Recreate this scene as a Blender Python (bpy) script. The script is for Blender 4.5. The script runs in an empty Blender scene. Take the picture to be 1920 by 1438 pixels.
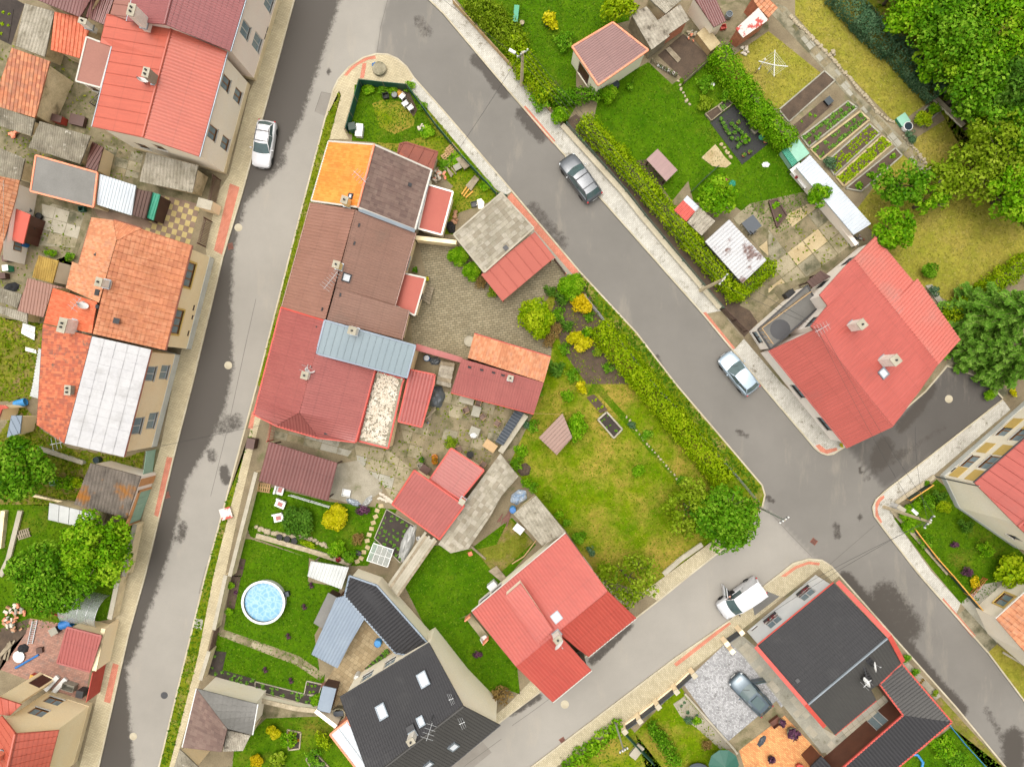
import bpy, math, random
import numpy as np
from mathutils import Vector, Matrix
from mathutils.geometry import tessellate_polygon
SC = bpy.context.scene
COL = SC.collection
R = math.radians
rnd = random.Random(7)

# ---------------------------------------------------------------- camera, sky, sun, exposure
HC = 65.0                                  # drone height in metres
FPX = 1331.0                               # focal length in pixels of a 1920 px wide picture
cam_d = bpy.data.cameras.new('camera')
cam = bpy.data.objects.new('camera', cam_d)
COL.objects.link(cam)
cam.location = (0,0, HC)
cam_d.sensor_width = 36.0
cam_d.lens = 36.0 * FPX / 1920.0
cam_d.clip_end = 2000
SC.camera = cam
SUN_AZ, SUN_EL = 325.0,79.0               # compass bearing the light comes from, picture top = north
world = bpy.data.worlds.new('World')
SC.world = world
world.use_nodes = True
wn, wl = world.node_tree.nodes, world.node_tree.links
wn.clear()
sky = wn.new('ShaderNodeTexSky')
sky.sky_type = 'NISHITA'
sky.sun_disc = False
sky.sun_elevation = R(SUN_EL)
sky.sun_rotation = R(SUN_AZ)
sky.air_density = 4.0
sky.dust_density = 10.0
hs = wn.new('ShaderNodeHueSaturation')
hs.inputs['Saturation'].default_value = 0.22
bg = wn.new('ShaderNodeBackground')
bg.inputs['Strength'].default_value = 0.15
wo = wn.new('ShaderNodeOutputWorld')
wl.new(sky.outputs[0], hs.inputs['Color'])
wl.new(hs.outputs[0], bg.inputs['Color'])
wl.new(bg.outputs[0], wo.inputs['Surface'])
sun_d = bpy.data.lights.new('sun', 'SUN')
sun_d.energy = 0.6
sun_d.angle = R(60)
sun_d.color = (1.0,0.95,0.87)
sun = bpy.data.objects.new('sun', sun_d)
COL.objects.link(sun)
_d = Vector((math.sin(R(SUN_AZ)) * math.cos(R(SUN_EL)), math.cos(R(SUN_AZ)) * math.cos(R(SUN_EL)), math.sin(R(SUN_EL))))
sun.rotation_euler = (-_d).to_track_quat('-Z', 'Y').to_euler()
sun.location = (0,0,100)
SC.view_settings.view_transform = 'Standard'
SC.view_settings.look = 'None'
SC.view_settings.exposure = 0.74
SC.view_settings.gamma = 1.0
SC.render.film_transparent = False
SC.cycles.max_bounces = 5
SC.cycles.diffuse_bounces = 3
SC.cycles.use_denoising = True

# ---------------------------------------------------------------- coordinates
# survey marks are written as photo pixels; a mark at height z becomes a point in metres
def Wp(px, py, z=0.0):
 k = (HC - z) / FPX
 return Vector(((px - 960) * k, -(py - 719) * k, z))
OY = [0,360,720,1078]
def A(s, dz=0.0):
 """'00:x y z, x y' -> [(px, py, z|None)]; a prefix names the survey sheet (4x enlargement), f = whole picture"""
 t, out = 'f', []
 for it in s.split(','):
  it = it.strip()
  if not it: continue
  if ':' in it:
   t, it = it.split(':')
  v = [float(q) for q in it.split()]
  if t != 'f':
   v[0] = int(t[0]) * 480 + v[0] / 3.994
   v[1] = OY[int(t[1])] + v[1] / 3.994
  out.append((v[0], v[1], v[2] if len(v) > 2 else None))
 return out
def G(s, z=0.0):
 return [Wp(p[0], p[1], z if p[2] is None else p[2]) for p in A(s)]
def G1(s, z=0.0):
 return G(s, z)[0]

# ---------------------------------------------------------------- materials
M = {}
def lin(c):
 return tuple(((x / 255.0) / 12.92 if x / 255.0 <= 0.04045 else ((x / 255.0 + 0.055) / 1.055) ** 2.4) for x in c) + (1.0,)
def newmat(name):
 m = bpy.data.materials.new(name); m.use_nodes = True
 nt = m.node_tree
 b = nt.nodes['Principled BSDF']
 M[name] = m
 return m, nt, b
def node(nt, t, **kw):
 n = nt.nodes.new(t)
 for k, v in kw.items():
  if k in n.inputs: n.inputs[k].default_value = v
  else: setattr(n, k, v)
 return n
def ramp(nt, stops, interp='LINEAR'):
 r = nt.nodes.new('ShaderNodeValToRGB'); e = r.color_ramp; e.interpolation = interp
 while len(e.elements) < len(stops): e.elements.new(0.5)
 for el, (p, c) in zip(e.elements, stops):
  el.position = p; el.color = c if len(c) == 4 else tuple(c) + (1,)
 return r
def mixc(nt, f, a, b, blend='MIX'):
 n = nt.nodes.new('ShaderNodeMix'); n.data_type = 'RGBA'; n.blend_type = blend
 for sock, v in ((n.inputs[0], f),(n.inputs[6], a),(n.inputs[7], b)):
  if hasattr(v, 'is_linked'): nt.links.new(v, sock)
  else: sock.default_value = v
 return n.outputs[2]
def coords(nt, kind='Object', scale=(1,1,1), rot=0.0):
 tc = nt.nodes.new('ShaderNodeTexCoord')
 if scale == (1,1,1) and not rot: return tc.outputs[kind]
 mp = nt.nodes.new('ShaderNodeMapping')
 mp.inputs['Scale'].default_value = scale; mp.inputs['Rotation'].default_value = (0,0, rot)
 nt.links.new(tc.outputs[kind], mp.inputs['Vector'])
 return mp.outputs[0]
def noise(nt, vec, scale, detail=5, rough=0.6):
 n = nt.nodes.new('ShaderNodeTexNoise')
 n.inputs['Scale'].default_value = scale; n.inputs['Detail'].default_value = detail; n.inputs['Roughness'].default_value = rough
 nt.links.new(vec, n.inputs['Vector'])
 return n.outputs['Fac']
def bump(nt, b, h, strength=0.3, dist=0.02):
 n = nt.nodes.new('ShaderNodeBump'); n.inputs['Strength'].default_value = strength; n.inputs['Distance'].default_value = dist
 nt.links.new(h, n.inputs['Height']); nt.links.new(n.outputs[0], b.inputs['Normal'])
def mat(name, c1, c2=None, rough=0.7, metal=0.0, s1=0.7, s2=9.0, lo=0.35, hi=0.68, fine=0.25, bmp=0.15, c3=None, w3=(0.6,0.72), s3=0.35, uv='Object', lap=0.0):
 """two-tone weathered surface: large patches c1/c2, fine grain, optional stains c3"""
 m, nt, b = newmat(name)
 c1 = lin(c1); c2 = lin(c2) if c2 else c1
 v = coords(nt, uv)
 n1 = noise(nt, v, s1)
 r = ramp(nt, [(lo, c1),(hi, c2)]); nt.links.new(n1, r.inputs[0])
 n2 = noise(nt, v, s2,4,0.7)
 g = ramp(nt, [(0.25, (1 - fine,) * 3),(0.75, (1 + fine,) * 3)]); nt.links.new(n2, g.inputs[0])
 col = mixc(nt, 1.0, r.outputs[0], g.outputs[0], 'MULTIPLY')
 if c3:
  n3 = noise(nt, v, s3,6,0.65)
  k = ramp(nt, [(w3[0], (0,0,0)),(w3[1], (1,1,1))]); nt.links.new(n3, k.inputs[0])
  col = mixc(nt, k.outputs[0], col, lin(c3))
 if lap:
  # run-off streaks down the slope and the laps between sheets (UV in metres)
  n5 = noise(nt, coords(nt, 'UV', (5.0,.3,1)), 1.0,5,.7); g5 = ramp(nt, [(.3, (.86,) * 3),(.7, (1.07,) * 3)]); nt.links.new(n5, g5.inputs[0]); col = mixc(nt, 1.0, col, g5.outputs[0], 'MULTIPLY')
  sp = nt.nodes.new('ShaderNodeSeparateXYZ'); nt.links.new(coords(nt, 'UV'), sp.inputs[0]); md = nt.nodes.new('ShaderNodeMath'); md.operation = 'FRACT'; dv = nt.nodes.new('ShaderNodeMath'); dv.operation = 'DIVIDE'; dv.inputs[1].default_value = lap
  nt.links.new(sp.outputs[1], dv.inputs[0]); nt.links.new(dv.outputs[0], md.inputs[0]); g6 = ramp(nt, [(.0, (.8,) * 3),(.05, (1,) * 3)]); nt.links.new(md.outputs[0], g6.inputs[0]); col = mixc(nt, 1.0, col, g6.outputs[0], 'MULTIPLY')
 nt.links.new(col, b.inputs['Base Color'])
 b.inputs['Roughness'].default_value = rough; b.inputs['Metallic'].default_value = metal
 if bmp: bump(nt, b, n2, bmp, 0.03)
 return m
def mat_tile(name, cols, p=0.22, r=0.36, rough=0.8, dirt=None, dl=(0.5,0.7), row_off=0.5):
 """roof tiles: every tile takes its own shade (UV in metres)"""
 m, nt, b = newmat(name)
 uv = coords(nt, 'UV')
 sp = nt.nodes.new('ShaderNodeSeparateXYZ'); nt.links.new(uv, sp.inputs[0])
 def fl(sock, d):
  a = nt.nodes.new('ShaderNodeMath'); a.operation = 'DIVIDE'; nt.links.new(sock, a.inputs[0]); a.inputs[1].default_value = d
  f = nt.nodes.new('ShaderNodeMath'); f.operation = 'FLOOR'; nt.links.new(a.outputs[0], f.inputs[0]); return f.outputs[0]
 cb = nt.nodes.new('ShaderNodeCombineXYZ'); nt.links.new(fl(sp.outputs[0], p), cb.inputs[0]); nt.links.new(fl(sp.outputs[1], r), cb.inputs[1])
 wnz = nt.nodes.new('ShaderNodeTexWhiteNoise'); nt.links.new(cb.outputs[0], wnz.inputs['Vector'])
 n = len(cols)
 rp = ramp(nt, [(i / max(1, n), lin(c)) for i, c in enumerate(cols)], 'CONSTANT' if n > 2 else 'LINEAR'); nt.links.new(wnz.outputs[0], rp.inputs[0])
 v = coords(nt, 'Object')
 nz = noise(nt, v, 0.5,6,0.65)
 g = ramp(nt, [(0.3, (0.78,) * 3),(0.7, (1.12,) * 3)]); nt.links.new(nz, g.inputs[0])
 col = mixc(nt, 1.0, rp.outputs[0], g.outputs[0], 'MULTIPLY')
 if dirt:
  n3 = noise(nt, v, 1.3,8,0.75); k = ramp(nt, [(dl[0], (0,0,0)),(dl[1], (1,1,1))]); nt.links.new(n3, k.inputs[0])
  col = mixc(nt, k.outputs[0], col, lin(dirt))
 nt.links.new(col, b.inputs['Base Color']); b.inputs['Roughness'].default_value = rough
 return m
def mat_pave(name, c1, c2, mortar, w=0.2, h=0.1, rot=0.0, rough=0.85, dirt=None, dl=(0.55,0.75), msize=0.012, var=0.6, offset=0.5):
 """small paving blocks, too fine to pick apart one by one"""
 m, nt, b = newmat(name)
 v = coords(nt, 'Object', (1,1,1), rot)
 br = nt.nodes.new('ShaderNodeTexBrick'); nt.links.new(v, br.inputs['Vector'])
 br.offset = offset
 br.inputs['Color1'].default_value = lin(c1); br.inputs['Color2'].default_value = lin(c2); br.inputs['Mortar'].default_value = lin(mortar)
 br.inputs['Scale'].default_value = 1.0; br.inputs['Mortar Size'].default_value = msize; br.inputs['Mortar Smooth'].default_value = 0.3
 br.inputs['Brick Width'].default_value = w; br.inputs['Row Height'].default_value = h; br.inputs['Bias'].default_value = 0.0
 nz = noise(nt, coords(nt, 'Object'), 0.45,6,0.7)
 g = ramp(nt, [(0.3, (0.8,) * 3),(0.7, (1.12,) * 3)]); nt.links.new(nz, g.inputs[0])
 col = mixc(nt, 1.0, br.outputs[0], g.outputs[0], 'MULTIPLY')
 if dirt:
  n3 = noise(nt, coords(nt, 'Object'), 1.6,8,0.8); k = ramp(nt, [(dl[0], (0,0,0)),(dl[1], (1,1,1))]); nt.links.new(n3, k.inputs[0])
  col = mixc(nt, k.outputs[0], col, lin(dirt))
 nt.links.new(col, b.inputs['Base Color']); b.inputs['Roughness'].default_value = rough
 bump(nt, b, br.outputs['Fac'], -0.4,0.02)
 return m
def mat_grass(name, c1, c2, dry=None, dl=(0.55,0.7), ds=0.18, soil=None, sl=(0.68,0.78), ss=0.3):
 m, nt, b = newmat(name)
 v = coords(nt, 'Object')
 nz = noise(nt, v, 0.35,7,0.7); r = ramp(nt, [(0.34, lin(c1)),(0.66, lin(c2))]); nt.links.new(nz, r.inputs[0])
 col = r.outputs[0]
 if dry:
  n3 = noise(nt, v, ds, 8,0.72); k = ramp(nt, [(dl[0], (0,0,0)),(dl[1], (1,1,1))]); nt.links.new(n3, k.inputs[0])
  col = mixc(nt, k.outputs[0], col, lin(dry))
 if soil:
  mp = nt.nodes.new('ShaderNodeMapping'); mp.inputs['Location'].default_value = (31,17,5); nt.links.new(v, mp.inputs['Vector'])
  n4 = noise(nt, mp.outputs[0], ss, 8,0.75); k2 = ramp(nt, [(sl[0], (0,0,0)),(sl[1], (1,1,1))]); nt.links.new(n4, k2.inputs[0])
  col = mixc(nt, k2.outputs[0], col, lin(soil))
 n6 = noise(nt, v, 1.3,4,.7); g6 = ramp(nt, [(.3, (.8,) * 3),(.7, (1.12,) * 3)]); nt.links.new(n6, g6.inputs[0]); col = mixc(nt, 1.0, col, g6.outputs[0], 'MULTIPLY')
 n2 = noise(nt, v, 5.5,6,0.8); g = ramp(nt, [(0.28, (0.62,) * 3),(0.72, (1.36,) * 3)]); nt.links.new(n2, g.inputs[0])
 col = mixc(nt, 1.0, col, g.outputs[0], 'MULTIPLY')
 nt.links.new(col, b.inputs['Base Color']); b.inputs['Roughness'].default_value = 0.9
 b.inputs['Specular IOR Level'].default_value = 0.04
 bump(nt, b, n2,0.5,0.08)
 return m
def mat_leaf(name, dark, mid, light, trans=0.3):
 m, nt, b = newmat(name)
 at = nt.nodes.new('ShaderNodeAttribute'); at.attribute_name = 'tint'
 oi = nt.nodes.new('ShaderNodeObjectInfo')
 nz = noise(nt, coords(nt, 'Object'), 0.9,4,0.6)
 ad = nt.nodes.new('ShaderNodeMath'); ad.operation = 'MULTIPLY_ADD'; nt.links.new(at.outputs['Fac'], ad.inputs[0]); ad.inputs[1].default_value = 0.6
 sb = nt.nodes.new('ShaderNodeMath'); sb.operation = 'MULTIPLY_ADD'; nt.links.new(nz, sb.inputs[0]); sb.inputs[1].default_value = 0.75; sb.inputs[2].default_value = -0.16
 nt.links.new(sb.outputs[0], ad.inputs[2])
 r = ramp(nt, [(0.12, lin(dark)),(0.5, lin(mid)),(0.88, lin(light))]); nt.links.new(ad.outputs[0], r.inputs[0])
 nt.links.new(r.outputs[0], b.inputs['Base Color'])
 b.inputs['Roughness'].default_value = 0.6; b.inputs['Specular IOR Level'].default_value = 0.08
 tr = nt.nodes.new('ShaderNodeBsdfTranslucent'); nt.links.new(r.outputs[0], tr.inputs['Color'])
 mx = nt.nodes.new('ShaderNodeMixShader'); mx.inputs[0].default_value = trans
 out = nt.nodes['Material Output']
 nt.links.new(b.outputs[0], mx.inputs[1]); nt.links.new(tr.outputs[0], mx.inputs[2]); nt.links.new(mx.outputs[0], out.inputs['Surface'])
 return m
def plain(name, c, rough=0.5, metal=0.0, coat=0.0, alpha=1.0, trans=0.0):
 m, nt, b = newmat(name)
 nz = noise(nt, coords(nt, 'Object'), 6,5,0.6)
 g = ramp(nt, [(0.3, (0.9,) * 3),(0.7, (1.06,) * 3)]); nt.links.new(nz, g.inputs[0])
 nt.links.new(mixc(nt, 1.0, lin(c), g.outputs[0], 'MULTIPLY'), b.inputs['Base Color'])
 b.inputs['Roughness'].default_value = rough; b.inputs['Metallic'].default_value = metal
 b.inputs['Coat Weight'].default_value = coat; b.inputs['Coat Roughness'].default_value = 0.08
 b.inputs['Alpha'].default_value = alpha; b.inputs['Transmission Weight'].default_value = trans
 return m

# ---------------------------------------------------------------- mesh building
def link(o):
 COL.objects.link(o); return o
def mesh_from(name, verts, faces, uvs=None, smooth=False):
 me = bpy.data.meshes.new(name)
 me.from_pydata([tuple(v) for v in verts], [], faces)
 if uvs:
  l = me.uv_layers.new(name='UVMap'); k = 0
  for f in uvs:
   for q in f:
    l.data[k].uv = q; k += 1
 if smooth: me.polygons.foreach_set('use_smooth', [True] * len(me.polygons))
 return me
class MB:
 """collects shapes in world metres; build() makes one mesh object"""
 def __init__(s): s.v, s.f, s.uv, s.smooth = [], [], [], False
 def face(s, pts, uv=None):
  k = len(s.v); s.v += [Vector(p) for p in pts]; s.f.append(list(range(k, k + len(pts))))
  s.uv.append(uv or [(p[0], p[1]) for p in pts]); return s
 def add(s, verts, faces):
  k = len(s.v); s.v += [Vector(p) for p in verts]
  for f in faces:
   s.f.append([i + k for i in f]); s.uv.append([(verts[i][0], verts[i][1]) for i in f])
  return s
 def prism(s, poly, z0, z1, top=True, bottom=True):
  """poly: list of xy (or xyz ignored) ; vertical extrusion"""
  P = [(p[0], p[1]) for p in poly]
  if sum(P[i - 1][0] * P[i][1] - P[i][0] * P[i - 1][1] for i in range(len(P))) < 0: P.reverse()
  n = len(P)
  z1s = z1 if isinstance(z1, (list, tuple)) else [z1] * n
  V = [(x, y, z0) for x, y in P] + [(P[i][0], P[i][1], z1s[i]) for i in range(n)]
  F = [[i, (i + 1) % n, n + (i + 1) % n, n + i] for i in range(n)]
  if n <= 4:
   if top: F.append(list(range(n, 2 * n)))
   if bottom: F.append(list(range(n - 1,-1,-1)))
  else:
   T = tessellate_polygon([[Vector((x, y, 0)) for x, y in P]])
   for t in T:
    a, b, c = t
    ar = (P[b][0] - P[a][0]) * (P[c][1] - P[a][1]) - (P[c][0] - P[a][0]) * (P[b][1] - P[a][1])
    if ar < 0: b, c = c, b
    if top: F.append([a + n, b + n, c + n])
    if bottom: F.append([a, c, b])
  return s.add(V, F)
 def box(s, c, d, rz=0.0, ry=0.0, rx=0.0):
  m = Matrix.Translation(Vector(c)) @ Matrix.Rotation(rz, 4, 'Z') @ Matrix.Rotation(ry, 4, 'Y') @ Matrix.Rotation(rx, 4, 'X')
  x, y, z = d[0] / 2, d[1] / 2, d[2] / 2
  V = [m @ Vector(p) for p in ((-x, -y, -z),(x, -y, -z),(x, y, -z),(-x, y, -z),(-x, -y, z),(x, -y, z),(x, y, z),(-x, y, z))]
  return s.add(V, [[0,3,2,1], [4,5,6,7], [0,1,5,4], [1,2,6,5], [2,3,7,6], [3,0,4,7]])
 def bar(s, a, b, w, h, up=(0,0,1)):
  a, b = Vector(a), Vector(b); d = (b - a)
  if d.length < 1e-6: return s
  t = d.normalized(); u = Vector(up)
  if abs(t.dot(u)) > 0.98: u = Vector((0,1,0))
  r = t.cross(u).normalized() * (w / 2); q = r.cross(t).normalized() * (h / 2)
  V = [a - r - q, a + r - q, a + r + q, a - r + q, b - r - q, b + r - q, b + r + q, b - r + q]
  return s.add(V, [[3,2,1,0], [4,5,6,7], [0,1,5,4], [1,2,6,5], [2,3,7,6], [3,0,4,7]])
 def tube(s, pts, rad, n=6, cap=True):
  pts = [Vector(p) for p in pts]; rads = rad if isinstance(rad, (list, tuple)) else [rad] * len(pts)
  V, F = [], []
  for i, p in enumerate(pts):
   t = (pts[min(i + 1, len(pts) - 1)] - pts[max(i - 1,0)]).normalized()
   u = Vector((0,0,1)) if abs(t.z) < 0.9 else Vector((1,0,0))
   a = t.cross(u).normalized(); b = t.cross(a)
   V += [p + (a * math.cos(6.2832 * k / n) + b * math.sin(6.2832 * k / n)) * rads[i] for k in range(n)]
  for i in range(len(pts) - 1):
   F += [[i * n + k, i * n + (k + 1) % n, (i + 1) * n + (k + 1) % n, (i + 1) * n + k] for k in range(n)]
  if cap: F += [list(range(n - 1,-1,-1)), list(range((len(pts) - 1) * n, len(pts) * n))]
  return s.add(V, F)
 def lathe(s, c, prof, n=16, axis='Z', rz=0.0):
  """prof: (radius, height) list; closed at both ends"""
  c = Vector(c); V, F = [], []
  rm = Matrix.Rotation(rz, 3, 'Z') @ (Matrix.Identity(3) if axis == 'Z' else Matrix.Rotation(R(90), 3, 'X') if axis == 'Y' else Matrix.Rotation(R(90), 3, 'Y'))
  for r, h in prof:
   V += [c + rm @ Vector((r * math.cos(6.2832 * k / n), r * math.sin(6.2832 * k / n), h)) for k in range(n)]
  for i in range(len(prof) - 1):
   F += [[i * n + k, i * n + (k + 1) % n, (i + 1) * n + (k + 1) % n, (i + 1) * n + k] for k in range(n)]
  F += [list(range(n - 1,-1,-1)), list(range((len(prof) - 1) * n, len(prof) * n))]
  return s.add(V, F)
 def blob(s, c, r, n=8, m=5, jit=0.15, seed=0):
  rr = random.Random(seed); c = Vector(c)
  V = [c + Vector((0,0, r[2]))]
  for i in range(1, m):
   th = math.pi * i / m
   for k in range(n):
    j = 1 + rr.uniform(-jit, jit); ph = 6.2832 * k / n
    V.append(c + Vector((r[0] * math.sin(th) * math.cos(ph) * j, r[1] * math.sin(th) * math.sin(ph) * j, r[2] * math.cos(th) * j)))
  V.append(c - Vector((0,0, r[2])))
  F = [[0,1 + k, 1 + (k + 1) % n] for k in range(n)]
  for i in range(m - 2):
   F += [[1 + i * n + k, 1 + (i + 1) * n + k, 1 + (i + 1) * n + (k + 1) % n, 1 + i * n + (k + 1) % n] for k in range(n)]
  l = len(V) - 1
  F += [[l, 1 + (m - 2) * n + (k + 1) % n, 1 + (m - 2) * n + k] for k in range(n)]
  return s.add(V, F)
 def mesh(s, name, org=(0,0,0)):
  o = Vector(org)
  return mesh_from(name, [v - o for v in s.v], s.f, s.uv, s.smooth)
 def build(s, name, m, parent=None, org=None, smooth=None):
  """child: coordinates are taken relative to the thing's own origin"""
  if smooth: s.smooth = True
  if org is None: org = parent['_o'] if parent is not None else (0,0,0)
  ob = bpy.data.objects.new(name, s.mesh(name, org))
  if m: ob.data.materials.append(M[m] if isinstance(m, str) else m)
  if parent is not None:
   ob.parent = parent; ob['_o'] = list(org)
  link(ob); return ob
def tag(o, label=None, cat=None, group=None, kind=None):
 if label: o['label'] = label
 if cat: o['category'] = cat
 if group: o['group'] = group
 if kind: o['kind'] = kind
 return o
def thing(name, label, cat, loc, group=None):
 o = bpy.data.objects.new(name, None); o.empty_display_size = 0.3
 o.location = loc; o['_o'] = list(loc); link(o)
 return tag(o, label, cat, group)
def solo(mb, name, m, label, cat, loc, group=None, smooth=None):
 o = mb.build(name, m, None, loc, smooth); o.location = loc; o['_o'] = list(loc)
 return tag(o, label, cat, group)
def copy_tree(o, loc=None, rz=None, label=None, group=None, parent=None, scale=None):
 c = o.copy(); link(c)
 if parent is not None: c.parent = parent
 if loc is not None: c.location = loc
 if rz is not None: c.rotation_euler = (0,0, rz)
 if scale is not None: c.scale = (scale,) * 3 if not isinstance(scale, tuple) else scale
 if label: c['label'] = label
 if group: c['group'] = group
 for ch in list(o.children): copy_tree(ch, parent=c)
 return c
# ---------------------------------------------------------------- ground sheets
def offset_line(P, d):
 """shift a polyline sideways (left positive) in xy"""
 out = []
 for i in range(len(P)):
  a = P[max(i - 1,0)]; b = P[min(i + 1, len(P) - 1)]
  if 0 < i < len(P) - 1:
   t1 = (P[i] - a).xy.normalized(); t2 = (b - P[i]).xy.normalized()
   t = (t1 + t2); t = t.normalized() if t.length > 1e-6 else t1
   k = 1 / max(0.4, t.dot(t1))
  else:
   t = (b - a).xy.normalized(); k = 1
  out.append(Vector((P[i].x - t.y * d * k, P[i].y + t.x * d * k, P[i].z)))
 return out
def sheet(name, s, m, lev=1, kind='structure', thick=None, label=None):
 P = G(s) if isinstance(s, str) else s
 z = 0.10 + 0.004 * lev
 mb = MB().prism(P, z - (thick or 0.05), z, bottom=False)
 o = mb.build(name, m); tag(o, label, None, None, kind); return o
def strip(name, P, d0, d1, z, m, thick=0.12, kind='structure', piece=None):
 if piece:   # separate stones with open joints
  Q = []
  for i in range(len(P) - 1):
   k = max(1, round((P[i + 1] - P[i]).length / piece)); Q += [P[i].lerp(P[i + 1], j / k) for j in range(k)]
  P = Q + [P[-1]]
 a = offset_line(P, d0); b = offset_line(P, d1)
 mb = MB()
 for i in range(len(P) - 1):
  e = .985 if piece else 1
  q = [a[i], a[i].lerp(a[i + 1], e), b[i].lerp(b[i + 1], e), b[i]]; zz = z + (rnd.uniform(-.008,.006) if piece else 0)
  ar = sum(q[k - 1].x * q[k].y - q[k].x * q[k - 1].y for k in range(4))
  if ar < 0: q.reverse()
  mb.add([(p.x, p.y, z - thick) for p in q] + [(p.x, p.y, zz) for p in q], [[4,5,6,7], [0,1,5,4], [1,2,6,5], [2,3,7,6], [3,0,4,7]])
 o = mb.build(name, m); tag(o, kind=kind); return o
def inside(pt, P):
 x, y = pt[0], pt[1]; c = False
 for i in range(len(P)):
  a, b = P[i - 1], P[i]
  if (a[1] > y) != (b[1] > y) and x < (b[0] - a[0]) * (y - a[1]) / (b[1] - a[1]) + a[0]: c = not c
 return c
def clip(poly, k, val, keep_ge):
 """Sutherland-Hodgman on coordinate k; vertices are tuples and are interpolated whole"""
 out = []
 for i in range(len(poly)):
  a, b = poly[i - 1], poly[i]
  ia = (a[k] >= val) if keep_ge else (a[k] <= val); ib = (b[k] >= val) if keep_ge else (b[k] <= val)
  if ia != ib:
   t = (val - a[k]) / (b[k] - a[k]); out.append(tuple(p + (q - p) * t for p, q in zip(a, b)))
  if ib: out.append(b)
 return out
def slabs(parent, name, s, m, ang, w, h, gap=0.05, lev=3, thick=0.06, seed=1, jit=0.012, mats=None, skip=0.0):
 """paving slabs laid one by one inside an outline; every slab is its own piece"""
 P = G(s) if isinstance(s, str) else s
 rr = random.Random(seed); ca, sa = math.cos(ang), math.sin(ang)
 loc = [(p.x * ca + p.y * sa, -p.x * sa + p.y * ca) for p in P]
 u0, u1 = min(p[0] for p in loc), max(p[0] for p in loc); v0, v1 = min(p[1] for p in loc), max(p[1] for p in loc)
 nu, nv = max(1, round((u1 - u0) / w)), max(1, round((v1 - v0) / h))
 cu, cv = (u1 - u0) / nu, (v1 - v0) / nv; z = 0.10 + 0.004 * lev
 for j in range(nv):
  for i in range(nu):
   if rr.random() < skip: continue
   c = clip(clip(clip(clip(loc, 0, u0 + i * cu + gap / 2, True), 0, u0 + (i + 1) * cu - gap / 2, False), 1, v0 + j * cv + gap / 2, True), 1, v0 + (j + 1) * cv - gap / 2, False)
   if len(c) < 3: continue
   ar = abs(sum(c[k - 1][0] * c[k][1] - c[k][0] * c[k - 1][1] for k in range(len(c)))) / 2
   if ar < 0.12 * cu * cv: continue
   zz = z + rr.uniform(0, jit)
   mm = m if not mats else mats[(i + j) % len(mats)] if isinstance(mats, tuple) else rr.choice(mats)
   MB().prism([(a * ca - b * sa, a * sa + b * ca) for a, b in c], zz - thick, zz, bottom=False).build(name, mm, parent, (0,0,0))
# ---------------------------------------------------------------- buildings
PROF = {   # (period, [(fraction, height)...], row length or None, row step)
 'flat': (50.0, [(0,0),(1,0)], None, 0), 'seam': (0.55, [(0,0),(0.9,0),(0.92,0.05),(0.98,0.05),(1,0)], None, 0),
 'seamw': (0.93, [(0,0),(0.94,0),(0.95,0.06),(0.99,0.06),(1,0)], None, 0),
 'corr': (0.2, [(0,0),(0.25,0.035),(0.5,0.05),(0.75,0.035),(1,0)], None, 0),
 'corrw': (0.3, [(0,0),(0.25,0.05),(0.5,0.07),(0.75,0.05),(1,0)], None, 0),
 'trap': (0.28, [(0,0),(0.35,0),(0.5,0.045),(0.85,0.045),(1,0)], None, 0),
 'tile': (0.23, [(0,0),(0.5,0.035),(1,0)], 0.36,0.03), 'tilew': (0.34, [(0,0),(0.75,0.01),(0.88,0.06),(1,0)], 0.36,0.03),
 'mtile': (0.22, [(0,0),(0.5,0.03),(1,0)], 0.38,0.03), 'ctile': (0.55, [(0,0),(0.9,0.0),(0.94,-0.04),(1,0)], 0.34,0.035),
 'shing': (0.4, [(0,0),(0.93,0),(0.95,-0.02),(1,0)], 0.4,0.02), 'plank': (0.3, [(0,0),(0.86,0.012),(0.9,-0.05),(1,-0.05)], None, 0),
}
def solve(pts):
 """survey marks with a height become points; marks without one are put on the plane of the first three"""
 P = [Wp(p[0], p[1], p[2]) if p[2] is not None else None for p in pts]
 k = [i for i in range(len(P)) if P[i] is not None][:3]
 a, b, c = (P[i] for i in k)
 n = (b - a).cross(c - a).normalized()
 if all(q is not None for q in P):
  n = Vector()
  for i in range(len(P)):
   p, q = P[i - 1], P[i]; n += Vector(((p.y - q.y) * (p.z + q.z),(p.z - q.z) * (p.x + q.x),(p.x - q.x) * (p.y + q.y)))
  n.normalize()
 if n.z < 0: n = -n
 o = Vector((0,0, HC))
 for i, p in enumerate(pts):
  if P[i] is None:
   d = Wp(p[0], p[1], 0) - o
   P[i] = o + d * ((a - o).dot(n) / d.dot(n))
 return P, n
class Plane: pass
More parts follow.
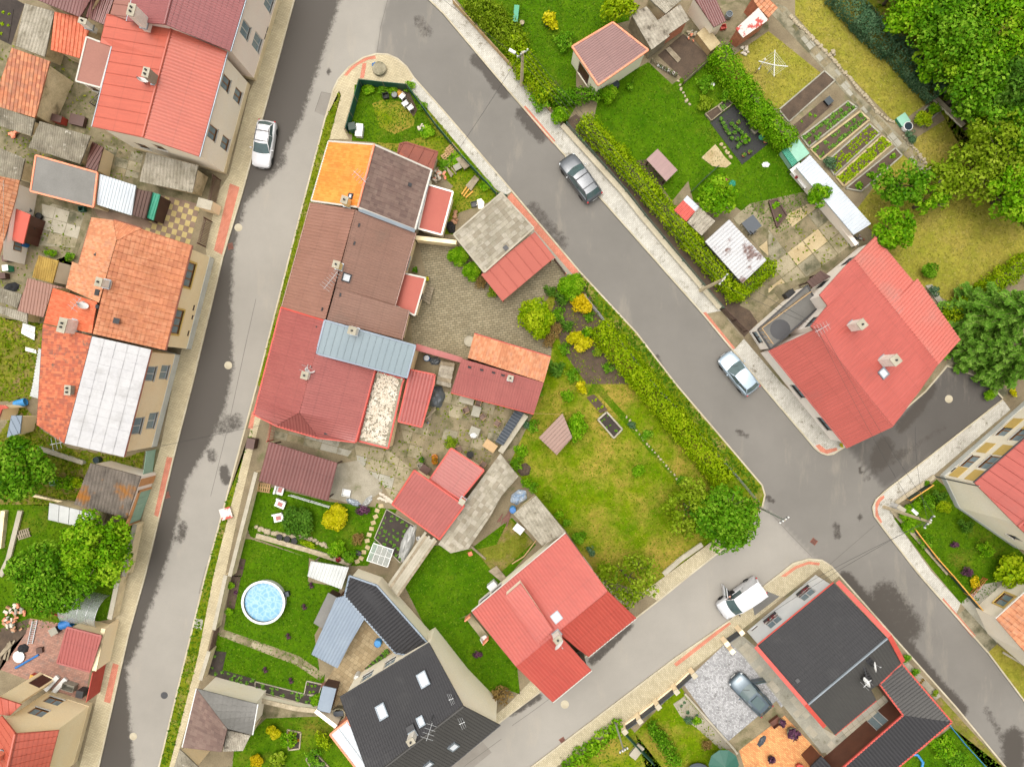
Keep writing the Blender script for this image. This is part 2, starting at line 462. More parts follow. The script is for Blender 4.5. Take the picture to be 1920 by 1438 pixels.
def roof_plane(root, name, pts, m, style, parent=None, thick=0.1):
 P, n = solve(pts)
 per, prof, row, step = PROF[style]
 U = (P[1] - P[0]).normalized(); V = n.cross(U).normalized()
 ctr = sum(P, Vector()) / len(P)
 if V.dot(ctr - P[0]) < 0: V = -V
 poly = [((p - P[0]).dot(U),(p - P[0]).dot(V), p.x, p.y, p.z) for p in P]
 u0, u1 = min(q[0] for q in poly), max(q[0] for q in poly); v0, v1 = min(q[1] for q in poly), max(q[1] for q in poly)
 mb = MB()
 cuts = []
 k = math.floor(u0 / per) * per
 if per > 40: cuts = [(u0 - 1, u1 + 1,0,0)]; k = u1
 while k < u1:
  for j in range(len(prof) - 1):
   cuts.append((k + prof[j][0] * per, k + prof[j + 1][0] * per, prof[j][1], prof[j + 1][1]))
  k += per
 rows = [(v0, v1)] if not row else [(v0 + i * row, min(v0 + (i + 1) * row, v1)) for i in range(int(math.ceil((v1 - v0) / row)))]
 for a, b, ha, hb in cuts:
  c = clip(clip(poly, 0, a, True), 0, b, False) if per < 40 else poly
  if len(c) < 3: continue
  for r0, r1 in rows:
   d = clip(clip(c, 1, r0, True), 1, r1, False) if row else c
   if len(d) < 3: continue
   pt, uv = [], []
   for q in d:
    h = ha + (hb - ha) * ((q[0] - a) / (b - a))
    if row: h += step * (1 - (q[1] - r0) / row)
    pt.append(Vector(q[2:]) + n * h); uv.append((q[0], q[1]))
   if (pt[1] - pt[0]).cross(pt[2] - pt[0]).dot(n) < 0: pt.reverse(); uv.reverse()
   mb.face(pt, uv)
 N = len(P)
 dn = Vector((0,0,-thick))
 for i in range(N):
  a, b = P[i], P[(i + 1) % N]
  mb.face([a + n * 0.02, b + n * 0.02, b + dn, a + dn])
 T = tessellate_polygon([P])
 for t in T: mb.face([P[t[0]] + dn, P[t[1]] + dn, P[t[2]] + dn])
 ob = mb.build(name, m, root if parent is None else parent, root['_o'])
 pl = Plane(); pl.P, pl.n, pl.U, pl.V, pl.px, pl.ob = P, n, U, V, [(p[0], p[1]) for p in pts], ob
 return pl
def inset_loop(P, d):
 """P: ccw loop of 3d points; inset horizontally"""
 out = []; n = len(P)
 for i in range(n):
  a, b, c = P[i - 1], P[i], P[(i + 1) % n]
  t1, t2 = (b - a).xy, (c - b).xy
  if t1.length < 1e-4 or t2.length < 1e-4: out.append(b.copy()); continue
  t1.normalize(); t2.normalize()
  n1, n2 = Vector((-t1.y, t1.x)), Vector((-t2.y, t2.x))
  m = n1 + n2
  m = n1 if m.length < 0.2 else m / max(0.35, m.length_squared / 2) * 1.0
  out.append(Vector((b.x + m.x * d, b.y + m.y * d, b.z)))
 return out
def area2(P): return sum(P[i - 1][0] * P[i][1] - P[i][0] * P[i - 1][1] for i in range(len(P)))
def outline_of(planes):
 key = lambda p: (round(p[0] / 2.0), round(p[1] / 2.0))
 E = {}; pos = {}
 for pl in planes:
  L = list(zip(pl.px, pl.P))
  if area2([q[1] for q in L]) < 0: L.reverse()
  for i in range(len(L)):
   a, b = L[i - 1], L[i]
   E[(key(a[0]), key(b[0]))] = 1; pos.setdefault(key(a[0]), a[1])
 nxt = {a: b for (a, b) in E if (b, a) not in E}
 st = next(iter(nxt)); loop = [st]; cur = nxt[st]
 while cur != st and len(loop) < 60 and cur in nxt:
  loop.append(cur); cur = nxt[cur]
 return [pos[k] for k in loop], [(a, b) for (a, b) in E if (b, a) in E and a < b], pos
def bld(name, label, cat, masses, wins=(), chims=(), sky=(), base=0.0, group=None, capm=None):
 """masses: list of dicts  roofs=[(marks, material, style)], wall, inset, out (own outline), plinth, open"""
 allP = []
 for ms in masses:
  for r in ms['roofs']:
   P, _ = solve(A(r[0])); allP += P
 cx = sum(p.x for p in allP) / len(allP); cy = sum(p.y for p in allP) / len(allP)
 root = thing(name, label, cat, (cx, cy, 0.1), group)
 planes, segs = [], []
 for ms in masses:
  pls = []
  for r in ms['roofs']:
   pls.append(roof_plane(root, 'roof', A(r[0]), r[1], r[2], thick=ms.get('thick', 0.1)))
  planes += pls
  if 'out' in ms:
   O, sh, pos = solve(A(ms['out']))[0] if ms['out'].count(' ') else None, [], {}
   if area2(O) < 0: O.reverse()
  else:
   O, sh, pos = outline_of(pls)
  if ms.get('cap'):
   mb = MB()
   for a, b in sh:
    if (pos[a].z + pos[b].z) / 2 > min(p.z for p in O) + 0.25:
     mb.tube([pos[a] + Vector((0,0,0.05)), pos[b] + Vector((0,0,0.05))], ms.get('capr', 0.1), 6)
   if mb.v: mb.build('ridge_cap', ms['cap'], root)
  if ms.get('trim'):
   mb = MB()
   for i in range(len(O)):
    mb.bar(O[i - 1] + Vector((0,0,-0.02)), O[i] + Vector((0,0,-0.02)), 0.14,0.16)
   mb.build('fascia', ms['trim'], root)
  if ms.get('gutter'):
   for pl, r in zip(pls, ms['roofs']):
    a, b = pl.P[0], pl.P[1]
    if abs(a.z - b.z) < 0.6:
     o = (-pl.V.xy.normalized() * 0.06); o = Vector((o.x, o.y, -0.06))
     MB().tube([a + o, b + o], 0.065,6).build('gutter', ms['gutter'], root)
  if ms.get('wall'):
   I = inset_loop(O, ms.get('inset', 0.28))
   nI = len(I)
   for i in range(nI):
    a, b = I[i], I[(i + 1) % nI]
    if (b - a).xy.length < 0.05: continue
    segs.append([a, b, ms, []])
  if ms.get('posts'):
   I = inset_loop(O, 0.2)
   for p in I:
    MB().bar((p.x, p.y, base),(p.x, p.y, p.z - 0.1), 0.12,0.12).build('post', ms['posts'], root)
   for i in range(len(I)):
    MB().bar(I[i - 1] + Vector((0,0,-0.17)), I[i] + Vector((0,0,-0.17)), 0.1,0.12).build('beam', ms['posts'], root)
 # openings go to the nearest wall
 for w in wins:
  pt = A(w[0])[0]; p = Wp(*pt)
  best = None
  for sg in segs:
   a, b = sg[0].xy, sg[1].xy; L = (b - a).length; t = (b - a) / L
   s_ = (p.xy - a).dot(t); s_c = min(max(s_, w[1] / 2 + 0.12), L - w[1] / 2 - 0.12)
   if L < w[1] + 0.3: continue
   d = (p.xy - (a + t * s_c)).length
   if best is None or d < best[0]: best = (d, sg, s_c)
  if best and best[0] < 2.2: best[1][3].append((best[2], pt[2], w[1], w[2], w[3] if len(w) > 3 else 'win'))
 for a, b, ms, ops in segs:
  wall_seg(root, a, b, base, ms, ops)
 for c in chims: chimney(root, planes, *c)
 for s_ in sky: skylight(root, planes, *s_)
 root['_n'] = len(planes)
 return root, planes
def wall_seg(root, a, b, zb, ms, ops):
 L = (b - a).xy.length; t = (b - a).xy / L; no = Vector((t.y, -t.x))
 th = 0.16
 za, zc = a.z - th, b.z - th; zm = min(za, zc)
 def pt(s, z, d=0.0): return Vector((a.x + t.x * s + no.x * d, a.y + t.y * s + no.y * d, z))
 mb = MB()
 ok = []
 for (s, z, w, h, st) in ops:
  z0, z1 = z - h / 2, z + h / 2
  if st in ('door', 'gate', 'wdoor'): z0, z1 = 0.12,0.12 + h
  if z1 > zm - 0.05: z1 = zm - 0.05
  if z1 - z0 < 0.3: continue
  if any(abs(s - o[0]) < (w + o[2]) / 2 and z0 < o[4] and z1 > o[3] for o in ok): continue
  ok.append((s, z, w, z0, z1, st))
 xs = sorted({0.0, L} | {o[0] - o[2] / 2 for o in ok} | {o[0] + o[2] / 2 for o in ok})
 zs = sorted({zb, zm} | {o[3] for o in ok} | {o[4] for o in ok})
 for i in range(len(xs) - 1):
  for j in range(len(zs) - 1):
   xm, zz = (xs[i] + xs[i + 1]) / 2, (zs[j] + zs[j + 1]) / 2
   if any(abs(xm - o[0]) < o[2] / 2 and o[3] < zz < o[4] for o in ok): continue
   mb.face([pt(xs[i], zs[j]), pt(xs[i + 1], zs[j]), pt(xs[i + 1], zs[j + 1]), pt(xs[i], zs[j + 1])])
 if abs(za - zc) > 0.02:
  q = [pt(0, zm), pt(L, zm)] + ([pt(L, zc)] if zc > zm + 0.01 else []) + ([pt(0, za)] if za > zm + 0.01 else [])
  mb.face(q)
 D = -0.15
 for (s, z, w, z0, z1, st) in ok:
  x0, x1 = s - w / 2, s + w / 2
  for q in (((x0, z0),(x1, z0)),((x1, z0),(x1, z1)),((x1, z1),(x0, z1)),((x0, z1),(x0, z0))):
   mb.face([pt(q[0][0], q[0][1]), pt(q[1][0], q[1][1]), pt(q[1][0], q[1][1], D), pt(q[0][0], q[0][1], D)])
 mb.build('wall', ms['wall'], root)
 if ms.get('plinth'):
  m2, ph = ms['plinth']
  MB().face([pt(0, zb, 0.03), pt(L, zb, 0.03), pt(L, ph, 0.03), pt(0, ph, 0.03)]).face([pt(0, ph, 0.03), pt(L, ph, 0.03), pt(L, ph + .02,0), pt(0, ph + .02,0)]).build('plinth', m2, root)
 for (s, z, w, z0, z1, st) in ok:
  x0, x1 = s - w / 2, s + w / 2
  fm = {'win': 'frame_white', 'wood': 'frame_wood', 'yel': 'frame_wood', 'door': 'door_brown', 'gate': 'door_brown', 'wdoor': 'frame_white', 'shut': 'shutter', 'vent': 'shutter', 'dark': 'frame_dark', 'box': 'frame_white'}[st]
  f = 0.07
  def rect(mb, xa, xb, za_, zb_, d0, d1):
   V = [pt(xa, za_, d0), pt(xb, za_, d0), pt(xb, zb_, d0), pt(xa, zb_, d0), pt(xa, za_, d1), pt(xb, za_, d1), pt(xb, zb_, d1), pt(xa, zb_, d1)]
   return mb.add(V, [[3,2,1,0], [4,5,6,7], [0,1,5,4], [1,2,6,5], [2,3,7,6], [3,0,4,7]])
  fr = MB()
  if st in ('door', 'gate', 'shut', 'vent', 'wdoor'):
   rect(fr, x0, x1, z0, z1, D - 0.02, D + 0.05)
   nb = max(2, int(w / 0.25))
   for k in range(nb): rect(fr, x0 + (k + 0.08) * w / nb, x0 + (k + 0.92) * w / nb, z0 + 0.05, z1 - 0.05, D + 0.05, D + 0.065)
   o = fr.build({'door': 'door', 'wdoor': 'door', 'gate': 'gate', 'shut': 'shutter', 'vent': 'vent'}[st], fm, root)
   if st in ('door', 'wdoor', 'gate'):
    h = MB(); rect(h, x1 - 0.18, x1 - 0.06, z0 + 1.0, z0 + 1.04, D + 0.065, D + 0.12); h.build('handle', 'steel', o, root['_o'])
   continue
  rect(fr, x0, x0 + f, z0, z1, D, D + 0.06); rect(fr, x1 - f, x1, z0, z1, D, D + 0.06)
  rect(fr, x0 + f, x1 - f, z0, z0 + f, D, D + 0.06); rect(fr, x0 + f, x1 - f, z1 - f, z1, D, D + 0.06)
  nm = max(1, int(round(w / 0.7)) - 1)
  for k in range(nm):
   xx = x0 + (k + 1) * w / (nm + 1); rect(fr, xx - 0.04, xx + 0.04, z0 + f, z1 - f, D, D + 0.055)
  o = fr.build('window', fm, root)
  g = MB()
  for k in range(nm + 1):
   xa = x0 + k * w / (nm + 1) + 0.05; xb = x0 + (k + 1) * w / (nm + 1) - 0.05
   gp = MB(); rect(gp, xa, xb, z0 + 0.05, z1 - 0.05, D + 0.005, D + 0.03); gp.build('pane', 'glass', o, root['_o'])
  sl = MB(); rect(sl, x0 - 0.06, x1 + 0.06, z0 - 0.05, z0,-0.1,0.1); sl.build('sill', 'sill' if st != 'yel' else 'yellow_trim', o, root['_o'])
  if st == 'yel':
   sr = MB()
   rect(sr, x0 - 0.16, x0 - 0.002, z0 - 0.1, z1 + 0.16,0.002,0.05); rect(sr, x1 + 0.002, x1 + 0.16, z0 - 0.1, z1 + 0.16,0.002,0.05); rect(sr, x0, x1, z1 + 0.002, z1 + 0.16,0.002,0.05)
   sr.build('surround', 'yellow_trim', o, root['_o'])
  if st == 'box':
   bx = MB(); rect(bx, x0, x1, z0 - 0.28, z0 - 0.06,0.02,0.24); bx.build('flower_box', 'dark_grey', o, root['_o'])
   q = pt((x0 + x1) / 2, z0 - 0.02,0.13)
   leafy_part(o, 'flowers', 'leaf_redflower', q, (w * 0.5,0.16,0.16), 70,0.1, root['_o'], math.atan2(t.y, t.x))
def on_roof(planes, px, py):
 best = None
 for pl in planes:
  o = Vector((0,0, HC)); d = Wp(px, py, 0) - o
  k = (pl.P[0] - o).dot(pl.n) / d.dot(pl.n); p = o + d * k
  if inside((px, py), pl.px):
   if best is None or p.z > best[0].z: best = (p, pl)
 if best is None:
  pl = min(planes, key=lambda q: min((q_[0] - px) ** 2 + (q_[1] - py) ** 2 for q_ in q.px))
  o = Vector((0,0, HC)); d = Wp(px, py, 0) - o
  best = (o + d * ((pl.P[0] - o).dot(pl.n) / d.dot(pl.n)), pl)
 return best
def chimney(root, planes, pos, h, w, d, m='chim_white', pots=1, capm='concrete', name='chimney', rz=None):
 q = A(pos)[0]; p, pl = on_roof(planes, q[0], q[1])
 rz = math.atan2(pl.U.y, pl.U.x) if rz is None else rz
 w *= .8; d *= .85
 z0, z1 = p.z - 0.6, p.z + h
 o = MB().box((p.x, p.y, (z0 + z1) / 2),(w, d, z1 - z0), rz).build(name, m, root)
 MB().box((p.x, p.y, z1 + 0.04),(w + 0.08, d + 0.08,0.06), rz).build('chimney_cap', capm, o, root['_o'])
 for k in range(pots):
  c, s = math.cos(rz), math.sin(rz); t = (k - (pots - 1) / 2) * 0.32
  MB().lathe((p.x + c * t, p.y + s * t, z1 + 0.08), [(0.085,0),(0.08,0.16),(0.055,0.16),(0.055,0.02)], 10).build('flue_pot', 'dark_grey', o, root['_o'])
 # lead flashing round the base
 MB().box((p.x, p.y, p.z + 0.02),(w + 0.14, d + 0.14,0.08), rz).build('flashing', 'zinc', o, root['_o'])
def skylight(root, planes, pos, w, h, st='sky'):
 q = A(pos)[0]; p, pl = on_roof(planes, q[0], q[1])
 U, V, n = pl.U, pl.V, pl.n
 def quadbox(mb, u0, u1, v0, v1, d0, d1):
  V8 = [p + U * a + V * b + n * c for c in (d0, d1) for a, b in ((u0, v0),(u1, v0),(u1, v1),(u0, v1))]
  f = [[0,3,2,1], [4,5,6,7], [0,1,5,4], [1,2,6,5], [2,3,7,6], [3,0,4,7]]
  if U.cross(V).dot(n) < 0: f = [x[::-1] for x in f]
  return mb.add(V8, f)
 mb = MB()
 if st == 'vent':
  quadbox(mb, -w / 2, w / 2,-h / 2, h / 2,0,0.12); mb.build('roof_vent', 'dark_grey', root); return
 if st == 'patch':
  quadbox(mb, -w / 2, w / 2,-h / 2, h / 2,0,0.075); mb.build('roof_patch', 'patch_pale', root); return
 f = 0.1
 quadbox(mb, -w / 2,-w / 2 + f, -h / 2, h / 2,-0.05,0.14); quadbox(mb, w / 2 - f, w / 2,-h / 2, h / 2,-0.05,0.14)
 quadbox(mb, -w / 2 + f, w / 2 - f, -h / 2,-h / 2 + f, -0.05,0.14); quadbox(mb, -w / 2 + f, w / 2 - f, h / 2 - f, h / 2,-0.05,0.14)
 o = mb.build('skylight', 'dark_grey' if st == 'sky' else 'zinc', root)
 g = quadbox(MB(), -w / 2 + f, w / 2 - f, -h / 2 + f, h / 2 - f, -0.02,0.1); g.build('pane', 'sky_glass', o, root['_o'])
def antenna(root, planes, pos, h=1.6, rz=0.0, n=6, L=1.3, dish=False):
 q = A(pos)[0]; p, pl = on_roof(planes, q[0], q[1])
 MB().tube([p + Vector((0,0,-0.3)), p + Vector((0,0, h))], 0.03,5).build('antenna_mast', 'steel', root)
 if n:
  c, s = math.cos(rz), math.sin(rz); mb = MB()
  a = p + Vector((-c * L / 2,-s * L / 2, h - 0.05)); b = p + Vector((c * L / 2, s * L / 2, h - 0.05)); mb.tube([a, b], 0.022,5)
  for k in range(n):
   m_ = a.lerp(b, (k + 0.5) / n); w = 0.5 - 0.03 * k; mb.tube([m_ - Vector((-s * w, c * w, 0)), m_ + Vector((-s * w, c * w, 0))], 0.016,4)
  mb.build('antenna', 'steel_light', root)
 if dish: dish_part(root, p + Vector((0.15,-0.15, max(0.5, h * 0.5))), rz)
def dish_part(root, p, rz, r=0.42):
 m = Matrix.Rotation(rz, 3, 'Z') @ Matrix.Rotation(R(58), 3, 'Y')
 V, F, n = [], [], 16
 for i, (rr, hh) in enumerate(((0.02,0),(r * 0.5,0.03),(r * 0.85,0.09),(r, 0.13))):
  V += [p + m @ Vector((rr * math.cos(6.2832 * k / n), rr * math.sin(6.2832 * k / n), hh)) for k in range(n)]
 for i in range(3): F += [[i * n + k, i * n + (k + 1) % n, (i + 1) * n + (k + 1) % n, (i + 1) * n + k] for k in range(n)]
 mb = MB().add(V, F); mb.smooth = True
 o = mb.build('satellite_dish', 'white_plastic', root)
 MB().tube([p + m @ Vector((r, 0,0.1)), p + m @ Vector((0,0,0.5))], 0.015,4).bar(p + m @ Vector((0,0,0.45)), p + m @ Vector((0,0,0.58)), 0.07,0.07).build('feed_arm', 'steel_light', o, root['_o'])
 MB().tube([p + m @ Vector((0,0,0.0)), p + Vector((0,0,-0.7))], 0.025,5).build('dish_mount', 'steel', o, root['_o'])

# ---------------------------------------------------------------- vegetation
rng = np.random.default_rng(11)
def leaf_mesh(name, pos, nrm, size, tint, asp=1.5):
 n = len(pos)
 nrm = nrm / (np.linalg.norm(nrm, axis=1, keepdims=True) + 1e-9)
 t = rng.normal(size=(n, 3)); t -= nrm * (t * nrm).sum(1, keepdims=True); t /= (np.linalg.norm(t, axis=1, keepdims=True) + 1e-9)
 b = np.cross(nrm, t); s = size[:, None]
 v = np.empty((n, 4,3)); v[:, 0] = pos + t * s * 0.5 * asp; v[:, 1] = pos + b * s * 0.5; v[:, 2] = pos - t * s * 0.5 * asp; v[:, 3] = pos - b * s * 0.5
 me = bpy.data.meshes.new(name)
 me.vertices.add(4 * n); me.vertices.foreach_set('co', v.reshape(-1).astype(np.float32))
 me.loops.add(4 * n); me.loops.foreach_set('vertex_index', np.arange(4 * n, dtype=np.int32))
 me.polygons.add(n); me.polygons.foreach_set('loop_start', np.arange(0,4 * n, 4, dtype=np.int32))
 at = me.attributes.new('tint', 'FLOAT', 'FACE'); at.data.foreach_set('value', tint.astype(np.float32))
 me.update(calc_edges=True); me.validate()
 return me
def dirs(n, zmin=-0.35):
 z = rng.uniform(zmin, 1, n); a = rng.uniform(0,6.2832, n); r = np.sqrt(1 - z * z)
 return np.stack([r * np.cos(a), r * np.sin(a), z], 1)
def crown_mesh(name, Rx, Ry, Rz, lobes=18, lf=0.36, leaf=0.2, cover=1.25, airy=0.0, flat=0.0, fill=0.62):
 """foliage clumps on an uneven crown; centre at the origin"""
 P, N, S, T = [], [], [], []
 D = dirs(lobes, -0.25)
 for i in range(lobes):
  d = D[i]; q = rng.uniform(fill - 0.22, fill + 0.12)
  c = np.array([d[0] * Rx, d[1] * Ry, d[2] * Rz]) * q
  r = lf * rng.uniform(0.7,1.25) * np.array([Rx, Ry, Rz]); r[2] = max(r[2], 0.6 * r[0]) if not flat else r[2]
  ar = 12.57 * (r[0] * r[1] * r[2]) ** (2 / 3) * 0.66
  n = max(6, int(ar * cover / (leaf * leaf * 0.75)))
  dd = dirs(n, -0.3)
  k = 1 + 0.16 * np.sin(dd[:, 0] * 5 + i) * np.sin(dd[:, 1] * 6 + 2 * i) + rng.normal(0,0.09 + airy, n)
  P.append(c + dd * r * k[:, None]); N.append(dd * 0.8 + rng.normal(0,0.5, (n, 3)) + np.array([0,0,0.35]))
  S.append(leaf * rng.uniform(0.6,1.3, n)); T.append(np.clip(rng.normal(0.5,0.22, n) + rng.normal(0,0.16), 0,1))
 return leaf_mesh(name, np.concatenate(P), np.concatenate(N), np.concatenate(S), np.concatenate(T))
def trunk_mb(base, h, r, spread, n=5, seed=0):
 rr = random.Random(seed); b = Vector(base); mb = MB(); mb.smooth = True
 top = b + Vector((rr.uniform(-.2,.2), rr.uniform(-.2,.2), h * 0.62))
 mb.tube([b - Vector((0,0,0.15)), b.lerp(top, 0.1), b.lerp(top, 0.5) + Vector((rr.uniform(-.1,.1), rr.uniform(-.1,.1), 0)), top], [r * 1.35, r, r * 0.8, r * 0.5], 8)
 for k in range(n):
  a = 6.2832 * k / n + rr.uniform(-.4,.4); s = b.lerp(top, rr.uniform(0.45,0.95)); L = spread * rr.uniform(0.5,0.8)
  e = s + Vector((math.cos(a) * L, math.sin(a) * L, h * rr.uniform(0.12,0.3)))
  m_ = s.lerp(e, 0.5) + Vector((0,0, h * 0.05)); mb.tube([s, m_, e], [r * 0.45, r * 0.3, r * 0.1], 5)
  for j in range(2):
   e2 = m_ + Vector((math.cos(a + (j - .5) * 1.6) * L * 0.5, math.sin(a + (j - .5) * 1.6) * L * 0.5, h * 0.14)); mb.tube([m_, e2], [r * 0.22, r * 0.06], 4)
 return mb
def tree(pos, rpx, h, leafm, label, name='tree', ry=None, lobes=20, lf=0.34, leaf=0.2, cover=1.15, airy=0.0, group=None, tr=None, zr=None, rz=0.0, fill=0.72):
 q = A(pos)[0]; zc = h * 0.62
 c = Wp(q[0], q[1], zc); Rx = rpx * (HC - zc) / FPX; Ry = (ry or rpx) * (HC - zc) / FPX
 base = (c.x, c.y, 0.1)
 root = thing(name, label, 'tree', base, group)
 MBt = trunk_mb(base, h, tr or 0.06 + h * 0.018, min(Rx, Ry), seed=int(q[0] * 7 + q[1]))
 MBt.build('trunk', 'bark', root)
 lobes = int(lobes * 2.1); lf *= .68
 Rz = zr or min((h - 0.6) * 0.42, max(Rx, Ry) * 0.8)
 o = bpy.data.objects.new('crown', crown_mesh('crown', Rx, Ry, Rz, lobes, lf, leaf, cover, airy, fill=fill)); o.data.materials.append(M[leafm])
 o.parent = root; o.location = (0,0, zc - 0.1); o.rotation_euler = (0,0, rz); o['_o'] = list(base); link(o)
 return root
BUSHES = {}
def bush_proto(kind, leafm):
 key = (kind, leafm)
 if key in BUSHES: return BUSHES[key]
 p = {'round': (1,1,0.75,12,0.42,0.12,1.5,0.0), 'loose': (1,1,0.8,14,0.3,0.13,1.0,0.08), 'small': (1,1,0.8,8,0.4,0.2,1.2,0.05),
   'trim': (1,1,0.9,22,0.42,0.1,1.7,0.0), 'spiky': (1,1,0.7,10,0.3,0.16,0.9,0.15), 'tiny': (1,1,0.7,5,0.45,0.34,1.0,0.1)}[kind]
 BUSHES[key] = crown_mesh('foliage_' + kind, p[0], p[1], p[2], p[3], p[4], p[5], p[6], p[7])
 BUSHES[key].materials.append(M[leafm])
 return BUSHES[key]
def bush(pos, rpx, h, kind, leafm, label, name='bush', cat='bush', group=None, ry=None, rz=0.0, zb=0.1):
 q = A(pos)[0] if isinstance(pos, str) else pos
 c = Wp(q[0], q[1], h * 0.5) if len(q) < 4 else Vector(q[:3])
 Rx = rpx * (HC - h * .5) / FPX
 root = thing(name, label, cat, (c.x, c.y, zb), group)
 root.rotation_euler = (0,0, rz)
 o = bpy.data.objects.new('foliage', bush_proto(kind, leafm)); o.parent = root; o.location = (0,0, h * 0.48)
 o.scale = (Rx, (ry or rpx) * (HC - h * .5) / FPX, h * 0.62); link(o)
 key = 'stem_mesh'
 if key not in BUSHES:
  mb = MB()
  for k in range(4):
   a = 1.57 * k; mb.tube([(0,0,-0.1),(math.cos(a) * 0.3, math.sin(a) * 0.3,0.6)], [0.05,0.02], 4)
  BUSHES[key] = mb.mesh('stem'); BUSHES[key].materials.append(M['bark'])
 s = bpy.data.objects.new('stem', BUSHES[key]); s.parent = root; s.scale = (Rx, Rx, h); link(s)
 return root
def leafy_part(parent, name, leafm, c, rad, n, leaf, org, rz=0.0):
 d = dirs(n, -0.1) * np.array(rad) * rng.uniform(0.6,1.1, (n, 1))
 ca, sa = math.cos(rz), math.sin(rz)
 d2 = d.copy(); d2[:, 0] = d[:, 0] * ca - d[:, 1] * sa; d2[:, 1] = d[:, 0] * sa + d[:, 1] * ca
 p = d2 + np.array(c) - np.array(org)
 me = leaf_mesh(name, p, d2 / np.array(rad) + rng.normal(0,.4, (n, 3)), np.full(n, leaf) * rng.uniform(.7,1.3, n), rng.uniform(0,1, n))
 me.materials.append(M[leafm]); o = bpy.data.objects.new(name, me); o.parent = parent; link(o); return o
def hedge(s, wpx, h, leafm, label, leaf=0.13, cover=1.5, cat='hedge', name='hedge', rough=0.2, group=None, ends=True):
 """clipped hedge along a line of survey marks; top line is surveyed at height h"""
 P = [Wp(p[0], p[1], h * 0.8) for p in A(s)]
 w = wpx * (HC - h) / FPX
 root = thing(name, label, cat, (sum(p.x for p in P) / len(P), sum(p.y for p in P) / len(P), 0.1), group)
 PP, NN, SS, TT = [], [], [], []
 tm = MB()
 for i in range(len(P) - 1):
  a, b = P[i], P[i + 1]; L = (b - a).xy.length; t = np.array([(b.x - a.x) / L, (b.y - a.y) / L, 0]); no = np.array([-t[1], t[0], 0])
  ex = w * 0.35 if ends else 0
  for (kind, ar) in (('top', (L + 2 * ex) * w),('l', (L + 2 * ex) * h),('r', (L + 2 * ex) * h),('e0', w * h),('e1', w * h)):
   n = int(ar * cover / (leaf * leaf * 0.75)); u = rng.uniform(-ex, L + ex, n); q = rng.uniform(-0.5,0.5, n) * w; z = rng.uniform(0.05,1, n) ** 0.8 * h
   if kind == 'top': z = np.full(n, h); nr = np.array([0,0,1.0])
   elif kind == 'l': q = np.full(n, w / 2); nr = no
   elif kind == 'r': q = np.full(n, -w / 2); nr = -no
   elif kind == 'e0': u = np.full(n, -ex); nr = -t
   else: u = np.full(n, L + ex); nr = t
   wob = np.sin(u * 2.1 + q * 3 + i) * np.sin(q * 4.3 + z * 3.1 + u * 1.3)
   ed = np.abs(q) / (w / 2)
   pos = np.array([a.x, a.y, 0.1]) + t * u[:, None] + no * q[:, None] + np.array([0,0,1.0]) * (z - np.where(kind == 'top', 0.3 * ed ** 4 * w, 0))[:, None]
   d = wob * rough * 1.1 + rng.normal(0, rough * 0.7, n)
   pos = pos + nr * d[:, None] + rng.normal(0,0.03, (n, 3))
   PP.append(pos); NN.append(nr * 0.75 + rng.normal(0,0.5, (n, 3)) + np.array([0,0,0.3])); SS.append(leaf * rng.uniform(0.6,1.3, n)); TT.append(np.clip(rng.normal(0.5,0.22, n) + 0.14 * wob, 0,1))
  k = max(1, int(L / 1.2))
  for j in range(k):
   p = a.lerp(b, (j + 0.5) / k); tm.tube([(p.x, p.y, 0.0),(p.x, p.y, h * 0.8)], [0.05,0.02], 4)
 o = np.array(root['_o'])
 me = leaf_mesh('foliage', np.concatenate(PP) - o, np.concatenate(NN), np.concatenate(SS), np.concatenate(TT)); me.materials.append(M[leafm])
 ob = bpy.data.objects.new('foliage', me); ob.parent = root; link(ob)
 tm.build('stems', 'bark', root)
 return root
def tufts(name, s, m, dens=14, size=0.12, lev=2, n=None, up=0.5):
 """grass blades and weeds over a patch: uncountable"""
 P = G(s) if isinstance(s, str) else s
 ar = abs(area2(P)) / 2; k = n or int(ar * dens)
 x0, x1 = min(p.x for p in P), max(p.x for p in P); y0, y1 = min(p.y for p in P), max(p.y for p in P)
 box = (x1 - x0) * (y1 - y0); c = rng.uniform([x0, y0], [x1, y1], (int(k * box / max(ar, 1e-3)) + 4,2))
 c = np.array([q for q in c if inside(q, P)])
 if len(c) < 3: return None
 pos = np.concatenate([c, np.full((len(c), 1), 0.10 + 0.004 * lev + size * 0.22)], 1)
 N_ = rng.normal(0, up, (len(c), 3)) + np.array([0,0,1.0])
 me = leaf_mesh(name, pos, N_, size * rng.uniform(0.5,1.4, len(c)), rng.uniform(0,1, len(c)), 2.0); me.materials.append(M[m])
 o = bpy.data.objects.new(name, me); link(o); return tag(o, kind='stuff')
def lawn(s, m, tm, lev=2, dens=22, size=0.095, name='lawn'):
 o = sheet(name, s, m, lev)
 if tm: tufts('grass', s, tm, dens, size, lev)
 return o
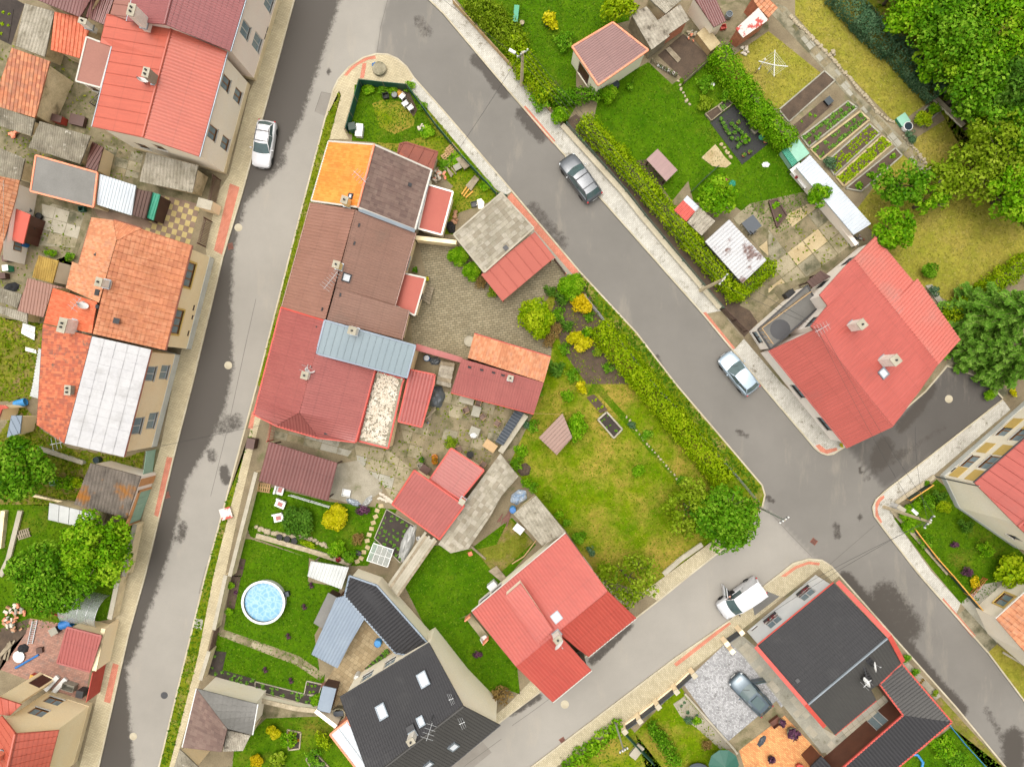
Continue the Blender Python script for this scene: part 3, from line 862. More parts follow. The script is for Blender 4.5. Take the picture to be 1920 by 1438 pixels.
# ---------------------------------------------------------------- vehicles
def loft(mb, secs, close_ends=True):
 n = len(secs[0]); V = [p for s in secs for p in s]; F = []
 for i in range(len(secs) - 1):
  for k in range(n - 1):
   F.append([i * n + k, (i + 1) * n + k, (i + 1) * n + k + 1, i * n + k + 1])
  F.append([i * n + n - 1, (i + 1) * n + n - 1, (i + 1) * n, i * n])
 if close_ends: F += [list(range(n)), list(range(len(secs) * n - 1, (len(secs) - 1) * n - 1,-1))]
 return mb.add(V, F)
def car(name, label, spec, loc, rz, paint, group=None):
 """x forward, y left; spec: body stations (x, half width, bottom, top), glass house marks"""
 root = thing(name, label, spec.get('cat', 'car'),(0,0,0), group)
 body = MB(); body.smooth = True; secs = []
 for x, w, zb, zt in spec['st']:
  zs = zb + (zt - zb) * 0.55
  half = [(w * 0.86, zb),(w * 0.97, zb + 0.06),(w, zb + 0.2),(w, zs),(w * 0.985, zs + (zt - zs) * 0.5),(w * 0.94, zt - 0.035),(w * 0.86, zt),(w * 0.45, zt + 0.03),(0, zt + 0.04)]
  secs.append([(x, y, z) for y, z in half] + [(x, -y, z) for y, z in half[-2::-1]])
 loft(body, secs)
 body.build('body', paint, root)
 wsb, wst, rrt, rrb = spec['wsb'], spec['wst'], spec['rrt'], spec['rrb']     # (x, half width, z)
 bow = spec.get('bow', 0.14)
 K = 8
 def row(p, bw, ins=0.0):
  return [(p[0] - bw * (2 * k / K - 1) ** 2, (p[1] - ins) * (1 - 2 * k / K), p[2] - 0.03 * (2 * k / K - 1) ** 2) for k in range(K + 1)]
 def grid(mb, rows):
  V = [q for r_ in rows for q in r_]
  return mb.add(V, [[i * (K + 1) + k, i * (K + 1) + k + 1, (i + 1) * (K + 1) + k + 1, (i + 1) * (K + 1) + k] for i in range(len(rows) - 1) for k in range(K)])
 def lerp3(a, b, t): return tuple(p + (q - p) * t for p, q in zip(a, b))
 g = MB(); g.smooth = True; grid(g, [row(wsb, bow), row(lerp3(wsb, wst, .5), bow * .8), row(wst, bow * .55)]); g.build('windscreen', 'car_glass', root)
 g = MB(); g.smooth = True; grid(g, [row(rrt, -0.05), row(lerp3(rrt, rrb, .5), -0.07), row(rrb, -0.09)]); g.build('rear_window', 'car_glass' if not spec.get('van') else paint, root)
 rf = MB(); rf.smooth = True
 m1 = lerp3(wst, rrt, .35); m1 = (m1[0], m1[1] + 0.02, m1[2] + 0.05); m2 = lerp3(wst, rrt, .7); m2 = (m2[0], m2[1] + 0.01, m2[2] + 0.04)
 grid(rf, [row(wst, bow * .55), row(m1, bow * .3), row(m2,0), row(rrt, -0.05)])
 roof = rf.build('roof', paint, root)
 for s in (1,-1):
  tp = [(wst[0] - bow * .55, wst[1] * s, wst[2] - .03),(m1[0] - bow * .3, m1[1] * s, m1[2] - .03),(m2[0], m2[1] * s, m2[2] - .03),(rrt[0] + .05, rrt[1] * s, rrt[2] - .03)]
  bt = [(wsb[0] - bow, wsb[1] * s, wsb[2] - .04),(m1[0] - .1, (wsb[1] + .05) * s, wsb[2] - .02),(m2[0], (rrb[1] + .06) * s, rrb[2] - .02),(rrb[0] + .09, rrb[1] * s, rrb[2] - .04)]
  sg = MB(); F = [[i, i + 1,5 + i, 4 + i] if s < 0 else [4 + i, 5 + i, i + 1, i] for i in range(3)]
  if spec.get('van'):
   sg.add(tp + bt, F[1:]); sg.build('side_panel', paint, root)
   sg = MB(); sg.add(tp + bt, F[:1]); sg.build('side_window', 'car_glass', root)
  else:
   sg.add(tp + bt, F); sg.build('side_window', 'car_glass', root)
  pm = MB(); pm.smooth = True
  pm.tube([Vector(bt[0]), Vector(tp[0])], 0.035,6).tube([Vector(q) for q in tp], 0.035,6).tube([Vector(tp[3]), Vector(bt[3])], 0.05,6)
  b1 = Vector(tp[1]).lerp(Vector(tp[2]), .3); b2 = Vector(bt[1]).lerp(Vector(bt[2]), .3); pm.tube([b1, b2], 0.03,5)
  pm.build('pillars', paint, root)
  mm = MB().blob((wsb[0] - 0.42, s * (spec['W'] / 2 + 0.1), wsb[2] + 0.06),(0.07,0.12,0.075), 8,5,0.0); mm.smooth = True; mm.build('wing_mirror', spec.get('mir', paint), root)
  for x in (spec['ax'][0], spec['ax'][1]):
   r = spec.get('wr', 0.31); y = s * (spec['W'] / 2 - 0.1)
   wm = MB().lathe((x, y, r), [(r * .6,-.1),(r * .92,-.1),(r, -.06),(r, .06),(r * .92,.1),(r * .6,.1)], 18, 'Y'); wm.smooth = True
   wo_ = wm.build('wheel', 'tyre', root)
   rm = MB().lathe((x, y + s * 0.03, r), [(r * .62,-.05),(r * .6,.05),(r * .15,.06)] if s < 0 else [(r * .15,-.06),(r * .6,-.05),(r * .62,.05)], 12, 'Y'); rm.build('rim', 'steel_light', wo_, root['_o'])
  x0, w0, zb0, zt0 = spec['st'][2]
  hl = MB().blob((x0 - 0.02, s * (w0 - 0.14), zt0 - 0.1),(0.2,0.14,0.075), 8,5,0.0); hl.smooth = True; hl.build('headlight', 'lamp_clear', root)
  x1, w1, zb1, zt1 = spec['st'][-2]
  tl = MB().blob((x1 - 0.03, s * (w1 - 0.1), zt1 - 0.1),(0.1,0.1,0.12), 8,5,0.0); tl.smooth = True; tl.build('tail_light', 'lamp_red', root)
  # door seams and sill
  x_a, x_b = wsb[0] - .35, m2[0] + .1
  if not spec.get('van'):
   MB().bar((x_b, s * (spec['W'] / 2 + .002), .28),(x_b, s * (spec['W'] / 2 - .015), wsb[2] - .05), .012,.012).bar((x_a - .85, s * (spec['W'] / 2 + .002), .28),(x_a - .85, s * (spec['W'] / 2 - .015), wsb[2] - .05), .012,.012).build('door_seam', 'dark_grey', root)
 xf = spec['st'][0][0]; xr = spec['st'][-1][0]
 MB().box((xf - 0.02,0,0.42),(0.1,0.9,0.12)).build('grille', 'dark_grey', root)
 MB().box((xf + 0.035,0,0.33),(0.02,0.5,0.11)).build('number_plate', 'white_plastic', root)
 MB().box((xr - 0.01,0,0.55),(0.02,0.5,0.11)).build('number_plate', 'white_plastic', root)
 MB().bar((wsb[0] - .02,.25, wsb[2] + .05),(wsb[0] - .35,-.25, (wsb[2] + wst[2]) / 2 + .02), .02,.02).build('wiper', 'dark_grey', root)
 if spec.get('rails'):
  for s in (1,-1):
   MB().tube([(wst[0] - .3, s * (wst[1] - .04), wst[2] + .05),(m1[0], s * (wst[1] - .02), wst[2] + .1),(rrt[0] + .2, s * (rrt[1] - .04), rrt[2] + .06)], .02,5).build('roof_rail', 'dark_grey', root)
  for x in spec['rails']:
   MB().bar((x, wst[1] + .02, wst[2] + .12),(x, -wst[1] - .02, wst[2] + .12), .05,.035).build('crossbar', 'dark_grey', root)
 if spec.get('sunroof'):
  a, b = spec['sunroof']; MB().box(((a + b) / 2,0, max(m1[2], m2[2]) + 0.05),(a - b, wst[1] * 1.35,0.02)).build('sunroof', 'car_glass', root)
 if spec.get('door'):
  s, ang = spec['door']; hx = wsb[0] - .28; hy = s * (spec['W'] / 2 - .01); L = 1.1
  e = Vector((hx - math.cos(R(ang)) * L, hy + s * math.sin(R(ang)) * L, 0)); h_ = Vector((hx, hy, 0))
  d = MB().bar(h_ + Vector((0,0,.62)), e + Vector((0,0,.62)), 0.1,0.62); do = d.build('open_door', paint, root)
  tz = wst[2] - .08
  MB().tube([h_ + Vector((0,0,.93)), h_.lerp(e, .25) + Vector((0,0, tz)), e + Vector((0,0, tz)), e + Vector((0,0,.93))], .03,5).build('window_frame', paint, do, root['_o'])
  MB().face([h_ + Vector((0,0,.94)), e + Vector((0,0,.94)), e + Vector((0,0, tz)), h_.lerp(e, .25) + Vector((0,0, tz))]).build('pane', 'car_glass', do, root['_o'])
  # flat black face: the cabin's shade painted over the open doorway
  V = [(hx, s * (spec['W'] / 2 + .012), .32),(hx - 1.0, s * (spec['W'] / 2 + .012), .32),(hx - 1.0, s * (spec['W'] / 2 + .01), wsb[2]),(hx, s * (spec['W'] / 2 + .01), wsb[2])]
  MB().face(V).build('doorway', 'black', root)
 root.location = loc; root.rotation_euler = (0,0, rz); return root
HATCH = dict(W=1.78, ax=(1.32,-1.28), st=[(2.13,.5,.3,.56),(2.06,.7,.22,.64),(1.88,.81,.2,.73),(1.5,.865,.2,.84),(1.0,.89,.2,.92),(.3,.89,.2,.95),(-1.0,.89,.2,.97),(-1.75,.87,.2,.98),(-2.0,.81,.24,.9),(-2.1,.66,.32,.7)],
    wsb=(1.02,.76,.95), wst=(.22,.62,1.45), rrt=(-1.5,.58,1.42), rrb=(-1.93,.68,1.0))
SUV = dict(W=1.88, ax=(1.4,-1.38), wr=.35, st=[(2.32,.55,.36,.66),(2.24,.76,.28,.76),(2.03,.87,.26,.86),(1.6,.92,.26,.97),(1.05,.94,.26,1.04),(.3,.94,.26,1.06),(-1.2,.94,.26,1.08),(-1.95,.92,.26,1.09),(-2.2,.87,.3,1.0),(-2.32,.72,.4,.8)],
     wsb=(1.1,.81,1.07), wst=(.38,.68,1.63), rrt=(-1.7,.64,1.6), rrb=(-2.1,.75,1.12), rails=(-.1,-1.15))
VAN = dict(W=1.82, cat='van', van=True, ax=(1.42,-1.35), wr=.32, st=[(2.2,.55,.3,.62),(2.13,.74,.22,.76),(1.95,.84,.2,.9),(1.65,.89,.2,1.04),(1.3,.91,.2,1.12),(.5,.91,.2,1.12),(-1.2,.91,.2,1.12),(-2.0,.91,.2,1.12),(-2.14,.9,.24,1.1),(-2.2,.84,.32,1.0)],
     wsb=(1.4,.8,1.14), wst=(.72,.72,1.8), rrt=(-2.05,.78,1.84), rrb=(-2.16,.87,1.12), door=(-1,62), mir='dark_grey')

# ---------------------------------------------------------------- small things
CACHE = {}
def proto_copy(key, make, loc, rz=0.0, label=None, group=None, scale=None):
 """the first one is built at the origin, later ones are copies with copied parts"""
 if key not in CACHE:
  CACHE[key] = o = make()
  o.location = loc; o.rotation_euler = (0,0, rz)
  if scale: o.scale = (scale,) * 3
  if label: o['label'] = label
  if group: o['group'] = group
  return o
 return copy_tree(CACHE[key], loc, rz, label, group, scale=scale)
def P2(pos, z=0.13):
 q = A(pos)[0]; return Wp(q[0], q[1], z if q[2] is None else q[2])
def chair(pos, rz, label, kind='white', group=None, z=0.13):
 seat, leg = {'white': ('white_plastic', 'white_plastic'), 'wicker': ('wicker', 'frame_tan'), 'dark': ('dark_grey', 'steel')}[kind]
 def mk():
  r = thing('garden_chair', label, 'chair', (0,0,0))
  MB().box((0,0,.43),(.46,.46,.04)).build('seat', seat, r)
  b = MB()
  for k in range(5): b.bar((-.2,-.18 + .09 * k, .45),(-.3,-.18 + .09 * k, .86), .07,.02, (1,0,0))
  b.bar((-.31,-.22,.87),(-.31,.22,.87), .05,.06); b.build('backrest', seat, r)
  for x, y in ((.19,.19),(.19,-.19),(-.19,.19),(-.19,-.19)): MB().bar((x, y, .41),(x * 1.15, y * 1.15,0), .045,.045).build('leg', leg, r)
  for s in (1,-1): MB().tube([(.2, s * .24,.43),(.18, s * .26,.64),(-.26, s * .25,.66)], .024,5).build('armrest', leg, r)
  return r
 return proto_copy(('chair', kind), mk, P2(pos, z), rz, label, group)
def table(pos, rz, w, d, h, topm, legm, label, name='garden_table', z=0.12, cat='table', group=None):
 p = P2(pos, z); r = thing(name, label, cat, p, group)
 MB().box((p.x, p.y, p.z + h - .02),(w, d, .04), rz).build('table_top', topm, r)
 c, s = math.cos(rz), math.sin(rz)
 for a, b in ((1,1),(1,-1),(-1,1),(-1,-1)):
  x, y = a * (w / 2 - .07), b * (d / 2 - .07); q = p + Vector((x * c - y * s, x * s + y * c, 0))
  MB().bar(q, q + Vector((0,0, h - .04)), .06,.06).build('leg', legm, r)
 return r
def pot(pos, r, h, m, leafm, label, group=None, z=0.12, name='plant_pot', cat='plant pot'):
 def mk():
  t = thing(name, label, cat, (0,0,0))
  MB().lathe((0,0,0), [(.36,0),(.5,.92),(.54,.92),(.54,1.0),(.46,1.0),(.44,.9)], 14).build('pot', m, t)
  MB().lathe((0,0,.86), [(.44,0),(.44,.03)], 12).build('soil', 'soil', t)
  if leafm: leafy_part(t, 'plant', leafm, (0,0,1.15),(.55,.55,.5), 60,.3, (0,0,0))
  return t
 o = proto_copy(('pot', m, leafm), mk, P2(pos, z), rnd.uniform(0,6), label, group)
 o.scale = (r / .5, r / .5, h); return o
def barrel(pos, r, h, m, label, lid='water_dark', z=0.12, lying=None, group=None):
 p = P2(pos, z); t = thing('barrel', label, 'barrel', p, group)
 prof = [(r * .9,0),(r, .08 * h),(r, .3 * h),(r * 1.04,.33 * h),(r * 1.04,.36 * h),(r, .39 * h),(r, .64 * h),(r * 1.04,.67 * h),(r * 1.04,.7 * h),(r, .73 * h),(r, .96 * h),(r * .93, h),(r * .88, h),(r * .86,.9 * h)]
 if lying is not None:
  mb = MB().lathe((p.x, p.y, p.z + r), [(a, b - h / 2) for a, b in prof], 18, 'X', lying)
 else: mb = MB().lathe(p, prof, 18)
 mb.build('shell', m, t)
 if lying is None: MB().lathe(p + Vector((0,0,.88 * h)), [(r * .86,0),(r * .86,.02)], 18).build('lid', lid, t)
 return t
def pallet(pos, rz, label, n=1, w=1.2, d=.8, z=0.12, group=None, m='pallet_wood'):
 def mk():
  t = thing('pallet', label, 'pallet', (0,0,0))
  for k in range(6): MB().box((-.5 + k * .2,0,.133),(.12,.8,.022)).build('slat', m, t)
  for y in (-.36,0,.36): MB().box((0, y, .072),(1.2,.09,.1)).build('bearer', m, t)
  for y in (-.36,0,.36): MB().box((0, y, .011),(1.2,.1,.022)).build('bottom_board', m, t)
  return t
 return proto_copy(('pallet', m), mk, P2(pos, z), rz, label, group)
def manhole(pos, r, m, label, z=.0):
 p = P2(pos, 0.0); t = thing('manhole_cover', label, 'manhole cover', (p.x, p.y, 0.0))
 MB().lathe((p.x, p.y, -.05), [(r, 0),(r, .068),(r * .86,.068),(r * .86,.05)], 24).build('ring', m, t)
 mb = MB().lathe((p.x, p.y, -.05), [(r * .85,0),(r * .85,.066)], 24); mb.build('lid', m, t)
 mb = MB()
 for k in range(-3,4): mb.box((p.x + k * r * .2, p.y, .019),(r * .08, r * 1.5 * math.sqrt(max(.1,1 - (k * .23) ** 2)), .006))
 mb.build('ribs', m, t); return t
def drain(pos, rz, label, w=.5):
 p = P2(pos, 0.0); t = thing('drain_grate', label, 'drain', (p.x, p.y, 0))
 c, s = math.cos(rz), math.sin(rz)
 MB().box((p.x, p.y, -.01),(w, w, .03), rz).build('pit', 'black', t)
 for k in range(5):
  o = (k - 2) * w / 5; MB().box((p.x + c * o, p.y + s * o, .012),(w / 9, w, .018), rz).build('bar', 'rust', t)
 for o in (-w / 2, w / 2): MB().box((p.x - s * o, p.y + c * o, .013),(w + .05,.05,.022), rz).build('frame', 'rust', t)
 return t
def pole(pos, h, label, arm=0.0, rz=0.0, lamp=False, m='concrete_pole', r=.14, ins=4):
 p = P2(pos, .05); t = thing('utility_pole', label, 'utility pole', p)
 MB().tube([p - Vector((0,0,.1)), p + Vector((0,0, h))], [r * 1.25, r * .75], 10).build('shaft', m, t)
 c, s = math.cos(rz), math.sin(rz)
 if arm:
  a = MB().bar(p + Vector((-c * arm, -s * arm, h - .25)), p + Vector((c * arm, s * arm, h - .25)), .08,.1).build('crossarm', 'steel', t)
  for k in range(ins):
   o = -arm + 2 * arm * k / (ins - 1); MB().lathe(p + Vector((c * o, s * o, h - .2)), [(.03,0),(.07,.05),(.05,.12),(.075,.17),(.03,.24)], 8).build('insulator', 'white_plastic', a, t['_o'])
 MB().lathe(p + Vector((0,0, h)), [(r * .8,0),(r * .8,.04)], 10).build('cap', 'concrete', t)
 if lamp:
  e = p + Vector((math.cos(lamp) * 1.0, math.sin(lamp) * 1.0, h - .9)); l = MB().tube([p + Vector((0,0, h - 1.2)), e], .03,5).build('lamp_arm', 'steel', t)
  MB().box(e, (.6,.25,.12), lamp).build('lamp_head', 'white_plastic', l, t['_o'])
 return t
def wire(a, b, label, sag=.5, r=.014, m='cable', group='overhead wires along the street'):
 a, b = Vector(a), Vector(b); pts = []
 for k in range(9):
  u = k / 8; q = a.lerp(b, u); q.z -= sag * 4 * u * (1 - u); pts.append(q)
 mb = MB().tube(pts, r, 4); o = mb.build('overhead_wire', m, None, a); o.location = a; return tag(o, label, 'wire', group)
def wallrun(s, th, h, m, label, capm=None, z0=0.0, name='garden_wall', cat='wall', capw=.06, side=0.0):
 """free-standing wall along survey marks taken at the top of the wall"""
 P = [Wp(p[0], p[1], h if p[2] is None else p[2]) for p in A(s)]
 t = thing(name, label, cat, (P[0].x, P[0].y, 0.1))
 a, b = offset_line(P, th / 2 + side), offset_line(P, -th / 2 + side); mb, cp = MB(), MB()
 a2, b2 = offset_line(P, th / 2 + capw + side), offset_line(P, -th / 2 - capw + side)
 for i in range(len(P) - 1):
  mb.prism([a[i], a[i + 1], b[i + 1], b[i]], z0, h - (.05 if capm else 0)); cp.prism([a2[i], a2[i + 1], b2[i + 1], b2[i]], h - .048, h + .02)
 mb.build('wall_body', m, t)
 if capm: cp.build('coping', capm, t)
 return t
def fence(s, h, m, label, pm='fence_green', step=2.4, panel='mesh', name='fence', z0=.1, cat='fence', th=.03, group=None):
 """posts and a panel per bay; marks taken at the top"""
 P = [Wp(p[0], p[1], h) for p in A(s)]
 t = thing(name, label, cat, (P[0].x, P[0].y, .1), group)
 for i in range(len(P) - 1):
  L = (P[i + 1] - P[i]).xy.length; k = max(1, round(L / step))
  for j in range(k):
   a = P[i].lerp(P[i + 1], j / k); b = P[i].lerp(P[i + 1], (j + 1) / k)
   MB().bar((a.x, a.y, z0),(a.x, a.y, h + .05), .06,.06).build('post', pm, t)
   mb = MB()
   if pm == 'wood_yellow': MB().bar((a.x, a.y, h + .03),(b.x, b.y, h + .03), .09,.07).build('rail', pm, t)
   if panel == 'solid': mb.bar((a.x, a.y, (z0 + h) / 2),(b.x, b.y, (z0 + h) / 2), th, h - z0 - .06)
   elif panel == 'slat':
    n = max(3, int((h - z0) / .16))
    for q in range(n):
     zz = z0 + .1 + q * (h - z0 - .12) / n; MB().bar((a.x, a.y, zz),(b.x, b.y, zz), .025,.11).build('slat', m, t)
    continue
   elif panel == 'pick':
    n = max(3, int((b - a).xy.length / .14))
    for q in range(n):
     c = a.lerp(b, (q + .5) / n); mb.bar((c.x, c.y, z0),(c.x, c.y, h), .09,.025)
    mb.bar((a.x, a.y, h * .75),(b.x, b.y, h * .75), .05,.05)
   else:
    for zz in (h, h * .6 + z0 * .4, z0 + .08): mb.bar((a.x, a.y, zz),(b.x, b.y, zz), .03,.03)
    n = max(2, int((b - a).xy.length / .25))
    for q in range(n):
     c = a.lerp(b, (q + .5) / n); mb.bar((c.x, c.y, z0),(c.x, c.y, h), .012,.012)
   mb.build('panel', m, t)
 b = P[-1]; MB().bar((b.x, b.y, z0),(b.x, b.y, h + .05), .06,.06).build('post', pm, t)
 return t
def bed(s, label, frame=None, soil='soil', lev=3, rows=None, leafm='leaf_veg', hh=.12, fw=.12, n=None, leaf=.13, name='garden_bed', kind='rows', rw=.3, fill=.75):
 """a planted bed: soil, optional edging, plants in rows (each plant a part) or scattered (one mass)"""
 P = G(s); t = thing(name, label, 'garden bed', (P[0].x, P[0].y, .1))
 z = .1 + .004 * lev + (hh * .6 if frame else .03)
 MB().prism(P, .05, z, bottom=False).build('soil', soil, t)
 if frame:
  for i in range(len(P)):
   MB().bar(P[i - 1] + Vector((0,0,.1 + hh / 2)), P[i] + Vector((0,0,.1 + hh / 2)), fw, hh + .04).build('edging', frame, t)
 if kind == 'rows' and rows:
  # rows run from edge (0-1) to edge (3-2)
  for k in range(rows):
   f = (k + .5) / rows; a = P[0].lerp(P[3], f); b = P[1].lerp(P[2], f); L = (b - a).length
   m = max(2, int(L / rw))
   for j in range(m):
    if rnd.random() > fill: continue
    c = a.lerp(b, (j + .5) / m) + Vector((rnd.uniform(-.06,.06), rnd.uniform(-.06,.06), 0))
    veg(t, (c.x, c.y, z), leafm, leaf)
 elif kind == 'mass' and n:
  x0, x1 = min(p.x for p in P), max(p.x for p in P); y0, y1 = min(p.y for p in P), max(p.y for p in P); k = 0; tries = 0
  while k < n and tries < n * 20:
   tries += 1; c = (rnd.uniform(x0, x1), rnd.uniform(y0, y1))
   if inside(c, P): veg(t, (c[0], c[1], z), leafm, leaf); k += 1
 return t
def veg(t, c, leafm, size):
 key = ('veg', leafm, rnd.randrange(3))
 if key not in CACHE:
  n = 34; d = dirs(n, 0.0); p = d * np.array([1,1,.7]) * rng.uniform(.3,1, (n, 1))
  CACHE[key] = leaf_mesh('plant', p, d * .5 + np.array([0,0,.8]) + rng.normal(0,.4, (n, 3)), rng.uniform(.35,.8, n), rng.uniform(0,1, n)); CACHE[key].materials.append(M[leafm])
 o = bpy.data.objects.new('plant', CACHE[key]); o.parent = t; s = size * rnd.uniform(.8,1.4); o.scale = (s, s, s); o.rotation_euler = (0,0, rnd.uniform(0,6.28))
 q = t['_o']; o.location = (c[0] - q[0], c[1] - q[1], c[2] - q[2] + s * .1); link(o)
def stones(s, label, n, r=.14, m='stone', name='stone_edging', closed=False, cat='edging', lev=3, flat=.6):
 """a run of separate stones laid along a line"""
 P = G(s); t = thing(name, label, cat, (P[0].x, P[0].y, .1)); rr = random.Random(int(P[0].x * 100))
 L = [0]
 for i in range(len(P) - 1): L.append(L[-1] + (P[i + 1] - P[i]).length)
 ms = []
 for k in range(4):
  key = ('stone', k, m)
  if key not in CACHE:
   CACHE[key] = MB().blob((0,0,0),(1,.8,.6), 7,4,.22, k).mesh('stone'); CACHE[key].materials.append(M[m])
  ms.append(CACHE[key])
 for k in range(n):
  u = (k + .5) / n * L[-1]; i = max(j for j in range(len(L)) if L[j] <= u); i = min(i, len(P) - 2)
  c = P[i].lerp(P[i + 1], (u - L[i]) / max(1e-6, L[i + 1] - L[i])); q = t['_o']; s_ = r * rr.uniform(.7,1.35)
  o = bpy.data.objects.new('stone', rr.choice(ms)); o.parent = t; o.location = (c.x - q[0] + rr.uniform(-.06,.06), c.y - q[1] + rr.uniform(-.06,.06), .02 + s_ * .2); o.scale = (s_, s_, s_ * flat * 1.6); o.rotation_euler = (0,0, rr.uniform(0,6.28)); link(o)
 return t
def tarp(pos, rx, ry, h, m, label, rz=0.0, name='tarpaulin', cat='tarpaulin', z=.12, seed=1):
 p = P2(pos, z); V, F = [], []; n = 14; rr = random.Random(seed); a, b = rr.uniform(0,6), rr.uniform(0,6)
 c, s = math.cos(rz), math.sin(rz)
 for j in range(n + 1):
  for i in range(n + 1):
   u, v = 2 * i / n - 1,2 * j / n - 1; q = max(abs(u), abs(v)); d = (u * u + v * v) ** .5 + 1e-6; k = q / d
   x, y = u * k * rx, v * k * ry; x *= 1 + .08 * math.sin(5 * v + a); y *= 1 + .08 * math.sin(4 * u + b)
   z_ = h * max(0,1 - q ** 3) * (.75 + .25 * math.sin(4 * u + a) * math.cos(5 * v + b)) + .04 * math.sin(11 * u + 7 * v + a) + .03 * math.sin(17 * v - 9 * u)
   V.append((p.x + x * c - y * s, p.y + x * s + y * c, p.z + max(.01, z_)))
 F = [[j * (n + 1) + i, j * (n + 1) + i + 1, (j + 1) * (n + 1) + i + 1, (j + 1) * (n + 1) + i] for j in range(n) for i in range(n)]
 mb = MB().add(V, F); mb.smooth = True
 return solo(mb, name, m, label, cat, p)
def heap(pos, label, n, rx, ry, m, size=.25, name='rubble_heap', cat='heap', z=.12, hh=.3, seed=3, mats=None, shape='box'):
 """a heap of separate pieces; every piece is a part"""
 p = P2(pos, z); t = thing(name, label, cat, p); rr = random.Random(seed)
 nm = {'box': 'brick', 'blob': 'stone', 'plank': 'board'}[shape]
 for k in range(n):
  a = rr.uniform(0,6.28); d = rr.uniform(0,1) ** .6; c = p + Vector((math.cos(a) * rx * d, math.sin(a) * ry * d, hh * (1 - d) * rr.uniform(.3,1) + size * .25)); s = size * rr.uniform(.6,1.3); mb = MB()
  if shape == 'box': mb.box(c, (s, s * .5, s * .35), rr.uniform(0,3), rr.uniform(-.3,.3), rr.uniform(-.3,.3))
  elif shape == 'blob': mb.blob(c, (s * .5, s * .4, s * .3), 7,4,.2, k)
  else: mb.box(c, (s * 4, s * .5, s * .15), rr.uniform(-.35,.35) + seed, rr.uniform(-.06,.06), 0)
  mb.build(nm, rr.choice(mats) if mats else m, t)
 return t
def crate(pos, w, d, h, rz, m, label, name='crate', cat='crate', z=.12, lid=None):
 p = P2(pos, z); t = thing(name, label, cat, p); c, s = math.cos(rz), math.sin(rz)
 for x, y, a, b in ((0, d / 2 - .015, w, .03),(0,-d / 2 + .015, w, .03),(w / 2 - .015,0,.03, d - .064),(-w / 2 + .015,0,.03, d - .064)):
  MB().box((p.x + x * c - y * s, p.y + x * s + y * c, p.z + h / 2),(a, b, h), rz).build('side', m, t)
 MB().box((p.x, p.y, p.z + .02),(w - .07, d - .07,.03), rz).build('base', m, t)
 if lid: MB().box((p.x, p.y, p.z + h + .016),(w + .04, d + .04,.03), rz).build('lid', lid, t)
 return t
def boards(s, label, n, m, z0=.5, name='plank_stack', cat='planks', th=.05, gap=.02, legs=True, zs=None, mats=None):
 """a deck of planks over a four-cornered outline; planks run from edge 0-3 to edge 1-2, marks at height z0"""
 P = [Wp(p[0], p[1], p[2] if p[2] is not None else z0) for p in A(s)]
 t = thing(name, label, cat, ((P[0].x + P[2].x) / 2, (P[0].y + P[2].y) / 2,.1)); rr = random.Random(n)
 for k in range(n):
  f0, f1 = (k + gap) / n, (k + 1 - gap) / n
  q = [P[0].lerp(P[3], f0), P[1].lerp(P[2], f0), P[1].lerp(P[2], f1), P[0].lerp(P[3], f1)]; e = rr.uniform(-.02,.03)
  d0 = (q[1] - q[0]) * rr.uniform(-.03,.03); q[1] += d0; q[2] += d0
  V = [v + Vector((0,0, e - th)) for v in q] + [v + Vector((0,0, e)) for v in q]
  f = [[4,5,6,7], [3,2,1,0], [0,1,5,4], [1,2,6,5], [2,3,7,6], [3,0,4,7]]
  if (V[5] - V[4]).cross(V[6] - V[4]).z < 0: f = [x[::-1] for x in f]
  MB().add(V, f).build('plank', rr.choice(mats) if mats else m, t)
 if legs:
  for i in range(4):
   p = P[i].lerp((P[0] + P[2]) / 2,.12); MB().bar((p.x, p.y, .05),(p.x, p.y, p.z - th), .1,.1).build('post', 'wood_grey', t)
  MB().bar(P[0].lerp(P[1], .1) - Vector((0,0, th + .04)), P[3].lerp(P[2], .1) - Vector((0,0, th + .04)), .08,.07).build('bearer', 'wood_grey', t)
  MB().bar(P[0].lerp(P[1], .9) - Vector((0,0, th + .04)), P[3].lerp(P[2], .9) - Vector((0,0, th + .04)), .08,.07).build('bearer', 'wood_grey', t)
 return t
# ---------------------------------------------------------------- material set
ALB = 0.60                                   # photo tone -> surface albedo
_lin = lin
def lin(c):
 q = _lin(c)[:3]; k = min(ALB, .8 / max(max(q), .01)); return tuple(x * k for x in q) + (1.0,)
mat('dirt', (150,136,108),(120,106,82), .95, s1=.4, fine=.3, c3=(92,98,52), w3=(.55,.72))
mat('yard_conc', (150,138,108),(112,102,76), .9, s1=.6, fine=.3, c3=(84,84,44), w3=(.46,.66), s3=.9)
mat('soil', (98,80,64),(76,62,50), .95, s1=1.2, s2=12, fine=.35, bmp=.5)
mat('soil_dark', (70,60,54),(54,46,42), .95, s1=1.2, s2=12, fine=.35, bmp=.5)
mat('gravel', (176,168,150),(146,138,118), .95, s1=.7, s2=16, fine=.35, bmp=.5, c3=(110,112,70), w3=(.6,.74), s3=.6)
mat('concrete', (190,182,164),(166,158,138), .85, s1=.8, fine=.14)
mat('kerb', (206,196,172),(184,172,146), .85, s1=.6, fine=.14)
mat('slab', (176,164,136),(140,130,102), .9, s1=.6, fine=.26, c3=(106,102,62), w3=(.5,.72), s3=.9)
mat('slab_b', (156,142,112),(122,110,82), .9, s1=.7, fine=.3, c3=(88,88,46), w3=(.48,.7), s3=.9)
mat('slab_c', (202,184,146),(176,154,112), .9, s1=.8, fine=.2)
mat('slab_grey', (176,172,158),(150,146,130), .9, s1=.6, fine=.2, c3=(110,106,86), w3=(.58,.74), s3=.9)
mat('old_conc', (162,154,130),(118,110,86), .92, s1=.7, fine=.3, c3=(88,88,64), w3=(.5,.66), s3=.7)
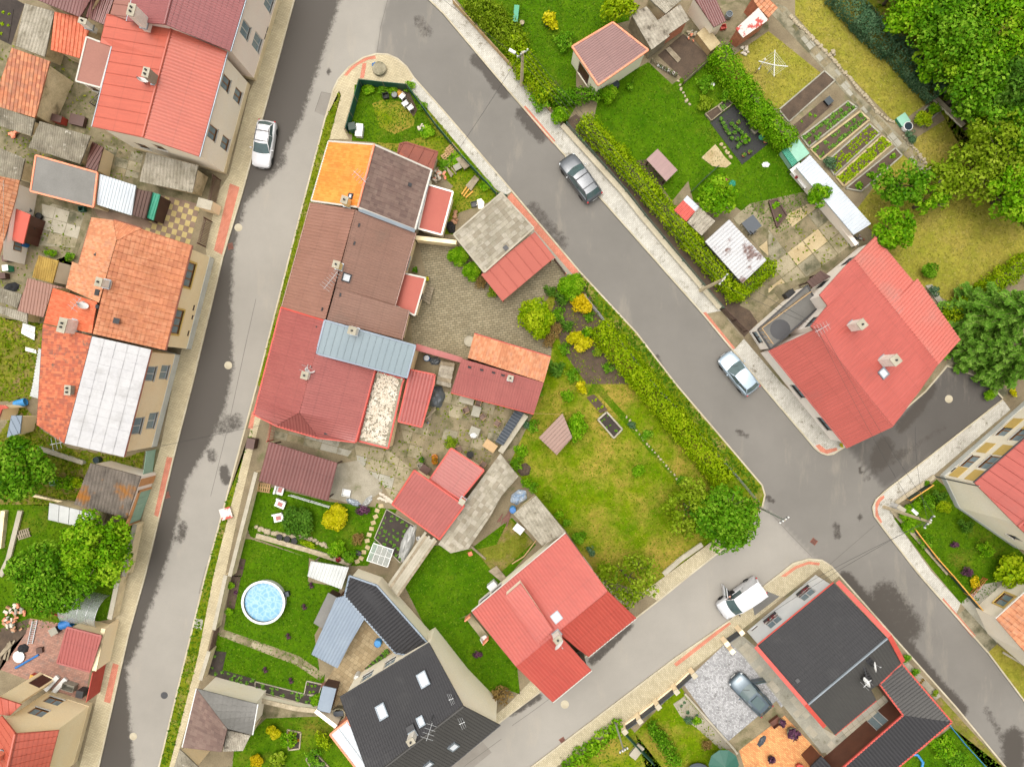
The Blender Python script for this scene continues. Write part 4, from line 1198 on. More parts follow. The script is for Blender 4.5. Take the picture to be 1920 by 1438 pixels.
mat_pave('pave_beige', (212,198,164),(196,182,148),(150,136,106), .28,.14, R(-14), dirt=(160,148,116), dl=(.58,.85))
mat_pave('pave_c', (206,194,164),(186,174,142),(140,128,100), .28,.14, R(52), dirt=(150,138,110), dl=(.58,.85))
mat_pave('pave_red', (222,142,116),(206,124,98),(168,108,86), .28,.14, R(-50), dirt=(190,150,128), dl=(.6,.85))
mat_pave('pave_grey', (214,210,200),(196,192,182),(168,163,150), .28,.14, R(-50), dirt=(122,113,94), dl=(.54,.66))
mat_pave('pave_yard', (160,148,120),(138,126,98),(80,72,50), .42,.21, R(-8), dirt=(110,102,78), dl=(.5,.72), msize=.02)
mat_pave('pave_mosaic', (206,206,208),(150,150,154),(150,148,146), .16,.12, R(38), dirt=(96,92,90), dl=(.56,.66), msize=.015)
mat_pave('pave_orange', (236,178,112),(214,140,84),(170,112,72), .3,.15, R(38), dirt=(196,160,128), dl=(.6,.8))
mat_pave('pave_redyard', (190,142,122),(160,116,100),(128,100,88), .3,.15, R(-14), dirt=(120,112,106), dl=(.52,.68))
mat_pave('pave_cell', (184,164,128),(160,138,102),(110,96,66), .4,.4, R(36), dirt=(128,110,78), dl=(.54,.7), offset=0.3)
mat_grass('lawn_fresh', (64,106,4),(88,124,12), dry=(116,122,36), dl=(.56,.8))
mat_grass('lawn_mid', (88,124,2),(122,140,14), dry=(160,142,62), dl=(.46,.62), ds=.16, soil=(160,130,84), sl=(.66,.76))
mat_grass('lawn_dry', (140,142,48),(164,152,66), dry=(172,152,84), dl=(.5,.75), ds=.25)
mat_grass('lawn_dark', (64,104,4),(94,126,14), dry=(122,116,44), dl=(.54,.72), soil=(112,92,62), sl=(.6,.72))
mat_grass('verge', (96,118,10),(128,136,30), dry=(166,148,92), dl=(.5,.66), ds=.5)
mat_grass('wild', (96,106,22),(132,132,50), dry=(146,124,84), dl=(.48,.64), ds=.5, soil=(108,90,66), sl=(.56,.7))
mat_leaf('blade', (58,102,4),(86,128,8),(128,158,34))
mat_leaf('blade_dry', (142,142,46),(168,160,72),(194,182,106))
mat_leaf('blade_mid', (86,122,0),(122,146,8),(170,168,56))
mat_leaf('leaf_fresh', (62,118,0),(120,180,8),(180,216,48), .35)
mat_leaf('leaf_mid', (46,96,0),(98,156,12),(158,200,56), .3)
mat_leaf('leaf_dark', (44,84,8),(76,122,24),(116,158,52), .25)
mat_leaf('leaf_blue', (50,88,54),(86,122,84),(128,156,116), .25)
mat_leaf('leaf_lime', (92,132,0),(152,186,0),(204,220,40), .35)
mat_leaf('leaf_yel', (166,172,0),(214,208,6),(248,232,56), .3)
mat_leaf('leaf_gold', (186,168,0),(234,204,10),(252,226,60), .3)
mat_leaf('leaf_olive', (76,106,0),(130,160,16),(182,202,64), .3)
mat_leaf('leaf_conif', (52,96,12),(100,152,40),(156,196,84), .2)
mat_leaf('leaf_brown', (96,74,36),(140,112,62),(172,148,88), .2)
mat_leaf('leaf_purple', (60,34,56),(98,60,86),(140,92,118), .2)
mat_leaf('leaf_redflower', (52,84,30),(150,36,56),(214,60,80), .2)
mat_leaf('leaf_white', (90,130,50),(170,186,130),(236,236,216), .2)
mat_leaf('leaf_veg', (60,112,24),(104,156,48),(150,192,84), .3)
mat_leaf('leaf_orangefl', (88,116,20),(206,130,34),(236,170,60), .2)
mat('bark', (112,96,76),(84,70,54), .95, s1=3, s2=14, fine=.3, bmp=.6)
# walls
ALB = 1.15
mat('plaster_cream', (242,232,216),(232,220,200), .9, s1=.5, fine=.06, bmp=.05, c3=(206,188,156), w3=(.62,.8))
mat('plaster_pink', (242,228,216),(234,216,204), .9, s1=.5, fine=.06, bmp=.05)
mat('plaster_yellow', (240,222,184),(230,208,166), .9, s1=.5, fine=.08, bmp=.05, c3=(214,190,148), w3=(.6,.8))
mat('plaster_tan', (238,218,184),(226,202,164), .9, s1=.5, fine=.08, bmp=.05, c3=(204,180,142), w3=(.58,.75))
mat('plaster_white', (244,236,228),(232,220,210), .9, s1=.5, fine=.05, bmp=.05)
mat('plaster_grey', (196,198,200),(184,186,190), .9, s1=.4, fine=.05, bmp=.05)
mat('plaster_old', (206,190,158),(172,156,124), .95, s1=.8, fine=.2, bmp=.25, c3=(124,112,86), w3=(.54,.72), s3=.9)
mat('plaster_stone', (232,224,206),(220,210,188), .95, s1=.6, fine=.1, bmp=.1)
mat('plinth_grey', (178,180,176),(160,162,158), .9, fine=.1)
mat('plinth_tan', (198,182,150),(180,162,128), .9, fine=.12)
mat('brick_wall', (176,112,84),(150,92,70), .9, s1=3, fine=.25)
_alb_w, ALB = ALB, .6
# roofs
RO = dict(lap=2.1, rough=.42, s1=.35, s2=5, fine=.05, bmp=.03)
mat('roof_red', (202,100,78),(194,92,72), c3=(186,100,82), w3=(.62,.8), **RO)
mat('roof_red_b', (198,100,90),(188,92,82), c3=(180,100,92), w3=(.6,.8), **RO)
mat('roof_red_c', (196,84,70),(188,76,64), **RO)
mat('roof_red_fade', (216,116,104),(206,120,108), .5, s1=.4, fine=.08, c3=(198,130,120), w3=(.5,.75), bmp=.03)
mat('roof_rose', (180,98,92),(172,90,85), **RO)
mat('roof_maroon', (176,100,94),(166,90,86), **RO)
mat('roof_wine', (160,92,92),(150,84,84), **RO)
mat('roof_brown', (166,122,106),(156,112,96), c3=(146,112,96), w3=(.58,.8), **RO)
mat('roof_brown_t', (150,112,96),(140,102,86), c3=(130,104,90), w3=(.55,.8), **RO)
mat('roof_mauve', (158,122,118),(148,112,108), **RO)
mat('roof_choc', (132,84,80),(120,74,70), **RO)
mat('roof_umber', (112,88,82),(98,76,70), c3=(150,140,130), w3=(.66,.74), s3=2.5, rough=.7, s1=.6, fine=.12, bmp=.1)
mat('roof_black', (44,43,47),(38,37,41), .7, s1=.3, fine=.06, bmp=.03, c3=(64,63,64), w3=(.55,.8))
mat('roof_black_b', (74,72,70),(66,64,63), .65, s1=.3, fine=.06, bmp=.03)
mat('roof_blue', (142,158,166),(134,150,159), .35, s1=.4, fine=.05, bmp=.03)
mat('roof_slate', (146,160,176),(132,146,164), .4, s1=.4, fine=.05, bmp=.03)
mat('roof_lightmetal', (206,214,222),(188,196,206), .4, s1=.5, fine=.07, bmp=.03, c3=(170,168,166), w3=(.6,.75))
mat('roof_rustwhite', (204,204,206),(188,187,190), .5, s1=.5, fine=.08, c3=(124,100,94), w3=(.51,.56), s3=.42)
mat('roof_greyflat', (136,134,130),(122,120,116), .85, s1=.4, fine=.1, c3=(152,150,144), w3=(.6,.8))
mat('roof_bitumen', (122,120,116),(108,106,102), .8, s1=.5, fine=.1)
mat('roof_redflat', (184,94,78),(176,86,72), .7, s1=.4, fine=.08, c3=(170,84,70), w3=(.6,.75))
mat('roof_redold', (216,98,80),(196,88,72), .75, s1=.7, fine=.12, c3=(170,110,96), w3=(.56,.72), s3=.9)
mat('roof_brownflat', (166,114,100),(156,104,92), .8, s1=.4, fine=.1, c3=(130,92,80), w3=(.62,.68), s3=.5)
mat('roof_rust', (150,82,64),(128,70,58), .8, s1=.9, fine=.18, c3=(186,98,66), w3=(.52,.7), s3=.7)
mat('roof_eternit', (160,152,134),(112,104,88), .95, s1=1.0, s2=10, fine=.3, bmp=.3, c3=(206,200,186), w3=(.6,.72), s3=2.2)
mat('roof_eternit_l', (186,178,162),(142,134,116), .95, s1=1.0, s2=10, fine=.3, bmp=.3, c3=(118,108,90), w3=(.58,.7), s3=2.0)
mat('roof_eternit_d', (128,118,108),(92,84,76), .95, s1=1.0, s2=10, fine=.3, bmp=.3, c3=(160,104,36), w3=(.5,.6), s3=.42)
mat('roof_mossy', (190,158,76),(150,118,48), .9, s1=.9, fine=.2, c3=(118,96,50), w3=(.56,.7), s3=1.2)
mat('roof_whitesheet', (212,211,213),(202,201,204), .45, s1=.7, s2=4, fine=.06, c3=(184,182,182), w3=(.5,.75), s3=.9)
mat('roof_poly', (214,216,214),(196,198,196), .35, s1=.6, fine=.08)
mat('roof_weathered', (190,182,166),(140,130,114), .95, s1=1.4, s2=9, fine=.3, bmp=.3, c3=(92,84,72), w3=(.58,.68), s3=1.4)
mat_tile('tile_orange_new', [(252,152,58),(248,144,50),(255,160,66)], rough=.6)
mat_tile('tile_orange_old', [(220,150,108),(214,142,100),(206,134,94),(224,158,118),(208,146,112)], dirt=(176,120,88), dl=(.56,.75))
mat_tile('tile_orange_deep', [(214,138,98),(208,132,90),(202,126,88),(218,146,106)], dirt=(168,98,66), dl=(.56,.78))
mat_tile('tile_red_new', [(226,116,76),(220,106,66),(230,124,84)], rough=.6)
mat_tile('tile_mottled', [(206,112,76),(192,100,70),(214,124,86),(176,96,72)], dirt=(120,92,80), dl=(.56,.66))
mat_tile('tile_worn', [(212,136,96),(202,124,86),(192,124,94),(218,146,106),(186,114,84)], p=.34, dirt=(158,120,96), dl=(.5,.72))
mat_tile('tile_brown', [(128,104,94),(122,97,88),(132,108,98),(116,92,84)], p=.3, r=.34, dirt=(150,138,126), dl=(.62,.75))
mat_tile('tile_eternit', [(176,168,150),(166,158,140),(184,176,160),(158,148,130)], p=.4, r=.4, dirt=(128,120,100), dl=(.48,.72), rough=.95)
mat('patch_pale', (206,138,130),(200,132,124), **RO)
mat('zinc', (170,180,190),(154,164,174), .4,.6, fine=.08)
mat('ridge_mortar', (216,176,140),(196,150,112), .9, s1=2, fine=.2)
# metal, wood, plastic
plain('frame_white', (240,240,238), .4); plain('frame_wood', (176,118,58), .5); plain('frame_dark', (70,52,46), .5); plain('frame_tan', (196,160,110), .6)
plain('door_brown', (96,52,42), .5); plain('shutter', (92,62,54), .6); plain('sill', (214,208,198), .6); plain('yellow_trim', (250,212,120), .8)
plain('steel', (120,122,124), .4,.8); plain('steel_light', (206,208,210), .4,.5); plain('dark_grey', (58,58,62), .55); plain('black', (22,22,24), .7)
plain('white_plastic', (244,244,242), .45); plain('wicker', (126,102,90), .8); plain('blue_plastic', (36,120,196), .45); plain('blue_bright', (60,150,216), .45)
plain('green_plastic', (60,160,120), .5); plain('teal_sheet', (30,150,120), .5); plain('tyre', (34,34,36), .85); plain('rust', (140,84,66), .85)
plain('fence_green', (34,96,80), .6); plain('fence_dark', (44,66,54), .6); plain('fence_panel', (66,74,84), .5); plain('cable', (60,58,56), .6)
plain('lamp_clear', (226,232,238), .15,0,.5); plain('lamp_red', (200,30,34), .25,0,.5)
plain('glass', (150,172,182), .08); plain('car_glass', (84,104,106), .06,0,.3); plain('sky_glass', (226,230,236), .15); plain('water_dark', (50,62,70), .15)
plain('poly_clear', (222,228,228), .25,0,0,.45); plain('glasshouse', (206,218,216), .15,0,0,.4); plain('foil', (176,178,182), .35,0,0,.9)
plain('paint_white', (226,226,230), .3,0,.6); plain('paint_grey', (98,102,108), .3,.5,.6); plain('paint_silver', (186,204,220), .3,.5,.6); plain('paint_steel', (92,108,120), .3,.5,.6)
mat('wood_grey', (176,162,138),(136,122,100), .9, s1=2, s2=16, fine=.25, bmp=.3); mat('wood_pale', (222,190,140),(196,160,110), .85, s1=2, fine=.15); mat('pallet_wood', (206,170,120),(176,140,96), .9, s1=2, fine=.2)
mat('wood_brown', (122,72,52),(106,60,44), .6, s1=1, fine=.12); mat('wood_dark', (96,66,56),(80,54,46), .7, s1=1, fine=.15); mat('wood_yellow', (232,176,74),(212,150,56), .8, fine=.15)
mat('stone', (196,182,156),(160,146,118), .95, s1=2, fine=.25, bmp=.3); mat('stone_white', (232,222,206),(206,190,168), .95, s1=2, fine=.25); mat('stone_rust', (206,160,126),(178,130,100), .95, s1=2, fine=.25)
mat('tile_check_y', (202,184,126),(180,160,104), .9, s1=1, fine=.15); mat('tile_check_b', (152,128,110),(128,106,90), .9, s1=1, fine=.15)
mat('tarp_grey', (110,116,122),(84,90,96), .4, s1=2, fine=.15); mat('tarp_plastic', (186,186,182),(150,150,148), .3, s1=2, fine=.2); mat('tarp_blue', (120,150,186),(206,212,216), .4, s1=3, fine=.2)
ALB = .95
mat('concrete_pole', (200,186,156),(180,164,134), .9, s1=2, fine=.12); mat('chim_white', (232,228,220),(212,206,194), .9, s1=2, fine=.12); mat('chim_brick', (226,140,110),(206,120,92), .9, s1=3, fine=.15); mat('chim_yellow', (232,204,142),(216,186,122), .9, s1=2, fine=.12)
ALB = .6
mat('red_paint', (214,84,70),(196,72,60), .6, s1=1.5, fine=.12); mat('mint_paint', (176,216,196),(160,200,178), .7, s1=1, fine=.1); mat('orange_paint', (238,176,120),(226,160,104), .8, s1=1, fine=.1)
mat('net_green', (64,104,92),(44,80,66), .8, s1=1.5, s2=14, fine=.3, bmp=.5)
mat('cloth_black', (34,34,38),(26,26,30), .9, fine=.1); mat('denim', (112,122,134),(92,102,116), .9, fine=.1); mat('skin', (222,168,144),(210,152,128), .55, fine=.05, bmp=0); mat('hair', (44,34,30),(34,26,24), .6, fine=.2)
def pool_water():
 m, nt, b = newmat('pool_water'); v = coords(nt, 'Object')
 w = nt.nodes.new('ShaderNodeTexVoronoi'); w.feature = 'DISTANCE_TO_EDGE'; w.inputs['Scale'].default_value = 3.4; nz = nt.nodes.new('ShaderNodeTexNoise'); nz.inputs['Scale'].default_value = 1.5
 nt.links.new(v, nz.inputs['Vector']); mx = nt.nodes.new('ShaderNodeMix'); mx.data_type = 'VECTOR'; mx.inputs[0].default_value = .35; nt.links.new(v, mx.inputs[4]); nt.links.new(nz.outputs['Color'], mx.inputs[5]); nt.links.new(mx.outputs[1], w.inputs['Vector'])
 r = ramp(nt, [(0.0, lin((170,206,226))),(.07, lin((136,186,216))),(.3, lin((114,172,208)))]); nt.links.new(w.outputs['Distance'], r.inputs[0]); nt.links.new(r.outputs[0], b.inputs['Base Color']); b.inputs['Roughness'].default_value = .12
pool_water()
def asphalt():
 m, nt, b = newmat('asphalt'); v = coords(nt, 'Object')
 wet = nt.nodes.new('ShaderNodeAttribute'); wet.attribute_name = 'wet'; zone = nt.nodes.new('ShaderNodeAttribute'); zone.attribute_name = 'zone'
 base = mixc(nt, zone.outputs['Fac'], lin((162,157,149)), lin((124,120,115)))
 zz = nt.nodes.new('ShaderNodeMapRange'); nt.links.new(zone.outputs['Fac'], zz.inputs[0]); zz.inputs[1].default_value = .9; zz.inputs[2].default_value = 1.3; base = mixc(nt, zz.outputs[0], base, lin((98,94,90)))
 n1 = noise(nt, v, .12,6,.65); g = ramp(nt, [(.3, (.88,) * 3),(.7, (1.1,) * 3)]); nt.links.new(n1, g.inputs[0]); base = mixc(nt, 1.0, base, g.outputs[0], 'MULTIPLY')
 # wheel-worn streaks and pale dust
 n4 = noise(nt, coords(nt, 'Object', (1.0,.25,1), R(-52)), .5,6,.7); g4 = ramp(nt, [(.56, (0,0,0)),(.78, (1,1,1))]); nt.links.new(n4, g4.inputs[0])
 k4 = nt.nodes.new('ShaderNodeMath'); k4.operation = 'MULTIPLY'; nt.links.new(g4.outputs[0], k4.inputs[0]); k4.inputs[1].default_value = .3; base = mixc(nt, k4.outputs[0], base, lin((192,180,160)))
 n2 = noise(nt, v, 26,3,.8); g2 = ramp(nt, [(.3, (.88,) * 3),(.7, (1.12,) * 3)]); nt.links.new(n2, g2.inputs[0]); base = mixc(nt, 1.0, base, g2.outputs[0], 'MULTIPLY')
 n3 = noise(nt, v, 1.9,12,.85)
 a = nt.nodes.new('ShaderNodeMath'); a.operation = 'MULTIPLY_ADD'; nt.links.new(n3, a.inputs[0]); a.inputs[1].default_value = .9; nt.links.new(wet.outputs['Fac'], a.inputs[2])
 k = ramp(nt, [(.8, (0,0,0)),(.97, (1,1,1))]); nt.links.new(a.outputs[0], k.inputs[0])
 wc = mixc(nt, .95, base, lin((74,68,62)))
 nt.links.new(mixc(nt, k.outputs[0], base, wc), b.inputs['Base Color'])
 rr = nt.nodes.new('ShaderNodeMapRange'); nt.links.new(k.outputs[0], rr.inputs[0]); rr.inputs[3].default_value = .9; rr.inputs[4].default_value = .55; nt.links.new(rr.outputs[0], b.inputs['Roughness'])
 b.inputs['Specular IOR Level'].default_value = .2
 bump(nt, b, n2,.25,.01)
asphalt()

# ---------------------------------------------------------------- the ground: terrain, roads, raised blocks, pavements
o = MB().face([(-900,-900,-.12),(900,-900,-.12),(900,900,-.12),(-900,900,-.12)]).build('terrain', 'wild'); tag(o, kind='structure')
KA_L = '605 -200,551 0,491 223,454 360,417 482,360 720,330 836,271 1080,240 1190,184 1438,130 1660'
KA_R = '300 1438,388 1075,426 936,484 720,576 360,612 222,620 195,626 172,636 151,655 129,682 111,706 104,727 105,745 113,762 128,775 148,835 215,959 360,1085 510,1192 625,1265 720,1427 910,1432 928,1427 950,1405 982,1352 1029,1291 1077,1232 1125,1011 1295,960 1333,860 1410,800 1460'
KB_R = '640 -186,802 0,830 27,959 180,1057 292,1122 370,1177 432,1314 587,1370 655,1440 739,1517 830,1527 842,1538 850,1550 854,1562 852,1573 845,1585 838,1665 795,1735 735,1775 688,1845 712,1878 748'
KR2 = '1878 748,1657 920,1641 935,1634 950,1637 967,1655 992,1722 1078,1850 1223,1919 1315,2080 1520'
KS = '850 1540,997 1438,1120 1345,1265 1235,1370 1163,1432 1100,1462 1077,1487 1057,1515 1049,1540 1051,1557 1062,1572 1079,1677 1198,1790 1325,1882 1436,1990 1570'
def poly_np(s): return np.array([(p.x, p.y) for p in G(s)])
def sd_poly(X, Y, P):
 """distance to a polygon's edge, positive inside"""
 d = np.full(X.shape, 1e9); ins = np.zeros(X.shape, bool)
 for i in range(len(P)):
  a, b = P[i - 1], P[i]; e = b - a; L = (e * e).sum() + 1e-12
  t = np.clip(((X - a[0]) * e[0] + (Y - a[1]) * e[1]) / L, 0,1); d = np.minimum(d, np.hypot(X - a[0] - t * e[0], Y - a[1] - t * e[1]))
  c = ((a[1] > Y) != (b[1] > Y)) & (X < (b[0] - a[0]) * (Y - a[1]) / (b[1] - a[1] + 1e-12) + a[0]); ins ^= c
 return np.where(ins, d, -d)
def road():
 nx, ny = 330,250; x = np.linspace(-62,62, nx); y = np.linspace(-47,47, ny); X, Y = np.meshgrid(x, y)
 wet = np.zeros(X.shape)
 band = poly_np('551 0,491 223,454 360,417 482,360 720,330 836,271 1080,240 1190,184 1438,130 1660,180 1660,245 1438,236 1310,232 1250,255 1210,272 1150,302 1070,322 1000,345 900,388 830,418 760,432 690,428 560,433 470,455 380,508 320,560 224,600 100,632 0,690 -200,605 -200')
 wet = np.maximum(wet, np.clip(.54 + sd_poly(X, Y, band) * .4,0,.74))
 for ch, r, st in (('890 112,912 130,930 158,946 176', .55,.62),('978 213,1000 240,1014 256', .7,.58),('1000 392,1030 430,1052 455', 1.0,.47),('1658 838,1650 862', .9,.66),('1690 800,1720 765,1745 728', .7,.56),('1640 878,1690 850', .8,.46),
       ('1585 1085,1640 1150,1700 1215,1760 1290,1800 1330', .75,.64),('1660 1120,1700 1175', 1.7,.57),('1900 1385,1900 1430', 1.2,.6),('1612 880,1616 886', .25,.6),('1612 972,1614 968', .3,.6),('1568 985,1570 1005', .5,.5),('420 880,424 900', .5,.62),('418 800,440 790', 1.1,.48),('400 860,398 850', .6,.5),
       ('345 985,338 1010', .6,.5),('618 133,616 138', .25,.66),('785 40,800 60', .9,.44),('560 70,600 60', .8,.5),('1100 545,1118 560', .4,.5),('1230 670,1240 690', .5,.48),('1380 808,1400 818', .4,.5),('1520 1255,1190 1180', .01,.1),('1110 1240,1180 1172', .5,.55),('960 1335,1010 1305', .5,.55),('470 345,520 300', 1.2,.5),('1880 1385,1850 1330', .6,.44),('1450 940,1436 930', .3,.58),('1620 900,1770 800', .5,.4)):
  P = poly_np(ch)
  d = np.full(X.shape, 1e9)
  for i in range(len(P) - 1):
   a, b = P[i], P[i + 1]; e = b - a; L = (e * e).sum() + 1e-12; t = np.clip(((X - a[0]) * e[0] + (Y - a[1]) * e[1]) / L, 0,1); d = np.minimum(d, np.hypot(X - a[0] - t * e[0], Y - a[1] - t * e[1]))
  wet = np.maximum(wet, np.clip(st - .45 * (d / r - .5), 0, st))
 zone = np.clip(.5 + 4 * sd_poly(X, Y, poly_np('727 0,714 50,705 112,1100 560,1432 940,1440 958,1522 1043,1620 1130,1990 1570,2500 1570,2500 -300,727 -300')), 0,1) * .85
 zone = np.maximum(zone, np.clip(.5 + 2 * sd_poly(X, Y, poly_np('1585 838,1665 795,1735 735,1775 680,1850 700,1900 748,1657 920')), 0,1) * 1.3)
 me = bpy.data.meshes.new('road')
 v = np.stack([X, Y, np.zeros_like(X)], 2).reshape(-1,3); i = np.arange((nx - 1) * (ny - 1)); r0 = i // (nx - 1) * nx + i % (nx - 1)
 f = np.stack([r0, r0 + 1, r0 + nx + 1, r0 + nx], 1)
 me.vertices.add(len(v)); me.vertices.foreach_set('co', v.reshape(-1).astype(np.float32)); me.loops.add(f.size); me.loops.foreach_set('vertex_index', f.reshape(-1).astype(np.int32)); me.polygons.add(len(f)); me.polygons.foreach_set('loop_start', np.arange(0, f.size, 4, dtype=np.int32))
 for n, a in (('wet', wet),('zone', zone)):
  at = me.attributes.new(n, 'FLOAT', 'POINT'); at.data.foreach_set('value', a.reshape(-1).astype(np.float32))
 me.update(calc_edges=True); me.materials.append(M['asphalt']); o = bpy.data.objects.new('road', me); link(o); tag(o, kind='structure')
road()
def block(s, extra, m='dirt', name='block_ground'):
 o = MB().prism(G(s + ',' + extra), -.1,.10, bottom=False).build(name, m); tag(o, kind='structure'); return o
block(KA_L, '-500 1660,-500 -200'); block(KA_R, '700 1560,270 1560'); block(KB_R, '1920 715,2500 300,2500 -300,640 -300'); block(KR2, '2500 1520,2500 300,1920 715'); block(KS, '1400 1700')
for k, sgn in ((KA_L, 1),(KA_R, 1),(KB_R, 1),(KR2,1),(KS, 1)):
 P = G(k); a = strip('kerb', P, 0.0,.14,.128, 'kerb', .2, piece=1.0)
# pavements
sheet('pavement', KA_L + ', 100 1660,150 1438,184 1301,195 1248,240 1078,268 970,287 890,303 834,325 720,333 688,388 478,387 464,410 360,430 330,468 175,480 148,516 0,560 -200', 'pave_beige', 1)
for s in ('450 352,432 345,402 470,417 478', '325 858,314 856,290 965,301 970', '224 1245,213 1242,196 1314,208 1317'): sheet('pavement_red', s, 'pave_red', 2)
sheet('pavement', '612 222,620 195,626 172,636 151,655 129,682 111,706 104,727 105,745 113,762 128,775 148,765 162,672 148,645 243,655 262,618 262,640 175', 'pave_beige', 1)
sheet('pavement_red', '10:660 570,700 520,760 470,830 435,895 422,900 445,840 455,770 490,715 535,685 575', 'pave_red', 2)
sheet('pavement_red', '10:780 590,800 480,830 478,810 592', 'pave_red', 3)
sheet('verge', '484 722,576 360,612 222,636 172,640 180,618 262,590 375,497 735', 'verge', 1); tufts('grass', '484 722,576 360,612 222,636 172,640 180,618 262,590 375,497 735', 'blade_mid', 30,.14)
sheet('pavement', '775 148,835 215,959 360,950 366,930 356,765 162', 'pave_grey', 1)
sheet('pavement_red', '959 362,1085 510,1075 517,950 372', 'pave_red', 1)
sheet('pavement', '950 372,1075 517,1062 520,1000 445,940 378', 'slab_grey', 1)
sheet('verge', '1085 510,1192 625,1265 720,1427 910,1432 928,1427 950,1405 982,1352 1029,1340 1010,1415 930,1240 728,1170 640,1090 545', 'verge', 1); tufts('grass', '1085 512,1192 627,1265 722,1425 912,1415 930,1240 728,1170 640,1090 545', 'blade', 40,.18)
sheet('pavement', '1405 982,1352 1029,1291 1077,1232 1125,1205 1110,1330 1015', 'pave_c', 2)
sheet('pavement', '1050 1270,1011 1295,960 1333,860 1410,850 1400,950 1322,1000 1270', 'pave_c', 2)
sheet('verge', '478 805,426 936,388 1075,300 1438,260 1600,275 1600,318 1438,372 1230,402 1075,437 936,470 805', 'verge', 1); tufts('grass', '478 805,426 936,388 1075,300 1438,318 1438,372 1230,402 1075,437 936,470 805', 'blade', 30,.14)
sheet('pavement', '484 740,470 805,437 936,402 1075,372 1230,318 1438,275 1600,300 1600,338 1400,376 1275,423 1078,450 950,484 805,500 745', 'pave_beige', 2)
sheet('pavement_red', '02:1860 330,1895 335,1917 215,1890 205', 'pave_red', 3)
sheet('driveway_crossing', '03:1465 320,1525 330,1515 405,1455 390', 'slab_grey', 4)
sheet('pavement', KB_R.split('1735')[0] + '1590 825,1466 720,1391 632,1350 579,1168 360,1050 233,960 130,850 0,690 -186', 'pave_grey', 1)
sheet('pavement', '1352 583,1394 636,1377 655,1316 590', 'slab_b', 2)
sheet('pavement_red', '20:100 795,325 1060,305 1080,80 815', 'pave_red', 2); sheet('pavement_red', '21:1425 905,1450 900,1668 1170,1645 1185', 'pave_red', 3)
sheet('pavement_red', '32:350 460,380 450,430 490,510 475,518 495,440 522,390 505', 'pave_red', 2)
sheet('pavement', '1878 748,1657 920,1641 935,1634 950,1637 967,1655 992,1722 1078,1790 1155,1800 1130,1745 1070,1675 972,1670 955,1750 890,1893 768', 'pave_grey', 1)
sheet('pavement_red', '32:800 890,830 845,865 830,868 850,835 880,815 930,822 975,852 1030,838 1042,800 985', 'pave_red', 2)
sheet('pavement', '1790 1155,1850 1223,1868 1205,1815 1135', 'old_conc', 1); sheet('pavement_red', '33:1305 165,1550 450,1530 465,1300 190', 'pave_red', 2)
sheet('verge', '1850 1223,1919 1315,2000 1400,2000 1300,1868 1207', 'lawn_dry', 1)
sheet('pavement', KS.split('1677')[0] + '1560 1090,1535 1065,1390 1180,1190 1340,1040 1438,950 1500', 'pave_c', 1)
sheet('pavement_red', '23:1210 660,1620 345,1640 360,1230 680', 'pave_red', 2); sheet('pavement_red', '32:90 1438,200 1360,300 1325,385 1335,380 1355,300 1345,210 1378,130 1438', 'pave_red', 2)
# cut and sealed patches in the asphalt
mat('asphalt_patch', (150,144,136),(138,132,124), .9, s1=.6, s2=20, fine=.14, bmp=.1); mat('asphalt_dark', (112,106,100),(104,98,92), .9, s1=.6, s2=20, fine=.14, bmp=.1)
def rpatch(s, m, name='road_patch'): tag(MB().prism(G(s), -.02,.005, bottom=False).build(name, m), kind='structure')
for s_ in ('10:490 690,575 708,530 880,440 838', '1215 835,1240 815,1300 885,1275 905', '395 1120,372 1112,385 1062,404 1070', '840 1440,905 1390,922 1410,860 1460'): rpatch(s_, 'asphalt_patch')
def rseam(s, w=.035):
 P = G(s); mb = MB()
 for i in range(len(P) - 1): mb.bar(P[i] + Vector((0,0,.001)), P[i + 1] + Vector((0,0,.001)), w, .012)
 tag(mb.build('road_seam', 'asphalt_dark'), kind='structure')
for s_ in ('727 0,714 50,705 112', '1436 952,1480 1000,1522 1043', '960 1360,1000 1332,1035 1306', '10:440 838,490 690,575 708', '1556 1058,1640 985', '940 1385,870 1436', '480 560,462 640,430 790,395 930'): rseam(s_)
# ---------------------------------------------------------------- houses, sheds, garages
def sheet_pieces(root, pl, nu, nv, m, name='sheet'):
 P = pl.P
 for j in range(nv):
  for i in range(nu):
   def at(u, v): return P[0].lerp(P[1], u).lerp(P[3].lerp(P[2], u), v)
   q = [at((i + .006) / nu, (j - .02) / nv), at((i + .994) / nu, (j - .02) / nv), at((i + .994) / nu, (j + .98) / nv), at((i + .006) / nu, (j + .98) / nv)]
   e = rnd.uniform(.03,.05); up = [pl.n * (e + .04), pl.n * (e + .04), pl.n * e, pl.n * e]
   V = [a - pl.n * .01 for a in q] + [a + b for a, b in zip(q, up)]; f = [[4,5,6,7], [0,1,5,4], [1,2,6,5], [2,3,7,6], [3,0,4,7]]
   if (V[5] - V[4]).cross(V[6] - V[4]).z < 0: f = [x[::-1] for x in f]
   MB().add(V, f).build(name, m, pl.ob, root['_o'])
